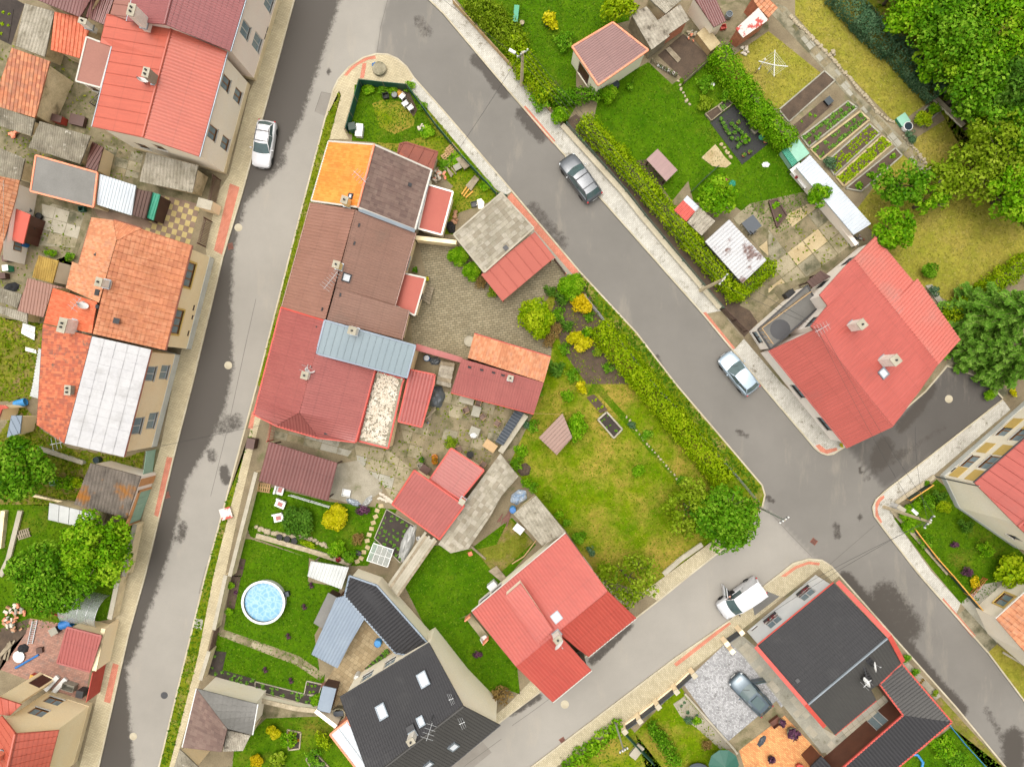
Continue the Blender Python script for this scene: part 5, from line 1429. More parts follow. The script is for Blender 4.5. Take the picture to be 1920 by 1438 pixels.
# --- left side of the street
b, pl = bld('house', 'two storey cream house with broad salmon red sheet metal roof and grey chimney', 'house', [
 dict(roofs=[('00:1700 390 6.2,1490 1175 6.2,1070 1032 7.6,1285 215 7.6', 'roof_red', 'trap'),('00:690 950 6.4,840 352 6.4,750 322 6.3,800 105 6.3,1285 215 7.6,1070 1032 7.6', 'roof_red', 'seamw')], wall='plaster_cream', cap='roof_red', gutter='zinc', plinth=('plinth_tan', .7))],
 wins=[('00:1690 625 4.5', 1.1,1.5, 'wood'),('00:1785 720 1.9', 1.1,1.4, 'wood'),('00:1585 995 4.5', 1.1,1.5, 'wood'),('00:1690 1075 1.9', 1.1,1.4, 'wood'),('00:1865 710 .5', .5,.35, 'vent'),('00:1832 835 .5', .5,.35, 'vent'),('00:1785 970 .5', .5,.4, 'vent'),('00:1060 1120 2.5', 1.0,1.2, 'wood'),('00:1230 1130 4.0', .9,1.2, 'wood')],
 chims=[('00:1165 605', 1.5,.9,.55, 'concrete', 2)])
antenna(b, pl, '00:1080 620', 1.2,1.0,0,1, True)
b, pl = bld('house', 'tall pink house with wine red metal tile roof, cut by the photo top', 'house', [
 dict(roofs=[('00:1984 -500 6.6,1722 385 6.6,1235 185 9,1410 -500 9', 'roof_wine', 'mtile'),('00:950 160 7.5,1110 -500 7.5,1410 -500 9,1235 185 9', 'roof_wine', 'mtile')], wall='plaster_pink', cap='roof_wine', gutter='zinc', plinth=('plinth_tan', .7)),
 dict(roofs=[('00:825 108 6.4,1000 -500 6.4,1104 -500 7.0,945 150 7.0', 'roof_brownflat', 'seamw')], wall='plaster_old')],
 wins=[('00:1800 215 4.6', 1.2,1.6),('00:1895 310 2.0', 1.3,1.6),('10:70 10 2.0', 1.3,1.6),('10:0 260 .6', .6,.6, 'vent'),('10:65 225 .6', .6,.6, 'vent')],
 chims=[('00:1085 175', 2.0,1.1,.6, 'chim_white', 2)])
b, pl = bld('house', 'low house with dark brown folded sheet roof above the tiled sheds', 'house', [
 dict(roofs=[('00:250 -10 4.4,600 132 4.4,685 -10 5.2,640 -300 5.2,300 -300 4.4', 'roof_choc', 'trap'),('00:640 128 4.4,785 190 4.2,850 0 4.2,960 -300 4.4,690 -10 5.2', 'roof_choc', 'trap')], wall='plaster_old', inset=.3)])
b, pl = bld('shed', 'shed with bright orange tile roof and white chimney block', 'shed', [
 dict(roofs=[('00:380 375 2.8,600 440 2.8,690 150 3.6,410 90 3.6', 'tile_red_new', 'tilew')], wall='plaster_old')], chims=[('00:672 205', 1.0,.8,.5, 'chim_white', 1)])
bld('shed', 'shed with torn grey corrugated sheet roof beside the vegetable plot', 'shed', [dict(roofs=[('00:115 345 2.6,335 430 2.6,410 90 3.0,190 30 3.0', 'roof_eternit_l', 'corrw')], wall='plaster_old')])
bld('outbuilding', 'outbuilding with flat red brown felt roof and dark round stains', 'outbuilding', [dict(roofs=[('00:570 610 3.1,755 660 3.1,840 350 3.3,650 280 3.3', 'roof_brownflat', 'flat')], wall='plaster_white', inset=.12, trim='sill')], wins=[('00:690 690 1.6', .8,1.0, 'wood')])
bld('outbuilding', 'long outbuilding with worn orange pantiles on the left edge', 'outbuilding', [
 dict(roofs=[('00:-10 800 2.9,265 885 2.9,375 460 4.0,90 360 4.0,-10 650 3.3', 'tile_worn', 'tilew')], wall='plaster_old'), dict(roofs=[('00:-10 940 2.3,235 1020 2.3,262 890 2.8,-10 805 2.8', 'roof_eternit', 'corr')], wall='plaster_old', inset=.2)])
bld('shed', 'shed with mossy grey corrugated roof below the courtyard clutter', 'shed', [dict(roofs=[('00:215 1105 2.4,600 1230 2.4,680 1020 3.0,300 910 3.0', 'roof_eternit', 'corr')], wall='plaster_old')])
bld('garage', 'brown double door store with tan frame beside the corrugated shed', 'garage', [dict(roofs=[('00:690 1060 2.0,775 1105 2.0,725 1285 2.2,640 1255 2.2', 'door_brown', 'plank')], wall='plaster_tan', inset=.1)])
bld('outbuilding', 'outbuilding with wide flat grey felt roof and orange edge tiles', 'outbuilding', [dict(roofs=[('01:230 -5 2.7,700 115 2.7,00:730 1295 2.9,270 1165 2.9', 'roof_greyflat', 'flat')], wall='plaster_old', inset=.15, trim='chim_brick')])
bld('carport', 'carport with pale blue ribbed metal roof', 'carport', [dict(roofs=[('01:725 95 2.4,985 178 2.4,00:1020 1392 2.7,750 1305 2.7', 'roof_lightmetal', 'trap')], posts='wood_grey')])
bld('shed', 'narrow shed with dark brown board roof', 'shed', [dict(roofs=[('01:988 175 2.3,1088 205 2.3,1140 0 2.5,1022 -20 2.5', 'wood_dark', 'plank')], wall='wood_dark', inset=.1)])
bld('lean_to', 'lean-to with bright teal green sheet roof at the checkered patio', 'shed', [dict(roofs=[('01:1090 190 2.0,1150 215 2.0,1200 20 2.3,1145 5 2.3', 'teal_sheet', 'trap')], wall='wood_dark', inset=.08)])
bld('shed', 'shed with perforated grey corrugated roof against the cream house', 'shed', [dict(roofs=[('00:1045 1360 2.4,1440 1445 2.4,1485 1240 3.0,1100 1140 3.0', 'roof_eternit_l', 'corrw')], wall='plaster_old')])
bld('outbuilding', 'low outbuilding with patched corrugated roof on the left edge', 'outbuilding', [dict(roofs=[('00:-10 1310 2.4,150 1360 2.4,188 1190 2.9,-10 1105 2.9', 'roof_eternit', 'corr')], wall='plaster_old')])
bld('house', 'house with long orange pantile roof cut by the left edge', 'house', [dict(roofs=[('01:-10 500 3.0,125 20 3.0,00:145 1350 3.0,-10 1320 4.0', 'tile_orange_old', 'tilew')], wall='plaster_white')], wins=[('01:40 400 1.4', .8,1.0, 'wood')])
bld('shed', 'small shed with faded red painted flat roof', 'shed', [dict(roofs=[('01:50 350 2.2,175 390 2.2,228 170 2.4,118 125 2.4', 'roof_redold', 'flat')], wall='door_brown', inset=.12)], wins=[('01:225 290 1', .8,1.8, 'door')])
bld('shed', 'small shed with yellow mossy corrugated roof', 'shed', [dict(roofs=[('01:240 640 2.2,395 685 2.2,440 515 2.5,290 475 2.5', 'roof_mossy', 'corr')], wall='plaster_white', inset=.12)])
bld('outbuilding', 'outbuilding with plain red brown ribbed metal roof', 'outbuilding', [dict(roofs=[('01:130 890 2.6,325 940 2.6,395 720 3.0,490 720 3.1,210 645 3.0', 'roof_brown', 'trap')], wall='plaster_old')])
bld('shed', 'low shed with grey sheet roof beside the red brown outbuilding', 'shed', [dict(roofs=[('01:-10 820 2.2,130 870 2.2,165 765 2.5,-10 715 2.5', 'roof_eternit', 'corr')], wall='plaster_old', inset=.15), dict(roofs=[('01:-10 905 1.9,205 985 1.9,205 905 2.1,-10 850 2.1', 'roof_eternit_l', 'corr')], wall='plaster_old', inset=.15)])
b, pl = bld('house', 'yellow house with big orange pantile roof and mortared ridge', 'house', [
 dict(roofs=[('01:1435 400 5.4,1235 1185 5.4,695 1062 8.2,805 610 8.2,875 365 8.2,1060 278 7.0', 'tile_orange_deep', 'ctile'),('01:590 545 6.0,690 192 6.0,850 212 7.0,875 365 8.2,805 610 8.2', 'tile_orange_old', 'tile'),('01:850 212 7.0,1060 278 7.0,875 365 8.2', 'tile_orange_deep', 'tile')], wall='plaster_yellow', cap='ridge_mortar', capr=.13, gutter='rust', plinth=('plinth_grey', 1.0),
   out='01:1435 400 5.4,1235 1185 5.4,695 1062 8.2,590 545 6.0,690 192 6.0,850 212 7.0,1060 278 7.0'),
 dict(roofs=[('01:497 720 5.4,545 525 5.4,803 612 8.1,743 830 8.1', 'tile_orange_old', 'tile')], wall='plaster_old'), dict(roofs=[('01:330 985 5.0,400 720 5.0,728 825 8.0,690 1058 8.0', 'tile_red_new', 'mtile')], wall='plaster_old', inset=.4)],
 wins=[('01:1430 625 3.9', 2.1,1.4, 'yel'),('01:1335 975 3.9', 2.1,1.4, 'yel'),('01:1437 865 1.5', .5,.5, 'vent'),('01:1427 935 1.3', .4,.5, 'vent'),('01:1395 1055 1.3', .5,.5, 'vent')],
 chims=[('01:800 690', 1.1,.8,.55, 'chim_white', 1),('01:560 1010', 1.6,1.4,.7, 'chim_white', 2)], sky=[('01:735 755', .5,.6, 'vent'),('01:870 965', .45,.45, 'vent'),('01:735 860', .3,.4, 'vent'),('01:720 470', .3,.3, 'vent')])
antenna(b, pl, '01:640 850', 1.3,.9,4,1.2, True)
b, pl = bld('house', 'tan two storey house with white sheet roof toward the street', 'house', [
 dict(roofs=[('f:282.9 655.4 6.0,231.6 856.5 6.0,121 831 8.0,172.8 630.4 8.0', 'roof_whitesheet', 'flat'),('f:70 797 5.8,82 608 5.8,172.8 630.4 8.0,121 831 8.0', 'tile_mottled', 'tile')], wall='plaster_tan', gutter='rust', plinth=('plinth_grey', 1.0)),
 dict(roofs=[('01:245 1450 4.6,290 1170 4.6,400 1208 5.1,02:322 118 5.1,225 90 4.6', 'roof_poly', 'trap')], wall='plaster_old', inset=.15)],
 wins=[('01:1120 1360 4.5', 1.3,1.5),('01:1230 1350 2.2', 1.3,1.4),('02:1010 310 4.5', 1.5,1.5),('02:1135 275 2.2', 1.5,1.4),('01:1322 1310 .7', .4,.4, 'vent')],
 chims=[('02:560 45', .9,.9,.5, 'concrete', 2)], sky=[('02:530 120', .5,.4, 'patch'),('01:525 1355', .3,.4, 'vent')])
sheet_pieces(b, pl[0], 13,5, 'roof_whitesheet')
antenna(b, pl, '02:460 440', .7,.2,3,1.0)
b, pl = bld('garage', 'garage with dark mossy corrugated roof and mint panelled street wall', 'garage', [
 dict(roofs=[('02:555 900 2.8,950 1002 2.8,1055 690 3.1,680 590 3.1', 'roof_eternit_d', 'corrw')], wall='plaster_white', inset=.12)])
bld('shed', 'shed with pale folded metal roof under the yellow green tree', 'shed', [dict(roofs=[('02:360 1015 2.2,680 1088 2.2,705 970 2.6,370 888 2.6', 'roof_poly', 'seamw')], wall='plaster_old', inset=.12)])
bld('garage', 'low building at the left edge with red roof and blue grey window strip', 'outbuilding', [dict(roofs=[('02:-10 270 2.4,15 190 2.4,65 180 2.6,40 160 2.6,-10 155 2.6', 'roof_redold', 'flat')], wall='plaster_tan', inset=.05), dict(roofs=[('02:50 400 2.0,150 370 2.0,165 235 2.4,85 235 2.4', 'roof_slate', 'seam')], wall='plaster_tan', inset=.1)])
bld('shed', 'tall shed with rose red ribbed metal roof by the cream street wall', 'shed', [dict(roofs=[('03:430 655 2.5,672 722 2.5,760 455 2.9,505 390 2.9', 'roof_rose', 'trap')], wall='plaster_tan', inset=.15, trim='roof_rose')])
b, pl = bld('house', 'cream house with salmon red tile roofs in the bottom left corner', 'house', [
 dict(roofs=[('03:440 1160 5.6,365 1445 5.6,290 1720 5.6,0 1700 8.2,60 1440 8.2,118 1185 7.6', 'roof_red', 'ctile'),('03:-160 1500 6.0,10 1050 6.0,118 1185 7.6,60 1440 8.2,0 1700 8.2', 'roof_red', 'ctile')], wall='plaster_yellow', cap='roof_red', capr=.12, inset=.35, plinth=('plinth_tan', .7)),
 dict(roofs=[('03:-60 1035 5.2,75 1050 5.4,160 968 5.4,-60 895 5.8', 'roof_red', 'ctile')], wall='plaster_yellow', inset=.3)],
 wins=[('03:330 1055 3.6', 1.3,1.1, 'wood'),('03:470 945 1.5', 1.4,1.0, 'wood'),('03:285 850 1', 1.1,2.0, 'door'),('03:100 905 2.0', .5,.5, 'vent'),('03:10 800 1.7', 1.0,1.2, 'wood')], chims=[('03:20 1340', 1.2,.7,.5, 'chim_brick', 1)])
# --- the row between the two streets
b, pl = bld('house', 'end house with bright orange street roof and dark brown yard roof', 'house', [
 dict(roofs=[('f:616.5 265.4 3.5,584 377 3.5,671 389 6.2,701.6 271.7 6.2', 'tile_orange_new', 'tile'),('f:778 431 3.5,809 319 3.5,701.6 271.7 6.2,671 389 6.2', 'tile_brown', 'shing')], wall='plaster_stone', cap='chim_brick', gutter='zinc', trim='sill')],
 chims=[('11:690 90', 1.3,.7,.6, 'chim_yellow', 1)], sky=[('11:712 35', .5,.5),('10:1150 1385', .3,.3, 'vent')])
antenna(b, pl, '10:800 1355', 1.2,2.4,5,1.4)
bld('outbuilding', 'single storey annexe with flat brick red roof beside the pallets', 'outbuilding', [dict(roofs=[('11:1215 275 2.5,1390 322 2.5,1475 0 2.7,10:1290 1385 2.8', 'roof_redflat', 'flat')], wall='plaster_stone', inset=.15, trim='chim_white')])
bld('lean_to', 'lean-to with rusty welded sheet metal roof in the corner garden', 'shed', [dict(roofs=[('10:1060 1165 2.2,1312 1300 2.2,1360 1140 2.2,1125 1068 2.2,1078 1080 2.2', 'roof_rust', 'seamw')], wall='plaster_old', inset=.15, trim='roof_rust')])
b, pl = bld('house', 'terraced house with matt brown metal roof and yellow walls', 'house', [
 dict(roofs=[('11:412 80 3.4,196 862 3.4,520 957 6.2,745 133 6.2', 'roof_brown', 'trap'),('11:1037 852 3.5,1192 305 3.5,745 133 6.2,595 712 6.2', 'roof_brown_t', 'mtile')], wall='plaster_yellow', cap='roof_brown', gutter='roof_brown', out='11:412 80 3.4,196 862 3.4,520 957 6.2,1037 852 3.5,1192 305 3.5,745 133 6.2'),
 dict(roofs=[('11:1087 1105 3.3,1142 885 3.3,597 714 6.1,530 958 6.1', 'roof_brown_t', 'mtile')], wall='plaster_yellow', gutter='roof_brown')],
 wins=[('11:1140 530 1.8', 1.3,1.3, 'wood'),('11:1110 1040 1.8', 1.0,1.2, 'wood')], chims=[('11:625 560', 1.1,.65,.6, 'chim_yellow', 1)], sky=[('11:675 642', .75,.75),('11:770 250', .3,.12, 'vent'),('11:735 385', .3,.12, 'vent'),('11:630 770', .3,.12, 'vent'),('11:500 880', .3,.12, 'vent')])
antenna(b, pl, '11:590 680', 1.4,.9,7,1.8)
MB().face([p + Vector((0,0,.12)) for p in solve(A('11:768 120 6.1,1195 282 3.8,1188 308 3.8,770 148 6.1'))[0]]).build('flashing', 'zinc', b)
bld('porch', 'porch with flat brick red roof at the paved yard', 'porch', [dict(roofs=[('11:1040 850 2.5,1190 925 2.5,1270 645 2.7,1110 610 2.7', 'roof_redflat', 'flat')], wall='plaster_yellow', inset=.15, trim='sill')], wins=[('11:1240 800 1', 1.0,2.0, 'door')])
b, pl = bld('house', 'terraced house with maroon hipped metal roof and small skylight', 'house', [
 dict(roofs=[('f:527.6 576.6 3.4,476 777 3.4,517.6 798 3.4,561.4 774 6.0,609 601.6 6.0', 'roof_maroon', 'trap'),('f:517.6 798 3.4,597.7 821 3.4,561.4 774 6.0', 'roof_maroon', 'trap'),('f:702.8 693 3.4,666.5 829 3.4,597.7 821 3.4,561.4 774 6.0,591 663 6.0', 'roof_maroon', 'mtile')], wall='plaster_tan', cap='roof_maroon', gutter='red_paint', trim='red_paint',
   out='f:527.6 576.6 3.4,476 777 3.4,517.6 798 3.4,597.7 821 3.4,666.5 829 3.4,702.8 693 3.4,609 601.6 6.0')],
 chims=[('11:395 1375', 1.2,.7,.6, 'chim_white', 1)], sky=[('11:495 1290', .7,.7),('12:530 360', .4,.4, 'vent')] + [('12:%d %d' % q, .3,.12, 'vent') for q in ((430,35),(318,95),(405,110),(290,175),(395,185),(340,25))] + [('11:%d %d' % q, .3,.12, 'vent') for q in ((460,1010),(440,1085),(422,1160),(400,1235))])
antenna(b, pl, '11:400 1330', 1.0,1.2,2,.9, True)
bld('outbuilding', 'rear wing with light blue standing seam metal roof and square chimney', 'outbuilding', [dict(roofs=[('f:593 663 5.9,763 708 3.9,779 648 4.3,609 600.6 6.2', 'roof_blue', 'seam')], wall='plaster_tan', trim='roof_slate', inset=.15), ], chims=[('11:740 1045', 1.0,.75,.7, 'chim_white', 1)])
b, pl = bld('outbuilding', 'flat roofed wing covered with loose pale rubble', 'outbuilding', [dict(roofs=[('12:765 425 2.7,990 482 2.7,1095 0 2.7,11:1110 1400 2.7,895 1345 2.7', 'gravel', 'flat')], wall='plaster_tan', inset=.05, trim='red_paint')])
mbs = MB(); rr = random.Random(4); PP = [Wp(p[0], p[1], 2.75) for p in A('12:780 405,965 455,1070 0,11:1100 1405,905 1350')]
for k in range(900):
 while True:
  c = (rr.uniform(-14.5,-8), rr.uniform(-6,2))
  if inside(c, PP): break
 mbs.blob((c[0], c[1], 2.76),(rr.uniform(.06,.18), rr.uniform(.05,.15), .07), 6,3,.3, k)
so = mbs.build('rubble', 'stone_white', b); so['kind'] = 'stuff'
bld('lean_to', 'lean-to with rose red corrugated roof beside the rubble roof', 'shed', [dict(roofs=[('12:1065 280 2.5,1240 322 2.5,1332 0 2.8,11:1340 1368 2.8,1155 1330 2.8', 'roof_rose', 'corrw')], wall='plaster_tan', inset=.15, trim='red_paint')])
bld('gate_roof', 'narrow rose red sheet roof over the yard gateway', 'gateway', [dict(roofs=[('11:1195 1185 2.5,1530 1278 2.5,1548 1240 2.6,1202 1135 2.6', 'roof_rose', 'flat')], wall='plaster_tan', inset=.1)])
b, pl = bld('barn', 'barn with orange tiles on one slope and wine red metal on the other', 'barn', [
 dict(roofs=[('f:889 626.7 3.0,1032.6 670.5 3.0,1019.5 717.5 4.3,877 671 4.3', 'tile_orange_old', 'tile'),('f:845.6 735 2.7,1001 775 2.7,1019.5 717.5 4.3,866 672 4.3', 'roof_maroon', 'mtile')], wall='plaster_tan', cap='ridge_mortar', gutter='red_paint', out='f:889 626.7 3.0,1032.6 670.5 3.0,1019.5 717.5 4.3,1001 775 2.7,845.6 735 2.7,870 671 4.3')],
 chims=[('11:1905 1395', .9,.5,.5, 'chim_yellow', 1)], sky=[('11:%d %d' % q, .3,.12, 'vent') for q in ((1600,1310),(1690,1330),(1780,1350),(1850,1370))])
bld('garage', 'garage with lichen covered grey plate roof', 'garage', [dict(roofs=[('f:908 511 3.0,850.6 440 3.0,940 362 3.2,1001 428 3.2', 'tile_eternit', 'shing')], wall='plaster_stone', inset=.15, trim='concrete')], sky=[('11:1870 420', .4,.4, 'vent')])
bld('carport', 'carport with brick red sheet roof below the lichen covered garage', 'carport', [dict(roofs=[('f:942 565 2.5,1040 482.7 2.5,1002.6 435 2.9,902 515 2.9', 'roof_redflat', 'seamw')], posts='red_paint')])
bld('carport', 'open shelter with plum brown ribbed roof and rail fence', 'carport', [dict(roofs=[('12:20 722 2.4,540 877 2.4,610 590 2.7,98 430 2.7', 'roof_choc', 'corrw')], posts='wood_dark')])
b, pl = bld('garden_house', 'garden house with two crossing red ribbed roofs and orange chimney', 'garden house', [
 dict(roofs=[('12:1020 900 2.6,1375 1162 2.6,1560 910 3.4,1185 645 3.4', 'roof_rose', 'trap')], wall='plaster_tan', trim='red_paint', inset=.2), dict(roofs=[('12:1300 715 2.9,1462 480 2.9,1708 645 3.1,1530 865 3.1', 'roof_rose', 'trap')], wall='plaster_tan', trim='red_paint', inset=.2)],
 chims=[('12:1548 868', 1.0,.55,.5, 'chim_brick', 0)])
bld('lean_to', 'lean-to with old grey plate roof and dark joints along the boundary', 'shed', [dict(roofs=[('f:822 1020 2.2,845 1037 2.2,878 1029 2.2,919 968 2.3,940 930 2.3,972 893 2.3,938 850 2.3,868 945 2.6', 'tile_eternit', 'shing')], wall='plaster_old', inset=.2)])
b, pl = bld('house', 'red roofed house with raised dormer and white gable by the lower street', 'house', [
 dict(roofs=[('f:1061 1000 3.6,885 1147 3.6,967.5 1249.5 5.8,1140 1108 5.8', 'roof_red_c', 'trap'),('f:1102.7 1231 4.1,1192.8 1158 4.1,1140 1108 5.8,1045 1185 5.8', 'roof_red_c', 'corrw'),('f:1036 1316 4.8,1109 1256 4.8,1045 1185 5.8,967.5 1249.5 5.8', 'roof_red_c', 'trap')], wall='plaster_stone', cap='roof_red_c', inset=.3, gutter='sill',
   out='f:1061 1000 3.6,885 1147 3.6,967.5 1249.5 5.8,1036 1316 4.8,1109 1256 4.8,1102.7 1231 4.1,1192.8 1158 4.1,1140 1108 5.8'),
 dict(roofs=[('f:947 1118 5.2,976 1093 5.2,1037 1180 6.1,1009 1207 6.1', 'roof_red_c', 'trap')], wall='plaster_stone', inset=.08)],
 wins=[('f:955 1108 4.6', 1.3,.7, 'win'),('f:905 1130 1.6', 1.2,1.2, 'win'),('f:930 1105 1.6', 1.2,1.2, 'win'),('f:1100 1060 1.6', 1.2,1.2, 'win')], chims=[('23:335 440', 1.4,.75,.55, 'chim_white', 1)], sky=[('23:335 315', .8,.8, 'zinc')])
dish_part(b, Wp(1046,1207,6.5), -.6,.5)
bld('shed', 'shed with pale grey corrugated roof behind the red roofed house', 'shed', [dict(roofs=[('f:1016 1023 2.3,1061.4 998 2.5,1005 929 2.6,962.5 963 2.4', 'roof_eternit_l', 'corrw')], wall='plaster_old', inset=.2)])
b, pl = bld('house', 'cream house with large charcoal tile roof and three white skylights', 'house', [
 dict(roofs=[('13:630 920 5.0,1300 512 5.0,1555 980 8.0,850 1525 8.0', 'roof_black', 'mtile'),('13:1440 1440 5.0,1825 1120 5.0,1555 980 8.0,850 1525 8.0,1130 1700 5.0', 'roof_black_b', 'trap')], wall='plaster_stone', cap='roof_black_b', inset=.22, gutter='dark_grey')],
 wins=[('13:820 740 2.5', 1.2,1.4, 'win'),('13:980 620 2.5', 1.2,1.4, 'win')], chims=[('13:1175 1190', 1.2,.7,.5, 'chim_white', 1)], sky=[('13:1255 782', .85,1.2, 'zinc'),('13:945 1022', .85,1.2, 'zinc'),('13:1237 1095', .6,.8, 'zinc'),('13:1478 1280', .8,.8, 'zinc'),('13:1290 1415', .8,.6, 'zinc'),('13:1160 1150', .7,.5, 'vent')])
antenna(b, pl, '13:1325 1050', 1.0,.9,0); antenna(b, pl, '13:1548 1075', .8,.4,3,.5); antenna(b, pl, '13:1465 910', .5,.4,3,.4); antenna(b, pl, '13:1310 1120', 1.2,1.25,4,1.5)
bld('outbuilding', 'long bent outbuilding with charcoal ribbed roof along the boundary wall', 'outbuilding', [dict(roofs=[('13:665 155 2.7,1042 582 2.7,1150 600 2.9,1290 512 3.2,905 77 3.2,700 5 3.2', 'roof_black', 'corrw')], wall='plaster_stone', inset=.15, trim='roof_slate')])
bld('carport', 'carport with steel blue ribbed roof next to the charcoal outbuilding', 'carport', [dict(roofs=[('13:415 592 2.3,610 697 2.3,700 520 2.5,812 330 2.6,680 150 2.7,600 170 2.6', 'roof_slate', 'trap')], posts='wood_brown')])
bld('shed', 'small flat grey board roof on the lawn side of the blue carport', 'shed', [dict(roofs=[('13:430 358 1.6,500 402 1.6,612 168 1.6,540 130 1.6', 'roof_greyflat', 'flat')], wall='wood_dark', inset=.1)])
bld('greenhouse', 'shelter with translucent ribbed plastic roof at the end of the lawn', 'shelter', [dict(roofs=[('12:385 1438 2.2,640 1535 2.2,695 1372 2.4,412 1325 2.4', 'roof_poly', 'trap')], posts='wood_grey')])
bld('shed', 'bin store with flat grey panel lid beside the round well', 'shed', [dict(roofs=[('13:455 1010 1.7,555 1032 1.7,602 850 1.8,500 828 1.8', 'roof_slate', 'flat')], wall='wood_dark', inset=.06)])
bld('lean_to', 'lean-to with pale blue sheet roof and brick coping beside the charcoal house', 'shed', [dict(roofs=[('13:555 1192 2.4,690 1082 2.4,870 1460 2.8,760 1460 2.8', 'roof_lightmetal', 'seamw')], wall='brick_wall', inset=.05, trim='chim_brick')])
b, pl = bld('house', 'small house with brown and grey hipped roof edged by white gutter', 'house', [
 dict(roofs=[('03:1475 850 3.5,1368 1290 3.5,1660 1322 4.0,1702 1150 5.2', 'tile_brown', 'shing'),('03:1885 1195 3.5,1925 965 3.5,1475 850 3.5,1702 1150 5.2', 'roof_greyflat', 'shing')], wall='plaster_cream', inset=.3, gutter='frame_white', out='03:1475 850 3.5,1368 1290 3.5,1660 1322 3.5,1885 1195 3.5,1925 965 3.5'),
 dict(roofs=[('03:1670 1318 3.4,1820 1312 3.4,1875 1198 3.6,1704 1158 3.9', 'roof_weathered', 'corr')], wall='plaster_old', inset=.2), dict(roofs=[('03:1300 1450 2.8,1500 1450 2.8,1345 1300 3.2', 'roof_eternit', 'shing')], wall='plaster_tan', inset=.15)])
# --- right side
b, pl = bld('garage', 'garage with mauve brown ribbed roof under a yellow green creeper', 'garage', [dict(roofs=[('20:450 352 3.2,645 640 3.2,1020 378 3.4,755 170 3.4', 'roof_mauve', 'corr')], wall='plaster_stone', inset=.12, trim='chim_brick')], wins=[('20:535 560 1', 1.6,2.2, 'gate'),('20:590 620 1', .8,2.0, 'door')])
bld('shed', 'row of sheds with weathered grey board roofs and missing planks', 'shed', [dict(roofs=[('20:1045 375 2.3,1182 272 2.4,1010 50 2.6,888 102 2.5', 'roof_weathered', 'plank')], wall='wood_grey', inset=.12), dict(roofs=[('20:1142 280 2.3,1330 150 2.4,1258 32 2.6,1082 160 2.5', 'roof_weathered', 'plank')], wall='brick_wall', inset=.12)])
bld('shed', 'tumbledown shed with grey slab roof at the top edge', 'shed', [dict(roofs=[('20:1150 105 2.5,1272 0 2.5,1150 -180 2.7,1010 -20 2.7', 'roof_eternit_l', 'corr')], wall='plaster_old', inset=.15)])
bld('shed', 'narrow shed with chestnut brown corrugated roof and cream gable', 'shed', [dict(roofs=[('20:1512 207 2.6,1605 160 2.6,1500 -60 2.9,1350 -30 2.9', 'roof_choc', 'corr')], wall='plaster_cream', inset=.12)])
mat('red_peeling', (232,220,214),(226,214,208), .85, s1=1, fine=.1, c3=(196,84,74), w3=(.52,.56), s3=1.1)
bld('shed', 'brick shed with peeling red and white painted roof', 'shed', [dict(roofs=[('20:1730 285 2.2,1920 152 2.2,1845 60 2.5,1675 215 2.5', 'red_peeling', 'flat')], wall='brick_wall', inset=.1)])
bld('shed', 'shed with orange ridge tiles on the top edge beside the stone path', 'shed', [dict(roofs=[('20:1845 60 2.4,1922 135 2.4,1990 60 2.6,1870 -60 2.6,1790 -20 2.6', 'tile_orange_old', 'tilew')], wall='brick_wall', inset=.1)])
bld('shed', 'small hut with red and white sheet roof inside the hedge', 'shed', [dict(roofs=[('21:1212 137 2.0,1305 222 2.0,1372 147 2.2,1282 62 2.2', 'red_paint', 'trap')], wall='plaster_white', inset=.1), dict(roofs=[('21:1372 147 2.2,1282 62 2.2,1312 27 2.3,1402 112 2.3', 'roof_lightmetal', 'trap')], wall='plaster_white', inset=.1)])
bld('shed', 'lean-to with rust streaked corrugated sheets joined to the red hut', 'shed', [dict(roofs=[('21:1312 228 2.1,1420 328 2.1,1522 220 2.3,1402 112 2.3', 'roof_weathered', 'corrw')], wall='wood_grey', inset=.1)])
bld('shed', 'metal shed with silver corrugated roof and two brown rust bands', 'shed', [dict(roofs=[('21:1445 372 2.6,1725 685 2.6,1905 512 2.9,1625 207 2.9', 'roof_rustwhite', 'corrw')], wall='dark_grey', inset=.12)])
plain('green_pale', (150,204,180), .4)
bld('cold_frame', 'cold frame with sea green plastic panels beside the vegetable rows', 'cold frame', [dict(roofs=[('30:182 1250 1.0,102 1130 1.0,140 1100 1.2,222 1215 1.2', 'teal_sheet', 'trap')], wall='mint_paint', inset=.04), dict(roofs=[('30:222 1215 1.2,140 1100 1.2,225 1035 1.1,312 1150 1.1', 'green_pale', 'flat')], wall='mint_paint', inset=.04)])
bld('shed', 'long low store with pale blue grey metal roof along the vegetable plot', 'shed', [dict(roofs=[('30:210 1255 2.0,31:640 322 2.0,772 240 2.2,30:312 1162 2.2', 'roof_lightmetal', 'trap')], wall='plaster_white', inset=.12)])
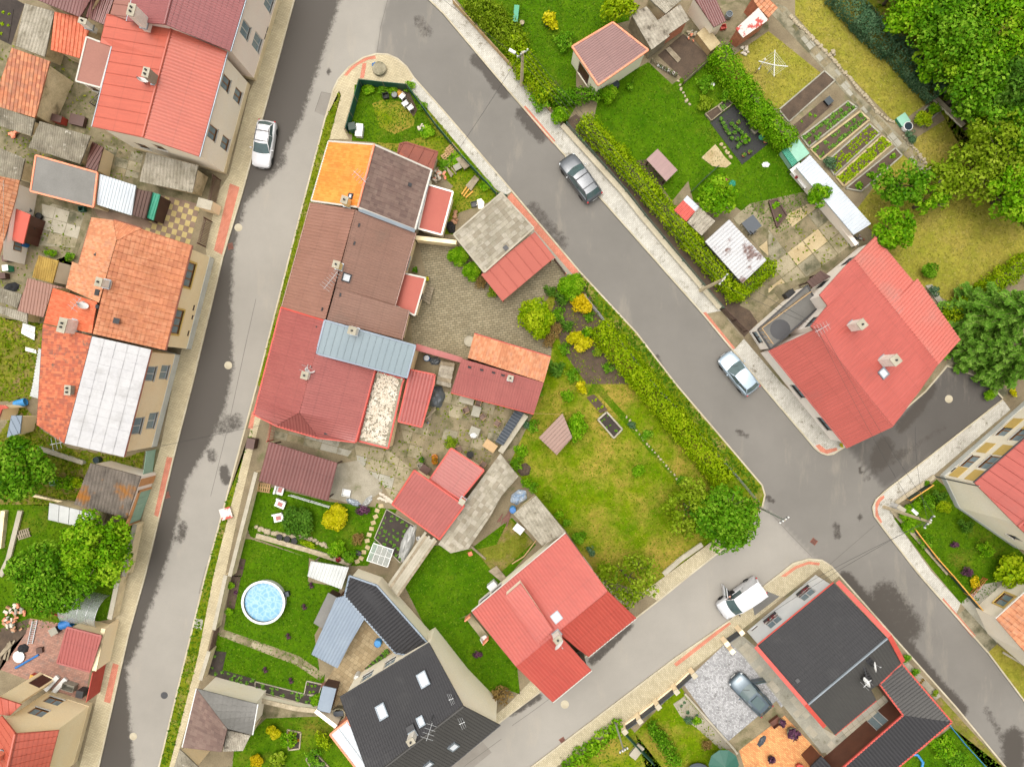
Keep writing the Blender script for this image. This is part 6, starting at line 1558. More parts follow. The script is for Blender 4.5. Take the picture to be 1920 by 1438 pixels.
b, pl = bld('house', 'wide white house with coral red metal roof and two tall white chimneys', 'house', [
 dict(roofs=[('f:1442.5 656.7 3.6,1590 839 3.6,1674 800 6.2,1527 618 6.2', 'roof_red_b', 'trap'),('f:1674 800 6.2,1527 618 6.2,1519 612 6.0,1551 573 5.6,1536 553 5.5,1590 493 4.6,1600 485 4.5,1759 683 4.3,1730 725 4.9', 'roof_red_b', 'trap'),
    ('f:1711.6 529 3.0,1640 444 3.0,1600 485 4.5,1759 683 4.3,1800.5 637 3.0,1720 523 3.0', 'roof_red_fade', 'corrw')], wall='plaster_white', cap='roof_red_b', inset=.3, gutter='roof_red_b',
   out='f:1442.5 656.7 3.6,1590 839 3.6,1674 800 6.2,1730 725 4.9,1759 683 4.3,1800.5 637 3.0,1720 523 3.0,1711.6 529 3.0,1640 444 3.0,1600 485 4.5,1590 493 4.6,1536 553 5.5,1551 573 5.6,1519 612 6.0,1527 618 6.2')],
 wins=[('f:1491 740 1.8', 1.5,1.3, 'dark'),('f:1542 800 1.8', 1.5,1.3, 'dark'),('31:270 990 4.2', 1.2,1.1, 'dark'),('31:560 560 2.0', 1.2,1.2, 'dark'),('31:420 700 2.0', 1.0,1.2, 'dark')], chims=[('31:625 1005', 1.8,.85,.75, 'chim_white', 1),('31:860 1265', 2.0,.9,.8, 'chim_white', 1)], sky=[('31:860 1358', .8,.8, 'zinc'),('31:968 838', 1.6,1.4, 'patch')])
antenna(b, pl, '31:350 1030', 1.5,.5,5,1.3)
t, pl = bld('outbuilding', 'flat dark felt terrace with brass railing against the white house', 'terrace', [dict(roofs=[('31:20 1178 2.7,-75 1030 2.7,295 700 2.7,380 862 2.7', 'roof_bitumen', 'flat')], wall='plaster_white', inset=.05, trim='dark_grey')], wins=[('f:1422 632 1.3', 1.2,1.1, 'dark'),('f:1405 650 1', 1.0,1.9, 'door')])
P = [Wp(p[0], p[1], 3.7) for p in A('31:40 1140,-45 1020,325 745')]
for i in range(2):
 MB().bar(P[i], P[i + 1], .06,.05).build('handrail', 'frame_tan', t)
 n = int((P[i + 1] - P[i]).length / .35)
 for k in range(n):
  c = P[i].lerp(P[i + 1], (k + .5) / n); d = (P[i + 1] - P[i]).normalized() * .12; MB().bar(c - d + Vector((0,0,-.95)), c + d, .03,.03).bar(c + d + Vector((0,0,-.95)), c - d, .03,.03).build('baluster', 'frame_tan', t)
MB().lathe(Wp(1463,618,2.72), [(.9,0),(.05,.02)], 16).build('table_shadecloth', 'dark_grey', t)
b, pl = bld('house', 'tall white house with coral roof and yellow grey banded front at the right edge', 'house', [dict(roofs=[('f:2010 744 5.4,1827 905 5.4,1908 987 8.4,2110 810 8.4', 'roof_red_b', 'seamw'),('f:1985 1060 5.4,2180 880 5.4,2110 810 8.4,1908 987 8.4', 'roof_red_b', 'seamw')], wall='plaster_stone', cap='roof_red_b', gutter='dark_grey', inset=.25, plinth=('plinth_grey', .8))],
 wins=[('32:1505 565 1.8', 1.5,1.2, 'wood'),('32:1670 600 4.0', 1.6,1.2, 'wood'),('32:1765 325 1.8', 1.5,1.2, 'wood'),('32:1900 385 4.0', 1.6,1.2, 'wood'),('32:1360 615 .8', .6,.5, 'vent'),('32:1830 1180 3.5', .9,1.1, 'dark')])
ea, eb = pl[0].P[1], pl[0].P[0]; u = (eb - ea).xy.normalized(); nw = Vector((-u.y, u.x)); nw = nw if nw.dot(Vector((-1,1))) > 0 else -nw
def band(s0, s1, z0, z1, m, nm):
 q = [Vector((ea.x + u.x * s - nw.x * .24, ea.y + u.y * s - nw.y * .24, z)) for s, z in ((s0, z0),(s1, z0),(s1, z1),(s0, z1))]; MB().add(q + [v + Vector((nw.x * .03, nw.y * .03,0)) for v in q], [[4,5,6,7], [7,6,5,4], [0,1,5,4], [2,3,7,6], [1,2,6,5], [3,0,4,7]][:1] + [[0,1,5,4], [2,3,7,6], [1,2,6,5], [3,0,4,7]]).build(nm, m, b)
for z0 in (1.2,3.4):
 for s0 in (.35,3.6,6.9,10.2): band(s0, s0 + 1.25, z0, z0 + 1.3, 'yellow_trim', 'wall_panel')
b, pl = bld('house', 'house with orange pantile roof and pale gable near the bottom right edge', 'house', [dict(roofs=[('f:1990 1050 3.4,1868 1160.6 3.4,1935 1238 6.0,2060 1130 6.0', 'tile_orange_old', 'ctile'),('f:2010 1320 3.4,2130 1210 3.4,2060 1130 6.0,1935 1238 6.0', 'tile_orange_old', 'ctile')], wall='plaster_cream', inset=.3, gutter='sill')], wins=[('33:1800 220 1.8', 1.3,1.3, 'yel')])
b, pl = bld('house', 'grey house with black tile roof framed by red parapet caps', 'house', [
 dict(roofs=[('f:1420.7 1210.7 3.8,1564 1093 3.8,1663 1195.7 6.3,1515 1319.6 6.3', 'roof_black', 'mtile'),('f:1565 1377 4.2,1643 1312 4.2,1633 1292 4.3,1649 1281 4.4,1690 1242 4.4,1663 1195.7 6.3,1515 1319.6 6.3', 'roof_black_b', 'trap')], wall='plaster_grey', inset=.2, gutter='red_paint', cap='zinc')],
 wins=[('33:280 125 1.9', 1.4,1.2, 'box'),('33:35 335 1.9', 1.4,1.2, 'box'),('23:1890 360 1.9', 1.4,1.2, 'box'),('23:1805 385 .5', .7,.4, 'vent'),('33:205 920 1.6', .7,.9, 'dark')], sky=[('33:222 790', .3,.3, 'vent'),('33:755 640', .5,.5, 'vent')])
def strip_cap(root, s, w, m, name='parapet_cap'):
 P = [Wp(*p) for p in A(s)]
 mb = MB()
 for i in range(len(P) - 1): mb.bar(P[i], P[i + 1], w, .1)
 mb.build(name, m, root)
strip_cap(b, 'f:1570 1090 4.0,1668 1193 6.5,1693 1240 4.6', .4, 'red_paint'); strip_cap(b, 'f:1417 1212 4.0,1511 1321 6.5,1546 1362 5.0', .35, 'red_paint')
for k in range(8): strip_cap(b, '33:%d %d 5.9, %d %d 5.0' % (720 + k * 5,690 + k * 20,750 + k * 5,680 + k * 20), .22, 'dark_grey', 'roof_step')
antenna(b, pl, '33:690 770', 1.2,.8,3,.8, True); antenna(b, pl, '33:755 655', .9,.2,0,.8, True)
t, pl = bld('outbuilding', 'angled annexe with black ribbed roof and brown timber wall', 'outbuilding', [dict(roofs=[('33:835 815 2.9,1010 1047 2.9,1375 1098 2.9,1000 660 2.9', 'roof_black_b', 'corrw'),('33:560 1440 2.9,1010 1047 2.9,1375 1098 2.9,970 1440 2.9,700 1660 2.9,330 1640 2.9', 'roof_black', 'corrw')], wall='wood_brown', inset=.15, trim='red_paint', thick=.14)], wins=[('33:850 1125 1', 1.4,2.0, 'win'),('33:935 1020 1', 1.2,2.0, 'wdoor')])
bld('shed', 'small black roofed shed beside the orange paved terrace', 'shed', [dict(roofs=[('33:310 1440 2.3,400 1350 2.3,480 1440 2.3,400 1530 2.3', 'roof_black', 'corrw')], wall='wood_brown', inset=.1)])
# ---------------------------------------------------------------- yards, lawns, paths
sheet('yard', '00:0 300,420 380,600 440,570 610,750 660,690 960,1100 1140,1400 1200,1640 1330,1500 1600,600 1500,0 1300', 'yard_conc', 1)
yb = sheet('courtyard', '00:740 1000,1090 1140,1050 1350,1000 1400,740 1300', 'yard_conc', 2)
slabs(yb, 'slab', '00:790 1090,1080 1160,1040 1340,750 1290', 'slab_b', R(-15), 1.2,1.0,.06,4, seed=2, mats=['slab_b', 'old_conc', 'slab'])
pt = sheet('checkered_patio', '01:1130 30,1240 30,1480 90,1400 400,1060 270,740 190,700 110,1090 210,1150 220', 'tile_check_b', 2)
slabs(pt, 'tile', '01:1205 25,1500 120,1420 400,1090 290', None, R(-15), .5,.5,.03,3,.05,5,.006, ('tile_check_y', 'tile_check_b'))
sheet('yard', '01:130 40,330 0,690 120,690 200,540 560,330 480,230 420', 'yard_conc', 2)
o = sheet('courtyard', '01:230 200,400 90,640 170,560 420,250 400', 'old_conc', 3)
slabs(o, 'slab', '01:320 90,630 180,570 420,330 380', 'slab', R(-15), 1.3,1.0,.05,4, seed=4, mats=['slab', 'slab_grey', 'concrete', 'old_conc'])
sheet('yard', '01:0 700,500 480,560 560,320 1000,0 950', 'yard_conc', 2)
lawn('01:0 940,330 990,300 1438,02:230 120,0 130', 'wild', 'blade_mid', 2,20,.2); lawn('02:170 120,300 330,700 600,600 920,150 900,0 900,0 380', 'wild', 'blade_mid', 2,22,.2)
lawn('02:420 460,930 550,1090 500,1060 680,680 590', 'wild', 'blade_mid', 3,25,.2); lawn('02:0 900,370 900,700 1080,950 1010,1000 1060,900 1438,03:900 40,820 330,500 380,0 420', 'lawn_dark', 'blade', 2,24)
rb = sheet('brick_yard', '03:230 320,470 360,500 390,440 650,680 720,640 940,0 700,60 560,200 430', 'pave_redyard', 3)
sheet('yard', '03:0 400,230 320,200 430,0 720', 'soil', 3); sheet('vegetable_plot', '00:0 0,120 0,190 40,90 345,0 300', 'soil_dark', 3)
# corner garden
lawn('672 150,765 162,930 356,945 370,860 400,850 440,800 440,790 420,850 350,810 315,700 268,650 250', 'lawn_mid', 'blade', 2,40)
lawn('10:740 640,1140 640,1350 1000,1060 1080,720 1060', 'lawn_dark', 'blade', 3,18)
o = sheet('bare_patch', '10:870 780,960 750,1120 770,1200 850,1180 950,1040 1010,930 960', 'lawn_mid', 4)
# paved yard
sheet('paved_yard', '783 448,855 445,905 520,945 570,1040 485,1065 520,1040 545,985 565,970 600,1036 632,1033 668,890 626,878 672,775 645,770 600,800 520', 'pave_yard', 2)
lawn('1062 520,1090 545,1170 640,1240 728,1415 930,1340 1010,1205 1110,1120 1080,1061 995,955 870,1000 775,1033 670,1036 632,985 610,1040 545', 'lawn_mid', 'blade_mid', 2,26)
sheet('flower_bed', '21:330 740,420 690,520 620,560 740,720 1000,640 1060,900 1438,560 1438,400 1220,330 1050,270 960,310 860', 'soil', 3)
sheet('flower_bed', '22:650 0,760 130,880 260,1000 420,1120 560,1240 700,1225 725,1090 580,960 430,820 270,630 60,560 90,600 0', 'lawn_dark', 3)
# patio between barn and garden house
pa = sheet('patio', '845 738,1000 778,960 840,935 850,905 880,845 840,800 900,740 900,700 890,640 850,672 832,735 842,760 800,805 800,812 735', 'yard_conc', 2)
slabs(pa, 'slab', '12:1080 300,1240 330,1320 60,1480 60,1900 190,1830 420,1720 620,1460 470,1260 600,1160 640', 'slab_b', R(-15), 1.25,1.15,.07,3, seed=7, mats=['slab_b', 'slab', 'old_conc', 'yard_conc', 'slab_b'])
slabs(pa, 'slab', '12:740 450,1000 500,1180 640,1020 880,960 760,760 570', 'slab', R(-15), 1.6,1.2,.06,4, seed=8, mats=['slab', 'slab_grey', 'slab'])
slabs(pa, 'slab', '12:120 330,760 450,690 540,280 440,130 400', 'old_conc', R(-15), 1.5,.9,.05,3, seed=9, mats=['old_conc', 'slab_b', 'slab_grey'])
sheet('gravel_yard', '12:600 600,760 570,910 700,950 800,780 910,550 850', 'gravel', 4)
lawn('475 905,618 940,700 950,745 955,730 985,690 1060,620 1060,470 1005,462 980', 'lawn_fresh', 'blade', 3,40)
lawn('452 1010,470 1010,580 1045,578 1090,640 1100,590 1190,600 1260,420 1180', 'lawn_fresh', 'blade', 3,40); lawn('410 1185,610 1262,605 1300,570 1300,390 1260', 'lawn_fresh', 'blade', 3,40)
pp = sheet('garden_path', '418 1178,560 1228,610 1262,600 1275,555 1245,410 1190', 'slab_b', 5)
slabs(pp, 'slab', '418 1180,556 1230,606 1264,600 1272,553 1243,412 1189', 'slab', R(-20), .5,.5,.03,6,.05,3,.006, ['slab', 'slab_b'])
sheet('cobbled_yard', '13:560 740,700 500,815 340,900 420,1040 570,740 820,640 920,590 1000,600 850,520 780', 'pave_cell', 4)
sheet('yard', '03:1917 1000,13:130 940,440 1010,600 1130,560 1200,300 1438,13:0 1438,03:1700 1438,1820 1310', 'yard_conc', 2)
lawn('790 1020,822 1022,880 1030,960 970,1005 1020,900 1140,885 1150,970 1250,975 1300,945 1290,920 1300,800 1180,760 1100', 'lawn_fresh', 'blade', 2,40); sheet('bare_patch', '12:1640 1240,1800 1200,1900 1000,22:160 1180,12:1917 1330,1800 1438', 'wild', 11)
lawn('500 1345,640 1340,720 1438,760 1500,430 1500,440 1400', 'lawn_dark', 'blade', 3,22)
sheet('yard', '860 1160,885 1150,940 1090,960 1070,975 1085,900 1140', 'yard_conc', 3)
# right gardens
lawn('855 0,965 130,985 150,1060 235,1080 200,1080 100,1150 40,1200 -100,780 -100', 'lawn_dark', 'blade', 2,40)
lawn('930 30,960 -50,1180 -50,1180 40,1100 60,1075 90,1060 150,1010 100,960 70', 'lawn_fresh', 'blade', 3,18)
sheet('hedge_strip', '1050 235,1168 362,1350 582,1395 632,1420 605,1390 560,1225 370,1110 240,1080 215', 'soil', 2)
lawn('1110 240,1125 170,1215 118,1345 260,1345 300,1290 340,1260 378,1240 350', 'lawn_fresh', 'blade', 3,30); lawn('1215 118,1260 160,1340 100,1480 270,1530 350,1510 400,1460 440,1380 390,1300 380,1290 340,1345 290', 'lawn_fresh', 'blade', 2,40)
sheet('bare_patch', '20:920 1210,1000 1200,1150 1370,1080 1438,1000 1380', 'soil', 4); sheet('chicken_run', '20:1090 420,1280 260,1480 430,1290 610', 'soil', 4); sheet('yard', '20:1020 380,1350 130,1700 0,1917 0,1917 230,1700 330,1560 380,1380 240,1290 270', 'yard_conc', 3)
lawn('1340 130,1390 95,1440 60,1540 140,1480 200,1455 205', 'lawn_dry', 'blade_dry', 3,26); lawn('1490 0,1560 -60,1740 170,1745 190,1680 235,1560 110,1490 30', 'lawn_dry', 'blade_dry', 3,26); lawn('1700 270,1780 220,1830 260,1870 330,1920 400,1920 480,1800 580,1700 520,1640 440,1600 400', 'lawn_dry', 'blade_dry', 2,26)
lawn('1600 0,1920 0,1920 430,1830 330,1740 170', 'wild', 'blade_mid', 2,14,.2)
ph = sheet('stone_path', '30:60 30,130 60,420 380,640 680,960 1000,1150 1180,1260 1330,1210 1350,960 1120,620 760,300 400,20 110', 'old_conc', 4)
slabs(ph, 'slab', '30:70 60,120 70,410 390,640 690,950 1010,1150 1190,1240 1330,1210 1340,960 1110,630 750,330 410', 'slab_grey', R(-50), .7,.55,.06,5,.05,12,.01, ['slab_grey', 'old_conc', 'slab_b'])
cp = sheet('courtyard', '31:0 60,280 0,440 110,660 390,590 500,300 700,0 900,21:1800 900,1700 850,1917 560,1850 420,1680 260,1650 200,1780 90', 'yard_conc', 3)
slabs(cp, 'slab', '31:0 250,180 150,300 90,430 120,640 380,480 500,280 640,60 700,0 760', 'slab', R(38), 1.7,1.5,.08,4, seed=21, mats=['slab', 'slab_b', 'slab_c', 'slab', 'old_conc'])
slabs(cp, 'slab', '21:1650 200,1780 90,1840 170,1900 300,1917 480,1850 420', 'slab_b', R(38), 1.5,1.1,.06,4, seed=22, mats=['slab_c', 'slab', 'slab_b'])
slabs(cp, 'slab', '31:0 780,160 700,290 690,0 960,21:1880 1000,1800 930', 'slab_b', R(38), 1.3,1.1,.06,4, seed=23, mats=['slab_b', 'yard_conc', 'slab'])
sheet('lane_margin', '1735 735,1775 688,1845 712,1878 748,1890 735,1850 690,1790 660', 'old_conc', 3)
# right house garden, lower right block
lawn('1675 972,1755 898,1920 1040,1920 1110,1800 1130,1745 1065', 'lawn_dark', 'blade', 2,40); sheet('yard', '1800 1130,1840 1095,1920 1080,1920 1140,1868 1165,1868 1205', 'slab_grey', 3)
sheet('driveway', '1280 1280,1365 1200,1395 1230,1470 1320,1370 1395,1360 1390', 'pave_mosaic', 3)
py = sheet('paved_path', '1365 1200,1385 1185,1420 1215,1545 1365,1600 1400,1540 1410,1395 1232', 'slab_grey', 4)
slabs(py, 'slab', '1376 1206,1390 1195,1425 1225,1540 1362,1600 1398,1550 1414', 'slab', R(-50), .6,.6,.03,5,.05,31,.006, ['concrete', 'slab_grey'])
slabs(py, 'slab', '33:510 1190,880 880,930 960,860 1000,440 1340', 'slab', R(38), .6,.6,.03,5,.05,32,.006, ['concrete', 'slab_grey'])
sheet('terrace', '1385 1405,1470 1340,1545 1420,1500 1520,1420 1520', 'pave_orange', 4); sheet('concrete_strip', '1360 1392,1455 1312,1470 1335,1382 1408', 'slab_b', 5)
lawn('1190 1372,1275 1285,1360 1400,1300 1520,1230 1500', 'lawn_mid', 'blade_mid', 3,20); lawn('1060 1438,1160 1360,1180 1360,1290 1500,1000 1500', 'lawn_mid', 'blade', 3,24)
sheet('gravel_bed', '23:1205 960,1290 900,1640 1290,1560 1300,1380 1140,1260 1050', 'gravel', 4); sheet('gravel_bed', '33:1000 660,1040 640,1290 900,1250 930', 'gravel', 4)
lawn('33:1370 1130,1760 1438,1900 1600,900 1600,970 1440', 'lawn_fresh', 'blade', 3,24); sheet('gravel_bed', '33:1250 940,1290 910,1760 1430,1640 1438,1360 1110', 'wild', 3)

# ---------------------------------------------------------------- trees, hedges, bushes
T = tree
T('f:30 880', 68,6.5, 'leaf_mid', 'bushy green walnut tree beside the white roofed tan house', lobes=26)
T('f:95 1085', 85,6.0, 'leaf_mid', 'mid green tree spreading over the lawn and polytunnel', lobes=30, ry=70); T('f:180 1030', 72,6.5, 'leaf_fresh', 'bright yellow green tree leaning over the pale folded shed', lobes=26)
T('f:1298 955', 56,4.6, 'leaf_olive', 'yellowish half of the tree pair on the street corner', lobes=18); T('f:1358 972', 68,5.2, 'leaf_mid', 'fresh green tree at the street corner by the thin pole', lobes=24)
T('f:1175 1085', 74,4.2, 'leaf_olive', 'airy shrub tree with thin branches beside the red roofed house', lobes=20, lf=.24, cover=.75, airy=.08, ry=58)
T('f:1345 368', 38,3.6, 'leaf_fresh', 'small bright green tree behind the red and white hut', lobes=16, lf=.4); T('f:1536 366', 24,3.2, 'leaf_fresh', 'tiny globe shaped tree at the long metal store', lobes=14, lf=.42, leaf=.16)
T('f:1690 345', 55,5.0, 'leaf_mid', 'broad fruit tree with open middle on the dry lawn', lobes=15, lf=.33, ry=45); T('f:1674 430', 40,4.4, 'leaf_fresh', 'round fruit tree beside the coral roofed house', lobes=16, lf=.4); T('f:1745 375', 34,4.5, 'leaf_fresh', 'smaller fruit tree between the open fruit tree and the wood', lobes=10, lf=.36)
G_ = 'trees of the wood behind the gardens'
for i, (x, y, r, h, m, l) in enumerate([(1720,20,62,9, 'leaf_fresh', 'bright leafy tree of the wood above the dark netted hedge'),(1790,70,80,12, 'leaf_mid', 'large round tree in the middle of the wood'),(1880,40,78,13, 'leaf_fresh', 'tall tree with silvery tips in the top right corner'),(1830,160,66,11, 'leaf_mid', 'wood tree leaning toward the stone planter'),(1905,165,62,13, 'leaf_dark', 'dark blue green tree at the right edge of the wood'),
          (1880,270,74,10, 'leaf_olive', 'yellow green tree with bare grey branches in the wood'),(1830,320,60,8, 'leaf_olive', 'loose olive tree overhanging the end of the stone path'),(1915,360,70,10, 'leaf_fresh', 'bushy tree at the right edge above the dry lawn'),(1775,345,45,7, 'leaf_olive', 'thin olive tree between fruit trees and wood'),(1960,90,70,13, 'leaf_dark', 'dark tree beyond the right edge of the wood'),(1850,-20,70,12, 'leaf_mid', 'tree of the wood at the top edge'),(1755,110,45,8, 'leaf_fresh', 'young wood tree overhanging the netted hedge'),(1860,215,50,10, 'leaf_mid', 'wood tree with thin grey twigs behind the planter'),(1815,105,55,12, 'leaf_fresh', 'light green wood tree among darker neighbours'),(1925,240,55,11, 'leaf_mid', 'wood tree half cut by the right edge'),(1690,-25,50,8, 'leaf_mid', 'wood tree beside the top of the netted hedge'),(1800,-40,60,12, 'leaf_dark', 'dark tree of the wood at the top edge')]):
 T('f:%d %d' % (x, y), r * 1.08, h * .62, m, l, group=G_, lobes=26 if r > 60 else 18, leaf=.22, cover=1.0, lf=.32, airy=.04)
def conifer(pos, rpx, h, leafm, label, tiers=9, seed=1):
 q = A(pos)[0]; c = Wp(q[0], q[1], h * .4); base = (c.x, c.y, .1); Rm = rpx * (HC - h * .4) / FPX; rr = random.Random(seed)
 root = thing('conifer', label, 'tree', base); MB().tube([base, (c.x, c.y, h)], [.24,.03], 8).build('trunk', 'bark', root); P, N, S, T_ = [], [], [], []; br = MB()
 for t in range(tiers):
  z = h * (.12 + .84 * t / tiers); r = Rm * (1 - t / tiers) ** .8; nb = max(5, int(13 * (1 - t / tiers)) + 3)
  for k in range(nb):
   a = 6.2832 * k / nb + rr.uniform(-.25,.25); L = r * rr.uniform(.75,1.08); tip = np.array([math.cos(a) * L, math.sin(a) * L, z + .1 - L * .18]); st = np.array([0,0, z + .25]); br.tube([(c.x, c.y, z + .35),(c.x + tip[0], c.y + tip[1], tip[2] + .1)], [.04,.01], 4)
   n = int(150 * L / 3) + 40; u = rng.uniform(.15,1, n) ** .8; w = .42 * (1 - .55 * u) * (L / 3 + .4); side = rng.normal(0,.5, n) * w; pr = st + (tip - st) * u[:, None]; pr[:, 0] += -math.sin(a) * side; pr[:, 1] += math.cos(a) * side; pr[:, 2] -= np.abs(side) * .35 + rng.uniform(0,.12, n)
   P.append(pr); N.append(np.stack([np.cos(a) * .3 + rng.normal(0,.45, n), np.sin(a) * .3 + rng.normal(0,.45, n), np.full(n, .8)], 1)); S.append(.2 * rng.uniform(.6,1.3, n)); T_.append(np.clip(rng.normal(.45,.2, n) + .3 * (u - .5), 0,1))
 me = leaf_mesh('crown', np.concatenate(P), np.concatenate(N), np.concatenate(S), np.concatenate(T_), 2.2); me.materials.append(M[leafm]); o = bpy.data.objects.new('crown', me); o.parent = root; link(o); br.build('branches', 'bark', root); return root
conifer('f:1880 590', 78,11, 'leaf_conif', 'big spruce with layered branches beside the yellow hedge', 11); conifer('f:1900 670', 68,9, 'leaf_conif', 'lower spruce spreading over the dark lane end', 10,5); conifer('f:1850 650', 50,7, 'leaf_conif', 'small spruce between the two larger ones', 8,8)
hedge('f:1100 232,1160 290,1225 365,1300 452,1382 548', 27,1.7, 'leaf_lime', 'long lime green clipped hedge behind the green street fence', ends=True); hedge('f:1390 545,1440 500', 26,1.6, 'leaf_lime', 'short lime hedge turning along the silver shed'); hedge('f:1132 622,1200 705,1270 790,1352 892', 38,1.6, 'leaf_lime', 'thick lime green hedge beside the street in the big lawn')
hedge('f:1353 108,1395 165,1432 215,1474 258', 36,1.9, 'leaf_fresh', 'bright hedge between the chicken run and the dry lawn'); hedge('f:1785 592,1850 545,1925 490', 26,1.8, 'leaf_lime', 'yellow green hedge under the spruces')
hedge('f:1580 -10,1625 40,1665 78', 42,1.5, 'leaf_blue', 'dark blue green netted hedge at the top of the dry lawn', rough=.06); hedge('f:1690 95,1730 140,1752 165', 40,1.5, 'leaf_blue', 'dark blue green netted hedge ending at the stone planter', rough=.06)
hedge('23:1050 1140,1120 1230,1220 1400', 14,1.2, 'leaf_mid', 'thin hedge row beside the dark fence and brown lawn', name='hedge'); hedge('23:420 1430,600 1290,800 1130', 18,.7, 'leaf_fresh', 'low grassy hedge along the lower pavement', leaf=.18)
hedge('20:20 330,120 520,250 690', 32,1.5, 'leaf_lime', 'lime shrub row at the street below the utility pole', rough=.25); hedge('10:1640 0,1790 130,1940 290', 36,1.5, 'leaf_olive', 'untidy shrub row behind the wooden street fence', rough=.3); hedge('20:240 700,430 720,640 690', 18,1.3, 'leaf_mid', 'ivy covered fence below the mauve garage', rough=.2)
B = bush
B('f:1007 596', 33,2.4, 'trim', 'leaf_lime', 'large clipped square bush at the paved yard', rz=R(40)); B('f:1070 537', 23,1.8, 'trim', 'leaf_fresh', 'round bright green bush by the carport'); B('f:1090 572', 20,1.5, 'round', 'leaf_gold', 'golden yellow bush next to the round green one'); B('f:1083 640', 24,1.6, 'round', 'leaf_yel', 'yellow flowering bush at the head of the thick hedge', ry=20); B('f:1100 625', 12,1.5, 'small', 'leaf_fresh', 'small green shrub between the yellow bushes'); B('f:1052 560', 16,1.0, 'loose', 'leaf_dark', 'dark low shrub among the yellow bushes'); B('f:1040 620', 18,.7, 'loose', 'leaf_brown', 'reddish ground shrub below the clipped bush')
B('f:860 480', 20,1.4, 'trim', 'leaf_fresh', 'vivid green mound bush under the garage roof edge', ry=17); B('f:885 508', 17,1.3, 'trim', 'leaf_fresh', 'second vivid green mound beside the garage'); B('f:903 530', 14,1.0, 'loose', 'leaf_brown', 'brownish red shrub beside the carport'); B('f:923 548', 13,.9, 'loose', 'leaf_olive', 'olive shrub at the carport corner')
B('f:563 975', 30,1.7, 'round', 'leaf_dark', 'dark evergreen bush beside the white loungers'); B('f:627 968', 24,1.6, 'trim', 'leaf_yel', 'round yellow bush on the small lawn'); B('f:632 1028', 18,1.3, 'round', 'leaf_fresh', 'bright green bush by the stepping stones'); B('f:672 1010', 14,.9, 'loose', 'leaf_brown', 'brown green shrub by the vegetable frame'); B('f:680 955', 13,.9, 'small', 'leaf_purple', 'pink hydrangea bush by the gravel yard'); B('f:655 1040', 14,1.0, 'round', 'leaf_mid', 'green bush at the stepping stone path')
B('f:580 1020', 22,.6, 'small', 'leaf_lime', 'lime edging plant along the stone border', ry=8, rz=R(-25)); B('f:1155 32', 34,2.6, 'round', 'leaf_lime', 'yellow green creeper mound over the mauve garage roof', ry=24, rz=R(20), zb=1.2); B('f:1140 178', 15,1.5, 'trim', 'leaf_fresh', 'round green bush at the mauve garage corner'); B('f:1050 218', 18,1.6, 'round', 'leaf_fresh', 'bright bush at the pavement edge')
B('f:1015 190', 24,1.4, 'loose', 'leaf_mid', 'dark leafy shrub behind the pavement fence'); B('f:1025 45', 20,1.2, 'small', 'leaf_yel', 'yellow and purple flower clump on the lawn'); B('f:1060 80', 22,1.4, 'loose', 'leaf_mid', 'loose green shrub left of the mauve garage'); B('f:1325 160', 20,1.3, 'loose', 'leaf_mid', 'leafy shrub by the chicken run'); B('f:1320 195', 18,1.1, 'loose', 'leaf_olive', 'pale shrub above the raised beds'); B('f:1360 180', 14,.9, 'small', 'leaf_mid', 'low shrub near the white bucket')
B('f:1742 505', 17,1.4, 'round', 'leaf_mid', 'single dark green bush on the dry lawn'); B('f:1750 545', 11,.9, 'small', 'leaf_blue', 'bluish shrub at the stone step of the coral roof house'); B('f:1729 226', 16,1.1, 'round', 'leaf_lime', 'lime leafed shrub by the rain butt'); B('f:1748 207', 12,.9, 'small', 'leaf_fresh', 'small bright shrub in the stone bed'); B('f:1707 255', 15,.8, 'loose', 'leaf_blue', 'blue grey rue bush below the rain butt'); B('f:1775 182', 10,.9, 'small', 'leaf_fresh', 'shrub in the stone planter'); B('f:1805 215', 9,.8, 'small', 'leaf_fresh', 'second shrub in the stone planter')
B('f:1180 165', 9,.7, 'tiny', 'leaf_mid', 'tiny plant by the black planter'); B('f:1555 305', 13,.9, 'small', 'leaf_blue', 'rhubarb clump at the end of the vegetable rows')
B('f:1082 800', 21,1.8, 'round', 'leaf_fresh', 'bright tree bush leaning on the small shelter', ry=30, rz=R(10)); B('f:1197 882', 13,1.0, 'round', 'leaf_fresh', 'lone green shrub in the middle of the big lawn'); B('f:1085 730', 14,.9, 'small', 'leaf_yel', 'yellow shrub above the small shelter'); B('f:1062 742', 14,.7, 'loose', 'leaf_fresh', 'low green shrub near the yellow one'); B('f:1075 705', 16,1.0, 'loose', 'leaf_mid', 'soft shrub beside the vegetable strip')
B('f:1184 796', 8,.6, 'small', 'leaf_blue', 'grey blue plant in the lawn strip'); B('f:1210 815', 12,.6, 'small', 'leaf_mid', 'green plant in the lawn strip'); B('f:1275 900', 11,.6, 'small', 'leaf_mid', 'last green plant of the lawn strip'); B('f:1047 965', 9,.8, 'small', 'leaf_fresh', 'small shrub at the corrugated shed'); B('f:1060 980', 9,.7, 'small', 'leaf_mid', 'second small shrub at the corrugated shed'); B('f:1085 1005', 14,1.0, 'round', 'leaf_mid', 'dark round shrub at the red roof corner'); B('f:1108 1030', 12,.9, 'loose', 'leaf_blue', 'bluish shrub along the white gable')
B('f:970 870', 15,.9, 'loose', 'leaf_mid', 'green weeds by the slab wall'); B('f:985 790', 13,.9, 'loose', 'leaf_blue', 'bluish weeds at the barn corner'); B('f:1010 735', 13,1.0, 'loose', 'leaf_mid', 'leafy clump below the barn gable'); B('f:845 830', 15,1.0, 'loose', 'leaf_olive', 'yellow green shrub at the garden house')
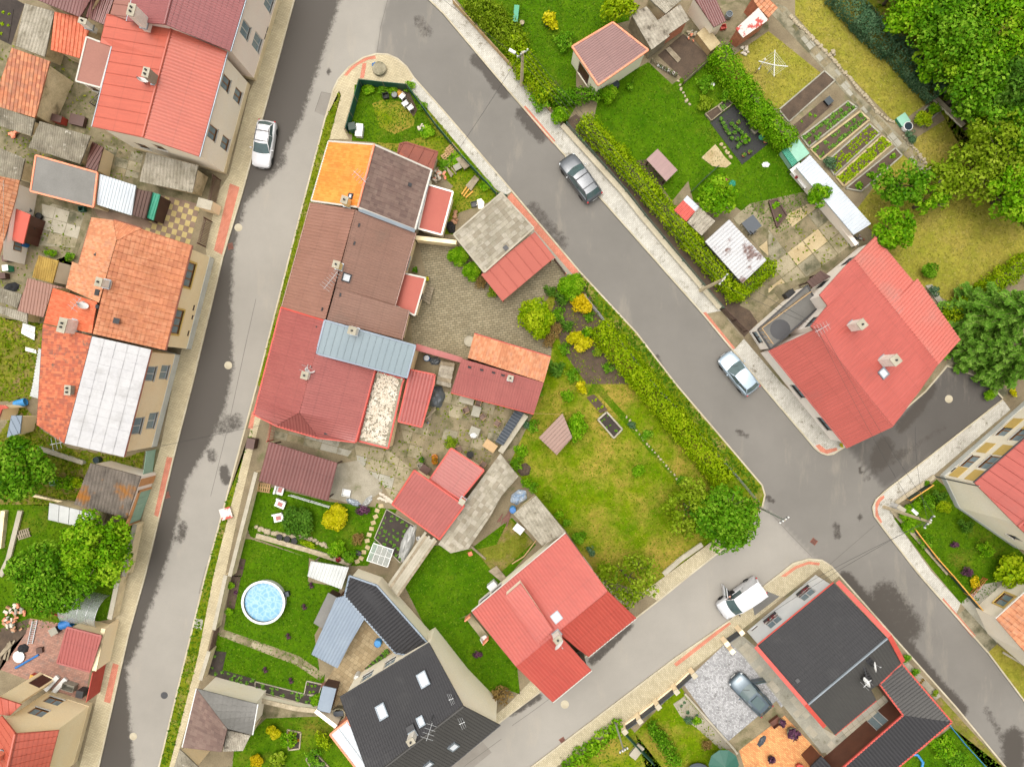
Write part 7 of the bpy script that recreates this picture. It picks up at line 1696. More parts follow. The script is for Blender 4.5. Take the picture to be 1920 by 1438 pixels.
B('f:942 1300', 24,1.0, 'spiky', 'leaf_brown', 'dry brown hedge bush at the lower pavement', ry=18, rz=R(30)); B('f:895 1225', 9,.8, 'small', 'leaf_purple', 'purple flowering plant on the lawn'); B('f:595 1310', 13,.8, 'round', 'leaf_fresh', 'green bush at the wall end'); B('f:512 1370', 14,1.0, 'round', 'leaf_yel', 'yellow bush in the lower garden'); B('f:540 1385', 18,1.1, 'loose', 'leaf_fresh', 'fresh green bush in the lower garden'); B('f:605 1385', 22,1.3, 'loose', 'leaf_lime', 'lime shrub row beside the brick wall', ry=14, rz=R(-45)); B('f:590 1420', 18,1.0, 'loose', 'leaf_mid', 'mid green shrub below the lime one'); B('f:520 1425', 20,1.0, 'small', 'leaf_olive', 'olive bed shrub at the bottom edge'); B('f:482 1425', 12,1.0, 'round', 'leaf_gold', 'golden shrub at the bottom edge')
B('f:1350 1430', 14,1.2, 'loose', 'leaf_white', 'white flowering bush in the gravel bed'); B('f:1325 1395', 12,1.2, 'loose', 'leaf_brown', 'bare brown shrub in the gravel bed'); B('f:1305 1350', 9,.7, 'small', 'leaf_fresh', 'small green plant in the gravel bed'); B('f:1290 1348', 9,.6, 'small', 'leaf_blue', 'grey green plant in the gravel bed'); B('f:1355 1410', 10,.8, 'small', 'leaf_fresh', 'leafy plant at the driveway edge')
B('f:1700 960', 17,1.3, 'round', 'leaf_fresh', 'green bush inside the yellow edged fence'); B('f:1715 950', 13,1.2, 'round', 'leaf_fresh', 'second green bush inside the yellow edged fence'); B('f:1740 942', 16,1.2, 'loose', 'leaf_mid', 'leafy bush beside the fence corner'); B('f:1767 950', 13,1.1, 'round', 'leaf_lime', 'lime bush below the tall white gable'); B('f:1760 930', 15,1.0, 'loose', 'leaf_dark', 'dark bush by the white gable'); B('f:1705 985', 16,1.2, 'round', 'leaf_fresh', 'bush under the leaning utility pole'); B('f:1735 1015', 16,1.1, 'loose', 'leaf_mid', 'bush along the wire fence'); B('f:1808 985', 16,1.1, 'loose', 'leaf_dark', 'dark bush along the gable base'); B('f:1845 1030', 17,1.3, 'loose', 'leaf_fresh', 'fresh bush near the lower gable'); B('f:1788 1020', 8,.6, 'small', 'leaf_purple', 'dark purple plant on the flowery lawn'); B('f:1812 1070', 12,.9, 'loose', 'leaf_purple', 'purple leaved shrub near the fence'); B('f:1900 1075', 36,2.4, 'round', 'leaf_lime', 'big lime green bush by the orange tiled house'); B('f:1825 1090', 10,.8, 'small', 'leaf_gold', 'yellow flower clump near the garden fence'); B('f:1735 905', 6,.6, 'small', 'leaf_mid', 'little round plant on the wall corner')
B('f:1855 740', 12,.8, 'round', 'leaf_fresh', 'potted green shrub at the lane end'); B('f:1895 738', 10,.7, 'small', 'leaf_yel', 'yellow shrub at the lane end'); B('f:1575 836', 5,.5, 'small', 'leaf_yel', 'tiny yellow plant at the house corner')
B('f:1765 1400', 26,1.2, 'loose', 'leaf_fresh', 'green bush on the lawn behind the annexe'); B('f:1795 1430', 24,1.2, 'loose', 'leaf_mid', 'second bush on the lawn behind the annexe')
B('f:120 905', 22,1.3, 'loose', 'leaf_fresh', 'wild shrub between walnut tree and mossy garage', ry=16); B('f:150 905', 14,1.2, 'small', 'leaf_lime', 'lime shrub at the mossy garage'); B('f:95 475', 14,.8, 'loose', 'leaf_fresh', 'green creeper by the courtyard slabs', ry=8); B('f:130 482', 10,.7, 'small', 'leaf_mid', 'leafy pot group by the orange roof'); B('f:60 880', 26,.9, 'spiky', 'leaf_olive', 'low wild growth under the walnut tree')
for i, (x, y) in enumerate([(583,1097),(570,1137),(540,1192),(497,1255),(545,1275)]): B('f:%d %d' % (x, y), 6,.5, 'tiny', 'leaf_purple', 'small brownish flower clump dotted over the pool lawn', group='flower clumps on the pool lawn')
for i, (x, y) in enumerate([(433,1097),(430,1146)]): B('f:%d %d' % (x, y), 8,.6, 'small', 'leaf_fresh', 'small green plant in the bed along the street wall by the pool', group='plants along the pool garden wall')
for i, (x, y, r) in enumerate([(690,170,12),(715,168,10),(735,170,10),(765,163,12),(855,300,16),(830,310,13),(910,350,12),(790,200,10),(800,250,14)]): B('f:%d %d' % (x, y), r, .5, 'small', 'leaf_mid' if i % 2 else 'leaf_fresh', 'low leafy weed along the teal fence of the corner garden', group='weeds along the teal fence')
for i, (x, y) in enumerate([(1697,1233),(1713,1259)]): B('f:%d %d' % (x, y), 9,.5, 'small', 'leaf_mid', 'low green cushion plant in the gravel strip by the black roof', group='cushions in the gravel strip')
for i, (x, y, r, m, l) in enumerate([(1030,545,13, 'leaf_dark', 'dark shrub beside the small carport gate'),(1048,590,15, 'leaf_mid', 'leafy perennial clump behind the clipped bush'),(1030,640,14, 'leaf_brown', 'rusty perennial clump below the clipped bush'),(1062,610,14, 'leaf_dark', 'dark perennial clump between the yellow bushes'),(1105,595,12, 'leaf_mid', 'green clump at the wire fence end'),(1060,655,14, 'leaf_mid', 'soft green clump at the lawn edge of the flower bed'),(1120,660,12, 'leaf_olive', 'olive perennial beside the thick hedge'),(1140,690,12, 'leaf_mid', 'round cabbage like plant beside the thick hedge'),
 (1040,690,20, 'leaf_dark', 'dark green shrub at the barn gable'),(1000,800,15, 'leaf_mid', 'leafy weeds below the slab wall end'),(975,845,15, 'leaf_fresh', 'bright weeds beside the slab wall'),(1000,915,12, 'leaf_mid', 'weeds behind the pale corrugated roof'),(1025,930,11, 'leaf_olive', 'olive weeds along the pale corrugated roof'),(940,900,12, 'leaf_mid', 'weeds at the edge of the plate roof'),(985,905,11, 'leaf_fresh', 'grass clump beside the blue plastic sheet')]): B('f:%d %d' % (x, y), r, .8, 'loose', m, l)
tufts('weeds', '12:1080 300,1240 330,1320 60,1480 60,1900 190,1830 420,1720 620,1460 470,1260 600,1160 640,1020 880,760 570', 'blade_mid', 7,.13,5); tufts('weeds', '31:0 250,180 150,300 90,430 120,640 380,480 500,280 640,60 700,0 760', 'blade_mid', 4,.13,6); tufts('weeds', '00:0 300,420 380,600 440,750 660,690 960,1100 1140,1000 1400,0 1300', 'blade_mid', 5,.13,3); tufts('weeds', '01:0 500,230 200,640 170,500 500,320 1000,0 950', 'blade_mid', 4,.13,5)
B('f:1752 1298', 7,.4, 'small', 'leaf_olive', 'sprawling olive plant at the end of the gravel strip')
# ---------------------------------------------------------------- vehicles and the person at the van
def heading(fx, fy, rx, ry): return math.atan2(-(fy - ry), fx - rx)
def cpos(px, py, z=.02):
 q = Wp(px, py, .8); return (q.x, q.y, z)
car('car', 'white hatchback with black roof bars parked half on the beige pavement', dict(HATCH, rails=(.0,-.9)), cpos(494,269), heading(486,313,500,224), 'paint_white')
car('car', 'dark grey estate car with roof rails parked beside the green street fence', dict(SUV, mir='steel_light'), cpos(1088,334), heading(1055,290,1118,378), 'paint_grey')
car('car', 'pale blue hatchback parked in front of the white house', HATCH, cpos(1386,700), heading(1358,668,1412,735), 'paint_silver')
van = car('van', 'white delivery van with its driver door open on the lower street', VAN, cpos(1389,1122), heading(1345,1152,1431,1092), 'paint_white')
car('car', 'steel blue hatchback with dark sunroof and open door on the mosaic driveway', dict(HATCH, sunroof=(0,-1.1), door=(-1,58)),(cpos(1408,1302)[0], cpos(1408,1302)[1], .115), heading(1375,1268,1440,1335), 'paint_steel')
def person(pos, rz):
 base = P2(pos, .01); root = thing('person', 'person in black top and jeans bending into the open van door', 'person', base); root.rotation_euler = (0,0, rz)
 J = {'pel': (0,0,.95,.15), 'sp': (.1,0,1.15,.15), 'ch': (.24,0,1.33,.17), 'nk': (.36,0,1.47,.065), 'hd': (.46,0,1.55,.085)}
 E = [('pel', 'sp'),('sp', 'ch'),('ch', 'nk'),('nk', 'hd')]
 for s, n in ((1, 'l'),(-1, 'r')):
  J.update({'hip' + n: (-.02, s * .1,.9,.115), 'kn' + n: (.06 * s, s * .12,.5,.075), 'an' + n: (-.04 + .08 * s, s * .12,.1,.05), 'toe' + n: (.12 + .08 * s, s * .13,.05,.04), 'sh' + n: (.24, s * .19,1.38,.075), 'el' + n: (.36, s * .28,1.14,.055), 'wr' + n: (.56, s * .2,1.06,.035)})
  E += [('pel', 'hip' + n),('hip' + n, 'kn' + n),('kn' + n, 'an' + n),('an' + n, 'toe' + n),('ch', 'sh' + n),('sh' + n, 'el' + n),('el' + n, 'wr' + n)]
  for k in range(4):
   a, b, c = 'f%d%s' % (k, n), 'g%d%s' % (k, n), 'h%d%s' % (k, n); y = s * .2 + (k - 1.5) * .022
   J[a] = (.63, y, 1.05,.012); J[b] = (.67 + .006 * (k in (1,2)), y, 1.035,.009); J[c] = (.69 + .006 * (k in (1,2)), y, 1.0,.008); E += [('wr' + n, a),(a, b),(b, c)]
  J['t0' + n] = (.6, s * .2 - s * .05,1.05,.012); J['t1' + n] = (.64, s * .2 - s * .065,1.03,.009); E += [('wr' + n, 't0' + n),('t0' + n, 't1' + n)]
 names = list(J); idx = {k: i for i, k in enumerate(names)}
 me = bpy.data.meshes.new('body'); me.from_pydata([J[k][:3] for k in names], [(idx[a], idx[b]) for a, b in E], [])
 o = bpy.data.objects.new('body', me); o.parent = root; link(o)
 for m in ('cloth_black', 'denim', 'skin', 'dark_grey'): me.materials.append(M[m])
 sk = o.modifiers.new('skin', 'SKIN'); sk.use_smooth_shade = True
 for i, k in enumerate(names):
  v = me.skin_vertices[0].data[i]; v.radius = (J[k][3], J[k][3]); v.use_root = (k == 'pel')
 sb = o.modifiers.new('sub', 'SUBSURF'); sb.levels = sb.render_levels = 1
 dg = bpy.context.evaluated_depsgraph_get(); ev = o.evaluated_get(dg); m2 = bpy.data.meshes.new_from_object(ev); o.modifiers.clear(); o.data = m2
 m2.materials.clear()
 for m in ('cloth_black', 'denim', 'skin', 'dark_grey'): m2.materials.append(M[m])
 for p in m2.polygons:
  c = p.center; p.use_smooth = True
  p.material_index = 3 if c.z < .12 else 1 if c.z < .98 and c.x < .3 and abs(c.y) < .26 else 2 if (c.x > .44 and c.z < 1.2) or c.z > 1.45 else 0
 hb = MB().blob((.48,0,1.6),(.11,.08,.12), 10,7,.0); hb.smooth = True; hd = hb.build('head', 'skin', root, (0,0,0))
 hr = MB().blob((.455,0,1.635),(.115,.09,.105), 10,7,.04,3); hr.smooth = True; hr.build('hair', 'hair', hd, (0,0,0))
 MB().blob((.59,0,1.585),(.022,.014,.025), 6,4,0).build('nose', 'skin', hd, (0,0,0))
 for s in (1,-1):
  MB().blob((.575, s * .032,1.61),(.012,.014,.01), 6,4,0).build('eye', 'black', hd, (0,0,0)); MB().blob((.47, s * .083,1.59),(.025,.012,.032), 6,4,0).build('ear', 'skin', hd, (0,0,0))
 MB().box((.578,0,1.545),(.012,.05,.012)).build('mouth', 'red_paint', hd, (0,0,0))
person('f:1357 1103', heading(1362,1125,1355,1103))
tag(MB().prism(G('f:1411 1138,1437 1107,1461 1117,1414 1153'), .05,.112, bottom=False).build('dark_patch', 'roof_bitumen'), kind='structure')  # thin dark grey sheet laid beside the van

# ---------------------------------------------------------------- street furniture
manhole('f:447 427', .36, 'kerb', 'pale round manhole cover by the left kerb near the gate pillar'); manhole('f:428 685', .36, 'kerb', 'chipped pale manhole cover in front of the tan house'); manhole('f:250 1380', .34, 'kerb', 'pale manhole cover in the damp strip at the lower left'); manhole('f:308 1303', .32, 'dark_grey', 'dark iron manhole cover in the middle of the left street'); manhole('f:1779 748', .36, 'kerb', 'pale manhole cover in the dark lane'); manhole('f:1059 1320', .38, 'kerb', 'pale manhole cover below the red roofed house')
for p, a, l in (('f:1526 1015', .9, 'rusty drain grate at the crossroads'),('f:1055 1388', .6, 'rusty drain grate by the lower pavement'),('f:432 462', .25, 'rusty drain grate at the left kerb by the gate'),('f:313 928', .25, 'rusty drain grate near the mint garage door')): drain(p, a, l)
pole('f:978 160', 6.4, 'concrete utility pole with lamp above the upper pavement', .5,.6,2.6); pole('f:1313 545', 7.2, 'concrete utility pole rising through the wall beside the lime hedge', .5,.9); pole('f:1657 950', 7.2, 'concrete utility pole with white lamp at the crossroads garden', .6,.9,2.4); pole('f:1413 946', 7.4, 'thin pale pole beside the corner tree', .4,.6, m='steel_light', r=.08); pole('f:1153 1352', 5.2, 'slim grey pole on the lower pavement', .35,.5, m='steel_light', r=.07)
pole('f:1752 893', 6.2, 'blue grey drain pole at the tall white house corner', 0,0, m='steel', r=.06)
def tops(pos, h, r=.5, a=.6, n=4):
 p = P2(pos, .05); return [p + Vector((math.cos(a) * (-r + 2 * r * k / (n - 1)), math.sin(a) * (-r + 2 * r * k / (n - 1)), h + .02)) for k in range(n)]
A1, A2, A3 = tops('f:978 160', 6.4), tops('f:1313 545', 7.2,.5,.9), tops('f:1657 950', 7.2,.6,.9)
for k in range(4): wire(A1[k], A2[k], 'thin overhead wire running above the long lime hedge', .5, group='wires above the lime hedge')
for k in (0,3): wire(A2[k], Wp(1530 + k * 3,612,6.8), 'overhead wire from the hedge pole to the coral roof', .3, group='wires to the coral roof'); wire(Wp(1530 + k * 3,612,6.8), A3[k], 'overhead wire crossing the coral roof toward the crossroads', .6, group='wires over the coral roof')
wire(A1[0], Wp(760,-60,8), 'overhead wire leaving the upper pole across the junction', .4); wire(A1[1], Wp(815,345,4), 'overhead wire crossing the upper street to the red annexe', .4)
wire(A3[1], Wp(1716,800,5.6), 'dark overhead wire hanging over the lane', .5); wire(A3[2], Wp(1450,1130,5.6), 'overhead wire from the crossroads pole over the black roof', .5); wire(A3[3], Wp(1430,1160,5.6), 'second overhead wire over the black roof', .5); wire(Wp(303,836,5.2), Wp(490,797,3.6), 'thin overhead wire crossing the left street', .5); wire(Wp(1001,775,3), Wp(1056,777,2.2), 'yellow cord from the barn to the small shelter', .1, m='frame_tan', group=None)

# ---------------------------------------------------------------- walls, fences, gates
FN = fence
FN('01:1525 190,1475 385', 1.9, 'door_brown', 'brown plank gate beside the checkered patio', 'door_brown', 2.0, 'pick', 'gate', cat='gate'); FN('00:1592 1310,01:1556 60', 1.9, 'door_brown', 'brown plank gate below the cream house', 'door_brown', 2.0, 'pick', 'gate', cat='gate')
crate('01:1600 130', 1.3,.8,1.9, R(-15), 'plaster_tan', 'tan gate pillar block with meter boxes', 'gate_pillar', 'pillar', lid='concrete')
FN('02:1095 505,1068 690', 1.8, 'mint_paint', 'mint green sheet gate beside the tan house', 'mint_paint', 2.0, 'solid', 'gate', cat='gate'); wallrun('02:1010 1050,975 1200,925 1438', .25,1.5, 'plaster_old', 'crumbling plaster wall along the left pavement', 'concrete'); wallrun('03:885 20,820 330', .3,1.5, 'plaster_old', 'old wall beside the polytunnel', 'concrete'); wallrun('03:775 400,705 715', .25,2.4, 'plaster_tan', 'tall cream wall behind the rose red shed', 'plaster_old')
FN('03:692 730,645 948', 2.2, 'red_paint', 'bright red sheet gate to the brick yard', 'red_paint', 2.6, 'solid', 'gate', cat='gate', th=.06)
# mint garage door with orange surround on the mossy garage street wall
g = thing('garage_door', 'mint green garage door with orange painted surround', 'garage door', tuple(G1('02:1085 850', 0)))
qa, qb = Wp(*A('02:1052 700')[0][:2], 2.9), Wp(*A('02:955 995')[0][:2], 2.7); tt = (qb - qa).xy.normalized(); nn = Vector((-tt.y, tt.x)) if (-tt.y) > 0 else Vector((tt.y, -tt.x)); L = (qb - qa).xy.length
def onw(s, z, d): return Vector((qa.x + tt.x * s + nn.x * d, qa.y + tt.y * s + nn.y * d, z))
def wbox(s0, s1, z0, z1, d0, d1):
 V = [onw(s, z, d) for d in (d0, d1) for s, z in ((s0, z0),(s1, z0),(s1, z1),(s0, z1))]; return MB().add(V, [[0,1,2,3], [7,6,5,4], [4,5,1,0], [5,6,2,1], [6,7,3,2], [7,4,0,3]])
for k in range(5): wbox(1.5 + .6 * k, 2.08 + .6 * k, .12,2.0,-.13,.02).build('door_board', 'mint_paint', g)
wbox(1.3,1.48,.12,2.3,-.13,.05).build('surround', 'orange_paint', g); wbox(4.52,4.7,.12,2.3,-.13,.05).build('surround', 'orange_paint', g); wbox(1.3,4.7,2.02,2.3,-.13,.06).build('surround', 'orange_paint', g); wbox(.2,.9,.12,2.6,-.13,.03).build('panel', 'orange_paint', g)
FN('10:665 960,768 596', 1.5, 'fence_green', 'teal sheet fence panels beside the beige corner pavement', 'wood_grey', 1.8, 'solid'); FN('10:768 594,1125 630', 1.5, 'fence_green', 'teal sheet fence facing the round stone table', 'wood_grey', 1.8, 'solid'); FN('10:1128 632,1340 920,1540 1160,1800 1440,11:1880 20', 1.3, 'fence_green', 'long teal sheet fence along the upper street', 'wood_grey', 2.2, 'solid')
wallrun('11:1195 342,1500 378', .25,1.8, 'plaster_yellow', 'yellow wall between the annexe and the garage', 'plaster_yellow'); FN('21:320 495,405 608', 1.3, 'door_brown', 'brown gate beside the carport', 'chim_brick', 1.5, 'pick', 'gate', cat='gate')
wallrun('f:986 778,938 848', .4,1.0, 'plaster_stone', 'low slab wall beside the dark ribbed cover', 'concrete'); bld('wood_store', 'low log store with dark ribbed sheet cover by the slab wall', 'store', [dict(roofs=[('f:928.6 828.6 1.0,965 770 1.0,983 774 1.2,943.5 835 1.2', 'fence_panel', 'corrw')], wall='wood_brown', inset=.08)])
FN('12:245 835,545 925', .8, 'steel_light', 'low white rail below the open shelter', 'steel_light', 2.0, 'mesh'); wallrun('12:0 1135,390 1245,700 1345', .3,.5, 'plaster_stone', 'low stone wall above the pool lawn', 'stone')
wallrun('02:1917 660,1820 1040,1720 1438', .22,1.5, 'plaster_old', 'rough wall along the pavement above the pool garden', 'concrete'); wallrun('03:1690 0,1600 410', .22,1.5, 'plaster_old', 'rough wall beside the swimming pool', 'concrete'); wallrun('03:1565 570,1500 785', .22,1.5, 'plaster_old', 'rough wall beside the lower lawn', 'concrete'); FN('03:1600 415,1567 565', 1.5, 'wood_dark', 'dark wooden gate in the rough wall', 'wood_dark', 2, 'pick', 'gate', cat='gate')
wallrun('13:40 940,300 1000,445 1015', .3,1.0, 'plaster_stone', 'mossy wall between flower bed and lower yard', 'stone'); wallrun('13:445 1015,600 1135', .25,1.8, 'plaster_stone', 'cream wall behind the round well', 'plaster_stone')
FN('21:545 770,750 1030,950 1290,1065 1438,22:1270 210,1490 470,1700 700,1850 880', 1.1, 'steel', 'low wire fence along the street beside the thick hedge', 'steel', 2.6, 'mesh'); wallrun('22:1135 1425,1265 1312,1425 1200', .3,.45, 'plaster_stone', 'low wall closing the big lawn at the lower street', 'concrete')
FN('10:1472 -5,1700 250,1917 485', .9, 'wood_pale', 'tan board fence along the upper pavement', 'wood_pale', 2.2, 'solid'); FN('20:0 470,180 690,290 810', .9, 'wood_pale', 'tan board fence below the utility pole', 'wood_pale', 2.2, 'solid')
wallrun('20:375 935,830 1438,21:960 165,1250 510,1560 870', .35,.45, 'plaster_stone', 'pale concrete base wall along the long pavement', 'kerb'); FN('20:410 915,860 1420,21:1000 165,1290 510,1590 865', 1.2, 'fence_green', 'green wire fence behind the pale base wall', 'fence_green', 2.4, 'mesh'); FN('21:1600 870,1770 1040', 1.4, 'wood_dark', 'dark brown board gate beside the white house', 'wood_dark', 1.8, 'pick', 'gate', cat='gate')
FN('20:1050 440,1240 555', .9, 'wood_grey', 'grey pole fence of the chicken run', 'wood_grey', 1.2, 'pick'); FN('20:1290 610,1480 440', 1.0, 'wood_grey', 'dark board fence at the lower side of the chicken run', 'wood_dark', 1.4, 'pick'); FN('20:1350 1430,1440 1340,1550 1240', .7, 'fence_dark', 'low dark green mesh between the two lawns', 'fence_dark', 1.4, 'mesh')
FN('32:1065 870,1240 755', 1.0, 'fence_dark', 'dark netting fence panel with yellow rail at the garden corner', 'wood_yellow', 1.2, 'solid', th=.02); FN('32:1090 1070,1150 1150,1275 1310,1390 1438,33:1640 300', 1.0, 'fence_dark', 'dark netting fence with yellow rail along the pavement', 'wood_yellow', 2.2, 'solid', th=.02); wallrun('32:925 940,1060 1090,1350 1420', .25,.3, 'plaster_stone', 'low stone kerb wall of the crossroads garden', 'stone'); wallrun('32:960 890,1250 690', .25,.35, 'plaster_stone', 'low stone kerb wall under the tall white house', 'stone')
f = thing('fence', 'tan pillar fence with slate grey slat panels along the lower pavement', 'fence', tuple(G1('23:1100 960', .1)))
PL = [Wp(p[0], p[1], 1.3) for p in A('23:1365 750,1232 872,1095 985,957 1092,845 1170')]
for i, p in enumerate(PL):
 a = math.atan2(PL[0].y - PL[-1].y, PL[0].x - PL[-1].x); q = MB().box((p.x, p.y, .7),(.4,.4,1.3), a).build('pillar', 'plaster_tan', f); MB().box((p.x, p.y, 1.38),(.48,.48,.06), a).build('pillar_cap', 'kerb', q, f['_o'])
 if i:
  c, d = PL[i - 1], p; u = (d - c).normalized() * .22
  MB().bar((c.x + u.x, c.y + u.y, .25),(d.x - u.x, d.y - u.y, .25), .25,.35).build('base_wall', 'plaster_tan', f)
  for k in range(5): MB().bar((c.x + u.x, c.y + u.y, .55 + .17 * k),(d.x - u.x, d.y - u.y, .55 + .17 * k), .05,.15).build('slat', 'fence_panel', f)
g = thing('gate', 'slate grey gate between tan pillars at the mosaic driveway', 'gate', tuple(G1('23:1670 490', .1)))
for s_ in ('23:1610 515', '23:1650 570', '23:1720 430'):
 p = Wp(*A(s_)[0][:2], 1.3); MB().box((p.x, p.y, .75),(.42,.42,1.3), R(38)).build('pillar', 'plaster_tan', g)
a_, b_ = Wp(*A('23:1630 505')[0][:2], 1.2), Wp(*A('23:1715 445')[0][:2], 1.2)
for k in range(6): MB().bar((a_.x, a_.y, .3 + .17 * k),(b_.x, b_.y, .3 + .17 * k), .05,.15).build('slat', 'fence_panel', g)
FN('23:848 1200,960 1320,1065 1425', 1.1, 'fence_green', 'dark teal sheet fence beside the brown lawn', 'fence_dark', 1.8, 'solid'); FN('33:1365 1125,1500 1290,1640 1440', .6, 'blue_bright', 'low blue board fence behind the annexe', 'blue_bright', 2.0, 'solid'); wallrun('23:1295 890,1660 1300,1690 1340', .18,.35, 'concrete', 'concrete edging between gravel bed and driveway'); wallrun('30:1240 715,1470 940', .25,.5, 'plaster_stone', 'front wall of the stone planter', 'stone'); wallrun('30:1320 670,1530 880', .3,.7, 'dark_grey', 'dark rear wall of the stone planter', 'concrete')
wallrun('31:445 115,665 395', .25,.9, 'plaster_white', 'white wall edging the slab courtyard', 'plaster_white')

# ---------------------------------------------------------------- garden beds
bed('30:75 830,415 540,495 610,150 920', 'bare raked brown bed beside the rotary dryer', 'slab_grey', 'soil', 4); bed('30:190 940,400 765,480 790,235 1010', 'sparsely planted dark bed below the bare one', None, 'soil', 4,2, 'leaf_mid', fill=.25)
bed('30:240 1030,590 765,660 815,300 1108', 'bed with two rows of green seedlings', 'slab_grey', 'soil', 4,2, 'leaf_veg', leaf=.2, rw=.42, fill=.7, fw=.14); bed('30:312 1122,680 842,750 905,388 1205', 'bed with two rows of small lettuce plants', 'slab_c', 'soil', 4,2, 'leaf_veg', leaf=.17, rw=.38, fill=.75, fw=.16); bed('30:425 1222,750 935,830 1005,490 1318', 'bed with yellow green bean rows', 'slab_grey', 'soil', 4,4, 'leaf_lime', leaf=.12, rw=.26, fill=.7, fw=.14); bed('30:502 1332,845 1025,918 1088,560 1400', 'densely planted yellow green bed', 'slab_c', 'soil', 4,4, 'leaf_lime', leaf=.14, rw=.24, fill=.8, fw=.16); bed('30:575 1415,945 1115,995 1170,690 1438', 'gravelly bed with a few low shrubs', 'slab_grey', 'soil', 4,1, 'leaf_mid', leaf=.3, rw=1.2, fill=.7)
bed('20:1440 865,1530 808,1565 850,1485 915', 'small wooden raised bed of bare soil', 'wood_grey', 'soil', 4, hh=.3, fw=.08); bed('20:1535 803,1602 752,1642 790,1568 848', 'small wooden raised bed with seedlings', 'wood_grey', 'soil_dark', 4,3, 'leaf_veg', hh=.3, fw=.08, leaf=.12)
bed('22:640 265,705 208,820 335,758 402', 'concrete framed raised bed on the big lawn', 'concrete', 'soil_dark', 4,3, 'leaf_mid', hh=.35, fw=.14, leaf=.1, fill=.5); bed('12:980 935,1195 1060,1085 1335,890 1150', 'dark vegetable bed in a pale frame by the garden house', 'concrete', 'soil_dark', 4,6, 'leaf_veg', fw=.07, leaf=.13, rw=.45, fill=.6)
bed('03:1595 560,1700 572,1670 705,1560 740', 'narrow dark bed with leafy plants by the gate', None, 'soil_dark', 5,2, 'leaf_veg', leaf=.16, rw=.5, fill=.6); bed('03:1670 705,1917 775,1917 840,1570 740', 'long dark flower bed below the lower lawn', None, 'soil_dark', 5,2, 'leaf_veg', leaf=.16, rw=.5, fill=.6); bed('13:0 790,440 900,440 975,0 855', 'planted strip along the mossy wall', 'concrete', 'soil_dark', 5,2, 'leaf_veg', leaf=.18, rw=.45, fill=.65, fw=.06); bed('13:385 785,500 810,470 890,365 885', 'small square bed in white edging', 'concrete', 'soil_dark', 6,2, 'leaf_mid', leaf=.12, fw=.08)
bed('02:1790 1300,1845 1310,1815 1438,1755 1438', 'mulched bed inside the street wall at the pool', None, 'soil', 5,1, 'leaf_purple', leaf=.14, rw=.8, fill=.7); bed('03:1740 0,1810 0,1760 250,1700 240', 'reddish mulched bed beside the swimming pool', None, 'soil', 5,1, 'leaf_purple', leaf=.14, rw=.8, fill=.5); bed('13:815 695,985 545,1010 572,840 720', 'flower strip along the charcoal house wall', None, 'soil_dark', 6,2, 'leaf_veg', leaf=.14, rw=.35)
bed('00:20 60,110 80,70 320,0 300', 'vegetable plot with rows of lime plants in the top left corner', None, 'soil_dark', 5,3, 'leaf_lime', leaf=.16, rw=.4)
bed('31:0 75,60 60,130 180,60 270', 'timber bed with climbing greens in the slab courtyard', 'wood_dark', 'soil', 5,2, 'leaf_fresh', leaf=.2, rw=.4, hh=.25); bed('33:1010 670,1045 655,1285 900,1255 925', 'gravel strip planted with small cushions', None, 'gravel', 5,1, 'leaf_brown', leaf=.13, rw=.6); bed('23:1225 955,1280 905,1420 1060,1360 1110', 'gravel bed with dotted cushion plants', None, 'gravel', 5,3, 'leaf_blue', leaf=.14, rw=.6, fill=.6)
bed('22:560 100,610 80,710 190,660 215', 'bean bed with sticks above the framed raised bed', 'wood_dark', 'soil', 5,2, 'leaf_lime', leaf=.14, fw=.06); bed('21:520 1230,640 1100,820 1330,700 1420', 'newly dug bed with cabbages beside the thick hedge', None, 'soil', 4,3, 'leaf_veg', leaf=.16, rw=.7, fill=.5); bed('30:1265 720,1330 690,1520 890,1460 935', 'stone planter filled with dark bark mulch', None, 'soil', 5, hh=.3); bed('30:1100 900,1190 800,1290 830,1140 960', 'stone edged bed beside the rain butt', 'slab_grey', 'soil', 5,1, 'leaf_fresh', leaf=.15)
bed('13:240 1150,340 1170,330 1290,250 1300', 'flower bed with mixed blooms in the lower garden', 'stone', 'soil_dark', 5,3, 'leaf_orangefl', leaf=.14, rw=.35); bed('13:380 1370,430 1300,560 1438,420 1438', 'timber edged bed with leafy plants at the bottom edge', 'wood_grey', 'soil_dark', 5,2, 'leaf_veg', leaf=.2); bed('10:1010 640,1130 650,1210 830,1180 880', 'bare soil crescent behind the white chairs', None, 'soil', 5)
stones('30:150 120,300 270,420 390,560 540,700 700,820 850,940 930', 'row of rough stones between stone path and dry lawn', 46,.2); stones('30:1000 1010,1100 1130,1260 1330,1330 1420', 'row of dark stones along the lower stone path', 22,.2, 'stone'); stones('12:0 1065,120 1110,330 1140,420 1160,560 1230', 'row of pale boulders above the pool lawn', 24,.24); stones('12:920 850,1020 880,960 830,930 815', 'heap of pale stones by the garden house', 22,.14, 'stone_white'); stones('22:850 230,990 430,1130 580,1240 720', 'line of small stones through the big lawn', 20,.11); stones('20:1230 600,1280 700,1330 800', 'few stepping rocks beside the green lawn', 7,.16); stones('20:1640 1190,1560 1080', 'rocks beside the sandstone slab', 5,.22, 'slab_c'); stones('32:1090 1110,1200 1240,1340 1410', 'rough stones below the netting fence', 30,.16)
st = sheet('stepping_stones', '12:905 890,920 890,860 1100,770 1330,745 1330,840 1100', 'lawn_dark', 4)
for k, s_ in enumerate(('940 910', '910 945', '898 990', '880 1035', '868 1080', '850 1125', '835 1170', '838 1220', '810 1255', '790 1300', '760 1325')):
 p = G1('12:' + s_); MB().box((p.x, p.y, .13),(.42,.36,.05), rnd.uniform(-.5,.5)).build('slab', 'slab_c', st, (0,0,0))
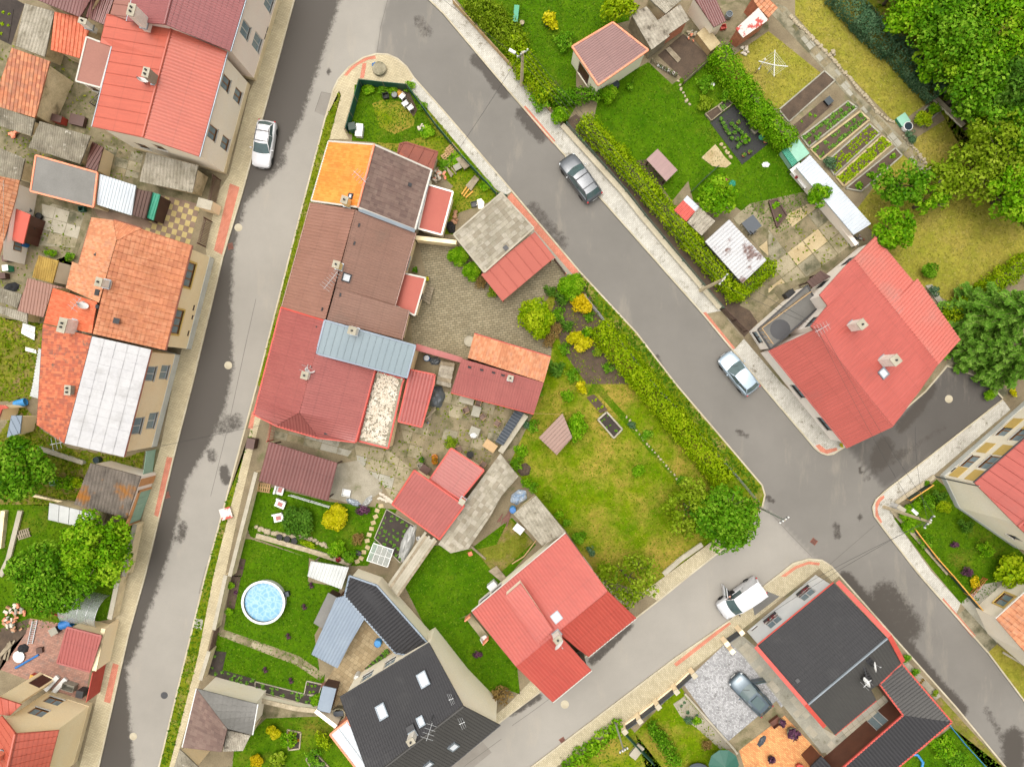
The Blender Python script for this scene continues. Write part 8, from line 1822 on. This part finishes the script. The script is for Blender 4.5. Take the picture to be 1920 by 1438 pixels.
sheet('sandstone_slab', '20:1415 1185,1520 1085,1590 1180,1640 1230,1600 1260,1500 1250', 'slab_c', 11); sheet('weed_fabric', '20:1480 925,1660 790,1915 1080,1720 1238', 'black', 12)

# ---------------------------------------------------------------- things in the yards
chair('10:1100 738', 2.4, 'white plastic chair beside the yellow toy boat'); chair('10:1122 792', 2.2, 'middle one of the white plastic chairs on the worn lawn'); chair('10:1160 822', 2.2, 'white plastic chair nearest the fire ring'); chair('13:1712 458', .5, 'white plastic chair on the red balcony of the dormer house', z=.13); chair('21:1790 300', .8, 'dark chair pushed to the grey courtyard table', 'dark')
for p, a, l in (('12:1668 138', 1.3, 'wicker chair beside the barn eave table'),('12:1578 192', .4, 'wicker chair left of the concrete table'),('12:1696 246', -2.4, 'wicker chair below the concrete table'),('12:1806 290', 2.6, 'wicker chair near the dark ribbed cover'),('12:1704 595', .9, 'wicker chair behind the red garden house'),('12:1522 482', .3, 'wicker chair at the garden house corner')): chair(p, a, l, 'wicker')
table('12:1582 118', R(-15), 1.3,.7,.75, 'concrete', 'steel', 'pale table under the barn eave'); table('12:1652 202', R(-15), .75,.95,.75, 'slab_grey', 'steel', 'square concrete table between wicker chairs'); table('12:1640 352', R(-20), .9,.8,.75, 'slab_grey', 'steel', 'small table with white bag on the patio'); table('12:1755 458', R(-35), 1.2,.8,.7, 'frame_tan', 'wood_dark', 'tan table beside the slab wall'); table('12:1268 640', R(-35), .9,.9,.7, 'wood_dark', 'wood_dark', 'dark slatted table at the garden house'); table('21:1775 258', R(38), 1.3,1.3,.74, 'fence_panel', 'steel', 'square grey table on the slab courtyard'); table('30:228 1335', R(38), 1.1,2.2,.8, 'white_plastic', 'steel', 'white bench top with flower pots beside the metal store'); table('01:265 278', 0,.7,.7,.7, 'red_paint', 'steel', 'red stool table in the left courtyard')
tarp('12:1628 385', .3,.25,.25, 'white_plastic', 'crumpled white bag on the patio table', z=.9, name='bag', cat='bag')
bld('garden_shelter', 'flat topped pink brown shelter on the bright lawn', 'shelter', [dict(roofs=[('20:1005 1195 1.7,1155 1360 1.7,1240 1275 1.7,1090 1115 1.7', 'roof_mauve', 'flat')], posts='wood_dark')]); bld('garden_shelter', 'weathered brown shelter roof beside the leaning bush', 'shelter', [dict(roofs=[('22:200 402 1.7,335 532 1.7,452 400 1.9,378 218 1.9', 'roof_brown_t', 'plank')], posts='wood_dark')])
crate('10:975 727', .55,.5,.35,.2, 'black', 'black plastic crate on the worn lawn', 'box', 'box'); crate('10:735 975', .6,.6,1.0,.2, 'fence_green', 'dark green bin at the teal fence', 'bin', 'bin', lid='fence_dark'); crate('10:782 992', .6,1.1,.6,-.1, 'white_plastic', 'white chest beside the dark green bin', 'chest', 'chest', lid='white_plastic'); barrel('10:1040 720', .28,.35, 'dark_grey', 'dark bucket beside the black crate'); tarp('10:1060 695', .8,.35,.3, 'wood_yellow', 'yellow plastic toy boat by the white chairs', -.5, 'toy_boat', 'toy'); stones('10:1225 950,1245 940,1265 960,1250 990,1228 975,1222 955', 'ring of stones round a small fire pit', 9,.14, 'stone_white', 'fire_ring')
t = thing('stone_table', 'round weathered millstone table on the corner pavement', 'table', tuple(G1('10:930 530', .1))); p = G1('10:930 530'); MB().lathe((p.x, p.y, .35), [(.6,0),(.64,.04),(.62,.14),(.3,.17)], 20).build('table_top', 'old_conc', t); MB().lathe((p.x, p.y, .1), [(.3,0),(.25,.25)], 12).build('pedestal', 'old_conc', t); heap('10:890 490', 'small heap of grey stones with blue rag by the millstone table', 6,.25,.2, 'stone', .22, 'stone_heap', mats=['stone', 'slab_grey', 'blue_plastic'], shape='blob')
pallet('10:1478 1130', R(-50), 'fresh wooden pallet on top of the pallet pile', z=.28); pallet('10:1470 1145', R(-46), 'lower pallet of the pile at the teal fence'); pallet('10:1438 1190', R(-55), 'pallet leaning beside the pallet pile'); pallet('12:62 775', R(-8), 'pallet lying at the open shelter corner'); pallet('02:182 1120', .3, 'weathered pallet on the grass near the mid green tree', m='wood_grey')
boards('10:1495 1190,1560 1270,1605 1240,1545 1165', 'stack of grey boards under the blue film', 5, 'wood_grey', .55); boards('10:1570 1390,1640 1310,1670 1345,1610 1430', 'grey plank bundle beside the yellow beams', 4, 'wood_grey', .35)
for k, (a, b_) in enumerate((('11:1540 20', '10:1600 1370'),('11:1555 35', '10:1615 1385'),('11:1570 45', '11:1625 -5'))):
 q1, q2 = G1(a, .22), G1(b_, .22); solo(MB().bar(q1, q2,.12,.12), 'beam', 'wood_yellow', 'yellow timber beam lying on the corner garden grass', 'beam', tuple(q1), 'yellow beams on the grass')
heap('10:1378 1320', 'heap of red bricks and slabs beside the rusty lean-to', 22,.55,.8, 'chim_brick', .35, mats=['chim_brick', 'stone_white', 'wood_grey', 'brick_wall']); heap('10:1450 1275', 'loose boards between bricks and pallets', 4,.4,.3, 'wood_grey', .3, 'board_heap', shape='plank', seed=2); heap('11:1495 185', 'driftwood and stones behind the garage', 8,.4,.6, 'stone_rust', .4, 'debris_heap', shape='blob'); crate('10:1510 1260', .6,.5,.35,.5, 'shutter', 'maroon box with blue rag beside the boards', 'box', 'box', lid='slab_grey'); tarp('11:1680 90', .35,.5,.15, 'plaster_cream', 'cream cloth on the bare patch', .2, 'cloth', 'cloth'); crate('11:1635 95', .6,.5,.2,.2, 'dark_grey', 'dark tray on the bare patch', 'tray', 'tray'); tarp('11:1460 265', .4,.6,.5, 'cloth_black', 'black covered bicycle behind the annexe', .2, 'covered_bicycle', 'cover')
t = boards('11:1240 805,1300 845,1332 715,1268 695', 'slatted garden bench beside the flat porch', 6, 'wood_grey', .45, 'garden_bench', 'bench', gap=.12); pot('11:1195 590', .25,.45, 'concrete', 'leaf_mid', 'stone pot at the yellow house wall'); pot('11:1285 655', .18,.35, 'concrete', 'leaf_yel', 'small pot at the porch corner'); pot('11:1600 1120', .45,.5, 'concrete', None, 'wide empty stone bowl at the barn corner'); drain('11:1405 440', .2, 'rusty drain cover in the paved yard', .6)
boards('f:817.3 720,844.5 726.8,852.6 680.7,826.8 676.6', 'leaning bundle of grey planks between gateway and barn', 6, 'wood_grey', .9, mats=['wood_grey', 'roof_weathered']); barrel('11:1282 1245', .28,.5, 'blue_plastic', 'bright blue container under the gateway'); tarp('11:1340 1265', .5,.4,.4, 'tarp_grey', 'grey sack pile under the gateway'); tarp('12:1352 95', .75,1.05,1.1, 'tarp_grey', 'grey tarpaulin draped over a grill beside the rose lean-to', -.1); barrel('12:1290 288', .16,.4, 'stone_rust', 'small clay pot by the rose lean-to'); heap('12:1310 225', 'bundle of sticks below the grey tarpaulin', 5,.3,.4, 'wood_grey', .3, 'stick_pile', shape='plank', seed=1)
pot('12:1245 562', .24,.4, 'dark_grey', 'leaf_mid', 'dark pot with leaves on the patio'); pot('12:1340 545', .26,.45, 'chim_brick', 'leaf_orangefl', 'pot with orange flowers on the patio'); pot('12:1342 580', .24,.4, 'chim_brick', 'leaf_orangefl', 'second pot with orange flowers on the patio'); pot('12:1605 525', .3,.4, 'black', None, 'black tub behind the garden house'); crate('12:1235 605', .5,.4,.5,.4, 'concrete', 'pale box beside the dark slatted table', 'box', 'box'); crate('12:680 812', .75,.65,.3,-.2, 'white_plastic', 'white sink trough on the gravel yard', 'trough', 'trough')
tarp('12:730 885', .7,.3,.25, 'zinc', 'pale film roll at the gravel edge', -.35, 'film_roll', 'roll'); tarp('12:830 885', .75,.28,.25, 'tarp_plastic', 'second film roll at the gravel edge', .9, 'film_roll', 'roll'); tarp('12:1132 1190', .55,1.9,.5, 'tarp_plastic', 'grey plastic film heap beside the vegetable frame', -.35)
for p, a, l in (('12:190 895', -.4, 'white cushioned lounger by the dark bush'),('12:178 998', .2, 'white lounger cushion with pink pattern on the grass'),('12:190 788', 1.3, 'white and pink lounger at the shelter edge')):
 q = P2(p); t = thing('sun_lounger', l, 'lounger', q); c, s = math.cos(a), math.sin(a); MB().box(q + Vector((0,0,.3)),(.9,.65,.12), a).build('seat_cushion', 'white_plastic', t); MB().box(q + Vector((-s * .38, c * .38,.5)),(.9,.14,.4), a).build('back_cushion', 'white_plastic', t); MB().box(q + Vector((0,0,.37)),(.45,.35,.04), a).build('pillow', 'roof_rose', t)
 for x, y in ((.4,.28),(.4,-.28),(-.4,.28),(-.4,-.28)): MB().bar(q + Vector((x * c - y * s, x * s + y * c, 0)), q + Vector((x * c - y * s, x * s + y * c, .25)), .05,.05).build('leg', 'wood_pale', t)
for k in range(3): pot('12:%d %d' % (185 + 55 * k, 1140 + 14 * k), .27,.4, 'black', None, 'black tub in the row along the boulder border', group='black tubs along the boulders')
pot('12:625 1305', .22,.35, 'chim_brick', 'leaf_redflower', 'pot with red flowers by the stepping stones'); crate('12:770 1262', .5,.35,.3,-.3, 'dark_grey', 'dark box by the stepping stones', 'box', 'box'); crate('12:1220 1150', .35,.3,.4,.2, 'white_plastic', 'white canister beside the plank roof', 'canister', 'canister')
g = thing('greenhouse', 'small white framed glass greenhouse at the vegetable bed', 'greenhouse', tuple(G1('12:930 1280', .1))); Q = [Wp(*p[:2], 1.0) for p in A('12:880 1190,1030 1240,985 1370,830 1320')]
for i in range(4): MB().bar((Q[i].x, Q[i].y, .1), Q[i], .06,.06).bar(Q[i - 1], Q[i], .06,.06).build('frame', 'frame_white', g)
for i in range(4):
 for j in range(2):
  def at(u, v): return Q[0].lerp(Q[1], u).lerp(Q[3].lerp(Q[2], u), v)
  q = [at(i / 4 + .01, j / 2 + .01), at((i + 1) / 4 - .01, j / 2 + .01), at((i + 1) / 4 - .01, (j + 1) / 2 - .01), at(i / 4 + .01, (j + 1) / 2 - .01)]; MB().face([v + Vector((0,0,.02)) for v in q][::-1]).build('pane', 'glasshouse', g); MB().bar(q[0], q[1], .04,.05).bar(q[1], q[2], .04,.05).build('glazing_bar', 'frame_white', g)
boards('f:727 1095 1.9,795 998 1.9,820 1014 1.9,747 1119 1.9', 'long narrow plank roof between garden house and charcoal outbuilding', 6, 'wood_grey', 1.9, 'plank_roof', 'plank roof', mats=['wood_grey', 'concrete'], th=.06)
t = thing('swimming_pool', 'round above ground pool with pale blue water on the lawn', 'pool', tuple(G1('f:494 1129', .1))); p = Wp(494,1129,.9)
MB().lathe((p.x, p.y, .1), [(1.85,0),(1.85,.82),(1.98,.82),(1.98,.9),(1.78,.9),(1.78,.0)], 32).build('pool_wall', 'white_plastic', t); MB().lathe((p.x, p.y, .1), [(1.77,.5),(1.77,.66)], 32).build('water', 'pool_water', t); MB().lathe((p.x, p.y, .1), [(1.775,.62),(1.775,.88),(1.76,.88),(1.76,.62)], 32).build('liner', 'roof_greyflat', t)
crate('13:228 135', .7,.4,.5,.25, 'dark_grey', 'dark filter box beside the pool', 'pool_filter', 'pool filter', lid='fence_panel'); barrel('13:920 495', .33,.7, 'blue_bright', 'light blue drum with lid on the cobbled yard', 'blue_bright'); barrel('13:770 735', .25,1.1, 'white_plastic', 'white gas bottle at the charcoal house wall', 'white_plastic')
t = thing('well', 'round concrete well with half open lid', 'well', tuple(G1('13:620 1042', .1))); p = Wp(*A('13:620 1042')[0][:2], .6); MB().lathe((p.x, p.y, .1), [(.62,0),(.62,.6),(.5,.6),(.5,.05)], 24).build('well_ring', 'old_conc', t); MB().box((p.x, p.y + .12,.73),(.9,.45,.06), .1).build('lid', 'fence_panel', t); heap('13:545 815', 'stack of firewood beside the bin store', 8,.5,.3, 'wood_brown', .28, 'firewood_stack', shape='plank', seed=0)
crate('13:1770 62', .8,.5,.9,.7, 'white_plastic', 'white heat pump unit behind the red roofed house', 'heat_pump', 'heat pump', lid='white_plastic'); boards('12:1740 1400,1800 1360,1917 1500,13:1850 60', 'narrow plank step at the rear of the red roofed house', 3, 'wood_grey', .35)
tb = thing('balcony', 'small balcony with brick red rail and porch roof on the dormer house', 'balcony', tuple(G1('13:1650 390', .1))); Q = [Wp(*p_[:2], 1.0) for p_ in A('13:1565 335,1605 300,1740 470,1700 510')]
mb = MB().prism(Q, .05,.5); mb.build('platform', 'slab', tb)
for i in (0,3): MB().bar(Q[i] + Vector((0,0,.0)), Q[(i + 1) % 4 if i == 0 else 2] + Vector((0,0,0)), .1,.9).build('balustrade', 'chim_brick', tb)
tarp('22:50 845', .8,.6,.5, 'tarp_blue', 'crumpled blue and white plastic sheet by the slab wall', .6); barrel('22:6 932', .3,.9, 'blue_bright', 'blue rain barrel at the corrugated shed', 'blue_plastic'); table('22:50 1075', .9,.7,.9,.6, 'white_plastic', 'steel', 'white board table at the corrugated shed wall'); solo(MB().tube([G1('12:1610 1215', .25), G1('12:1720 1310', .22)], [.12,.09], 8), 'log', 'wood_grey', 'pale log lying on the lawn beside the plate roof', 'log', tuple(G1('12:1610 1215', .12))); crate('12:1605 1268', .35,.35,.2,.3, 'chim_brick', 'small brick red tray on the lawn', 'tray', 'tray'); heap('12:1870 1000', 'heap of brushwood on the rear lawn', 12,.6,.45, 'wood_brown', .25, 'brushwood_heap', shape='plank', seed=1); tarp('22:90 640', .6,.6,.5, 'soil', 'brown compost heap by the slab wall', .2, 'compost_heap', 'heap')
solo(MB().tube([G1('22:0 1345', .2), G1('22:90 1290', .25), G1('22:180 1170', .2)], .06,6), 'hose', 'frame_tan', 'curved pale hose on the brown lawn', 'hose', tuple(G1('22:90 1290', .1)))
# courtyard clutter on the left
barrel('01:200 395', .32,.9, 'blue_plastic', 'blue barrel in the left courtyard', 'blue_plastic'); barrel('02:172 142', .35,1.0, 'blue_bright', 'blue drum lying near the walnut tree', lying=.25); crate('01:630 135', .5,.45,.5,.1, 'fence_green', 'green box at the courtyard wall', 'box', 'box'); pot('01:310 188', .28,.45, 'black', None, 'round black tub in the left courtyard'); pot('01:235 145', .3,.6, 'zinc', None, 'zinc tub at the brown shutters'); crate('01:85 580', .5,.5,.8,.1, 'green_plastic', 'pale green machine beside the left wall', 'machine', 'machine', lid='white_plastic'); crate('01:80 505', .7,.5,.6,.1, 'shutter', 'brown chest beside the left wall', 'chest', 'chest', lid='door_brown'); crate('01:45 635', .7,.5,.6,.1, 'shutter', 'second brown chest beside the left wall', 'chest', 'chest', lid='wood_dark'); tarp('01:90 715', .7,.45,.4, 'cloth_black', 'black sheet over a heap in the left yard', .2); table('01:145 450', .3,1.0,.8,.7, 'wood_dark', 'wood_dark', 'dark round topped table by the blue barrel'); heap('01:75 430', 'heap of orange pots and tools', 8,.4,.5, 'chim_brick', .3, 'pot_heap', mats=['chim_brick', 'red_paint', 'slab_c'])
crate('00:470 915', .9,.6,.9,-.25, 'red_paint', 'dark red cabinet in the narrow court', 'cabinet', 'cabinet', lid='shutter'); crate('00:600 915', 1.3,.9,.5,-.25, 'wood_dark', 'brown cage with two orange tiles in the narrow court', 'hutch', 'hutch', lid='shutter'); crate('00:420 620', 1.6,.6,.8,-.4, 'concrete', 'long pale bench in the upper court', 'bench', 'bench', lid='concrete'); heap('00:410 715', 'heap of grey scrap in the upper court', 12,.5,.5, 'zinc', .3, 'scrap_heap', mats=['zinc', 'brick_wall', 'white_plastic', 'dark_grey']); boards('00:310 760,390 790,370 850,300 810', 'stack of brown boards in the upper court', 4, 'wood_brown', .5); heap('00:125 1010', 'heap of orange bricks behind the corrugated roof', 8,.5,.3, 'chim_brick', .35, seed=5); FN('00:670 770,740 700', .9, 'dark_grey', 'small black metal grid fence by the red roof', 'dark_grey', 1.0, 'mesh')
boards('01:160 1060,255 1110,265 1010,170 980', 'white sheet of board lying on the wild lot', 2, 'white_plastic', .25, 'board_sheet', 'board', legs=False); boards('01:190 1190,270 1210,265 1180,190 1160', 'white plank at the tan house wall', 1, 'white_plastic', .22, 'board_sheet', 'board', legs=False); wallrun('02:280 480,620 590', .25,.6, 'plinth_grey', 'low mossy wall behind the mossy garage', 'concrete'); wallrun('02:245 835,470 885', .2,.5, 'plaster_old', 'low crumbling wall above the lawn'); crate('02:425 735', .45,.4,.7,0, 'mint_paint', 'mint box in the wild shrubs', 'box', 'box'); barrel('02:745 565', .3,.6, 'fence_dark', 'dark green barrel behind the mossy garage'); wallrun('02:20 950,-10 1230', .4,.6, 'plaster_old', 'low wall at the left lawn edge'); wallrun('02:150 950,60 1310,0 1438', .3,.4, 'plaster_old', 'second low wall beside the mid green tree', 'concrete')
t = thing('polytunnel', 'rounded clear plastic polytunnel under the mid green tree', 'polytunnel', tuple(G1('03:670 240', .1))); p = G1('03:665 240'); c, s = math.cos(R(-12)), math.sin(R(-12)); r_, L_ = 1.5,3.3
def tun(u, a): x = (u - .5) * L_; y = r_ * math.cos(a); return Vector((p.x + x * c - y * s, p.y + x * s + y * c, .1 + r_ * math.sin(a) * 1.15))
for k in range(5): MB().tube([tun(k / 4, math.pi * j / 12) for j in range(13)], .035,5).build('hoop', 'steel_light', t)
for k in range(4):
 mb = MB(); mb.smooth = True; mb.add([tun((k + u) / 4, math.pi * j / 12) for j in range(13) for u in (0,1)], [[2 * j, 2 * j + 1,2 * j + 3,2 * j + 2] for j in range(12)]); mb.build('cover_sheet', 'poly_clear', t)
t = thing('ladder', 'aluminium ladder lying on the brick yard', 'ladder', tuple(G1('03:245 420', .13))); a_, b_ = G1('03:262 340', .2), G1('03:225 515', .2); sd = Vector((.22,.04,0))
for s_ in (1,-1): MB().bar(a_ + sd * s_, b_ + sd * s_, .06,.09).build('rail', 'steel_light', t)
for k in range(12): q = a_.lerp(b_, (k + .5) / 12); MB().bar(q - sd, q + sd, .035,.035).build('rung', 'steel_light', t)
solo(MB().tube([G1('03:115 695', .2), G1('03:290 595', .2)], .1,8), 'pipe', 'blue_plastic', 'bright blue plastic pipe on the brick yard', 'pipe', tuple(G1('03:200 645', .12)))
for k, (p_, l) in enumerate((('03:395 805', 'white foam board leaning beside the yard door'),('03:455 822', 'wider white foam board beside the yard door'))): q = P2(p_, .14); solo(MB().box(q + Vector((0,0,.12)),(.4,1.7,.22), R(-42)), 'foam_board', 'white_plastic', l, 'board', tuple(q))
tarp('03:175 548', .5,.42,.4, 'cloth_black', 'black bag on the brick yard', .2, 'bag', 'bag'); pot('03:150 605', .5,.2, 'white_plastic', None, 'wide white basin on the brick yard'); heap('03:120 330', 'big heap of broken orange bricks and rubble', 40,1.0,1.4, 'chim_brick', .38, hh=.6, mats=['chim_brick', 'brick_wall', 'stone_rust', 'stone_white', 'slab_grey'], seed=8); heap('03:50 560', 'pile of old boards at the left edge', 7,.8,.6, 'wood_grey', .4, 'board_heap', shape='plank', seed=1); crate('03:430 405', .7,.6,.6,.5, 'dark_grey', 'dark grey compressor on the brick yard', 'machine', 'machine', lid='slab_grey'); barrel('03:515 355', .38,1.1, 'blue_plastic', 'blue drum lying beside the rose red shed', lying=.3); crate('03:712 390', 1.3,1.0,1.0,-.2, 'white_plastic', 'white square water tank behind the rose red shed', 'water_tank', 'tank', lid='white_plastic'); crate('03:310 555', .5,.45,.3,.1, 'wood_dark', 'square brown stool on the brick yard', 'stool', 'stool', lid='wood_dark'); crate('03:275 755', .6,.5,.5,-.3, 'red_paint', 'red cart with yellow parts at the house wall', 'cart', 'cart', lid='wood_yellow'); crate('03:540 820', 1.1,.6,.7,-.3, 'slab_grey', 'grey stone trough with red flowers', 'trough', 'trough'); crate('03:640 860', .6,.6,.9,-.2, 'dark_grey', 'dark bin beside the red gate', 'bin', 'bin', lid='dark_grey'); FN('03:230 255,470 320', .6, 'red_paint', 'low dark red fence beside the rubble heap', 'red_paint', 1.5, 'slat')
# upper right gardens
t = thing('rotary_dryer', 'white rotary clothes dryer on the dry lawn', 'clothes dryer', tuple(G1('30:50 490', .1))); p = Wp(*A('30:48 488')[0][:2], 1.8); MB().tube([(p.x, p.y, .1),(p.x, p.y, 1.8)], .035,6).build('pole', 'frame_white', t)
AR = [Wp(*A('30:' + q)[0][:2], 1.95) for q in ('52 375', '150 500', '45 575', '-70 460')]
for e in AR: MB().bar((p.x, p.y, 1.75), e, .05,.05).build('arm', 'frame_white', t)
mb = MB()
for k in range(1,6):
 for i in range(4): mb.tube([Vector((p.x, p.y, 1.77)).lerp(AR[i - 1], k / 5.5), Vector((p.x, p.y, 1.77)).lerp(AR[i], k / 5.5)], .008,3)
mb.build('washing_line', 'frame_white', t)
pole('20:1820 550', 1.9, 'short tan post with crossbar by the bright hedge', .5,1.0, m='wood_pale', r=.05, ins=2); barrel('30:1030 960', .42,.5, 'white_plastic', 'round white rain butt full of dark water'); crate('30:998 908', .9,.9,.35,.6, 'green_plastic', 'flat green lid beside the rain butt', 'cover', 'cover', lid='green_pale'); crate('30:445 765', .6,.6,.3,.7, 'black', 'dark water box in the vegetable plot', 'water_box', 'box', lid='water_dark')
for k in range(8): pot('20:%d %d' % (1092 + k * 19,498 + k * 10), .13,.28, 'white_plastic', 'leaf_veg' if k % 2 else None, 'white bucket in the row along the chicken run', group='white buckets along the chicken run')
fab = [(1560,900),(1575,930),(1590,958),(1603,985),(1622,1006),(1640,935),(1665,958),(1690,980),(1660,1000),(1640,1042),(1682,1050),(1700,1086),(1684,1106),(1715,1000),(1722,850),(1740,862)]
for x, y in fab: pot('20:%d %d' % (x, y), .17,.22, 'old_conc' if (x + y) % 3 else 'dark_grey', 'leaf_veg', 'small nursery pot with seedling on the black fabric', group='nursery pots on the black fabric')
for x, y in ((1730,1166),(1775,1146),(1892,1064),(1690,924)): pot('20:%d %d' % (x, y), .17,.26, 'chim_brick', 'leaf_veg', 'terracotta pot on the black fabric', group='terracotta pots on the black fabric')
pot('20:1735 1050', .38,.35, 'old_conc', 'leaf_mid', 'wide stone bowl on the black fabric'); tarp('20:1810 905', .45,.4,.25, 'mint_paint', 'pale mint sack at the hedge', .3, 'sack', 'sack'); crate('20:1820 975', .7,.6,.3,.7, 'concrete', 'pale concrete trough at the hedge', 'trough', 'trough'); tarp('20:1870 1030', .3,.3,.25, 'green_plastic', 'green watering can on the black fabric', 0, 'watering_can', 'watering can'); pot('20:1495 645', .18,.35, 'white_plastic', None, 'white bucket near the hedge'); barrel('20:770 650', .35,.6, 'black', 'black planter barrel at the mauve garage corner')
tarp('20:1612 1352', .22,.2,.25, 'roof_rose', 'pink toy on the lawn', 0, 'toy', 'toy'); tarp('20:1650 1375', .3,.3,.25, 'teal_sheet', 'teal toy on the lawn', .4, 'toy', 'toy'); tarp('20:1900 1235', .35,.25,.2, 'white_plastic', 'white cloth on the lawn', 0, 'cloth', 'cloth'); crate('20:1450 330', 1.1,2.0,1.0, R(38), 'wood_pale', 'tan topped hen house in the chicken run', 'hen_house', 'hen house', lid='slab_c'); boards('20:1150 370,1240 470,1270 445,1180 350', 'grey walk boards in the chicken run', 3, 'wood_grey', .25, legs=False); heap('20:1340 270', 'rubble beside the tan hen house', 14,.6,.6, 'stone', .3, mats=['stone', 'brick_wall', 'slab_grey'], seed=4); barrel('20:845 40', .3,.7, 'red_paint', 'red barrel beside the creeper'); crate('20:30 130', .4,1.5,.6,-.1, 'fence_green', 'dark green garden bench box on the lawn', 'bench', 'bench', lid='green_plastic'); pot('20:75 185', .2,.4, 'stone', None, 'stone stump beside the green bench'); barrel('20:1615 130', .3,.6, 'zinc', 'zinc tub beside the chestnut shed'); crate('20:1575 215', .5,.4,.4,.2, 'red_paint', 'red crate beside the chestnut shed', 'crate', 'crate')
heap('20:1750 380', 'stack of pale stones by the stone path', 10,.5,.4, 'stone_white', .35, shape='blob'); heap('31:680 365', 'coiled wires and scrap behind the metal store', 8,.5,.4, 'dark_grey', .3, 'scrap_heap', mats=['dark_grey', 'rust', 'steel_light']); heap('30:480 405', 'pile of rocks at the path edge', 7,.4,.3, 'stone', .4, shape='blob'); pot('30:205 1335', .12,.22, 'chim_brick', 'leaf_redflower', 'pot of red flowers on the white bench top', z=.93); pot('30:262 1330', .14,.25, 'chim_brick', 'leaf_redflower', 'second flower pot on the white bench top', z=.93)
bld('awning', 'dark brown entrance canopy of the white house', 'canopy', [dict(roofs=[('31:290 670 2.4,395 590 2.4,470 635 2.6,330 720 2.6', 'wood_dark', 'plank')], posts='wood_dark')]); crate('31:140 770', .8,.5,.9, R(38), 'dark_grey', 'dark bin beside the terrace wall', 'bin', 'bin', lid='black'); boards('31:1180 700,1230 690,1340 860,1310 880', 'grey stone step row at the dry lawn corner', 4, 'slab_grey', .25, 'stone_steps', 'steps', legs=False, th=.15)
# lower right block
t = thing('parasol', 'closed round green parasol at the bottom edge', 'parasol', tuple(G1('23:1590 1430', .1))); p = Wp(*A('23:1590 1425')[0][:2], 2.2); mb = MB(); n = 10
mb.add([(p.x, p.y, 2.5)] + [(p.x + 1.35 * math.cos(6.2832 * k / n), p.y + 1.35 * math.sin(6.2832 * k / n), 2.05) for k in range(n)], [[0,1 + k, 1 + (k + 1) % n] for k in range(n)]); mb.build('canopy', 'fence_green', t); MB().tube([(p.x, p.y, .1),(p.x, p.y, 2.5)], .03,6).build('pole', 'steel', t); t['label'] = 'round dark green parasol at the bottom edge'
t = thing('trampoline', 'dark round trampoline beside the green parasol', 'trampoline', tuple(G1('23:1380 1470', .1))); p = G1('23:1380 1480'); MB().lathe((p.x, p.y, .6), [(1.0,0),(1.25,.02),(1.25,.08),(.98,.06)], 24).build('ring', 'fence_panel', t); MB().lathe((p.x, p.y, .6), [(.97,0),(.97,.03)], 24).build('mat', 'black', t)
for k in range(4): MB().bar((p.x + math.cos(1.57 * k) * 1.1, p.y + math.sin(1.57 * k) * 1.1,.1),(p.x + math.cos(1.57 * k) * 1.1, p.y + math.sin(1.57 * k) * 1.1,.6), .05,.05).build('leg', 'steel', t)
pot('33:168 1162', .5,.6, 'old_conc', 'leaf_purple', 'large stone pot of purple petunias on the orange terrace'); pot('33:95 1090', .3,.4, 'old_conc', 'leaf_purple', 'purple flower pot at the planter box'); pot('33:15 1365', .3,.4, 'dark_grey', 'leaf_purple', 'dark pot with purple flowers on the terrace'); pot('33:225 1425', .35,.5, 'red_paint', None, 'red ringed tub beside the black shed'); crate('33:50 1090', 1.0,.7,.4, R(38), 'wood_brown', 'wooden planter box on the terrace corner', 'planter', 'planter'); tarp('23:1870 1240', .25,.6,.3, 'fence_panel', 'grey garden figure on the terrace', -.6, 'garden_figure', 'figure'); crate('23:930 1310', .7,1.3,.3, R(-38), 'concrete', 'pale concrete slab bench beside the teal fence', 'slab_bench', 'bench', lid='concrete'); solo(MB().tube([Wp(*A('33:' + q)[0][:2], .5) for q in ('1050 1340', '1120 1345', '1160 1400', '1150 1460')], .12,8), 'pool_edge', 'blue_bright', 'curved light blue pool rim behind the annexe', 'pool', tuple(G1('33:1120 1345', .1))); table('33:570 1370', R(38), .9,.6,.5, 'wood_grey', 'wood_grey', 'small slatted table on the timber deck')
sheet('timber_deck', '33:445 1345,880 1000,1000 1060,560 1440,480 1440', 'wood_brown', 6)
chair('33:1690 160', .5, 'white garden chair near the orange tiled house'); FN('33:1530 165,1640 30', .7, 'red_paint', 'low red rail fence near the yellow flowers', 'red_paint', 1.0, 'mesh'); boards('33:1755 585,1917 680,1917 665,1765 572', 'long pale plank lying on the dry verge', 1, 'concrete', .25, 'plank', 'plank', legs=False)
crate('02:1700 965', 1.0,1.0,.25,.3, 'stone_white', 'pink and white striped planter box on the grass verge', 'planter', 'planter', lid='red_peeling'); crate('02:1905 440', .7,.9,1.0,-.2, 'shutter', 'maroon slatted bin shelter at the pavement', 'bin_shelter', 'shelter', lid='shutter')
FN('f:506 795,500 828', 1.8, 'red_paint', 'red gate between maroon house and open shelter', 'red_paint', 1.6, 'pick', 'gate', cat='gate'); crate('32:945 915', .8,.35,1.2,-.6, 'white_plastic', 'white electrical cabinet at the crossroads garden wall', 'electrical_cabinet', 'cabinet', lid='concrete')
# small housekeeping: drop the helper property
for o in bpy.data.objects:
 if '_o' in o: del o['_o']
 if '_n' in o: del o['_n']
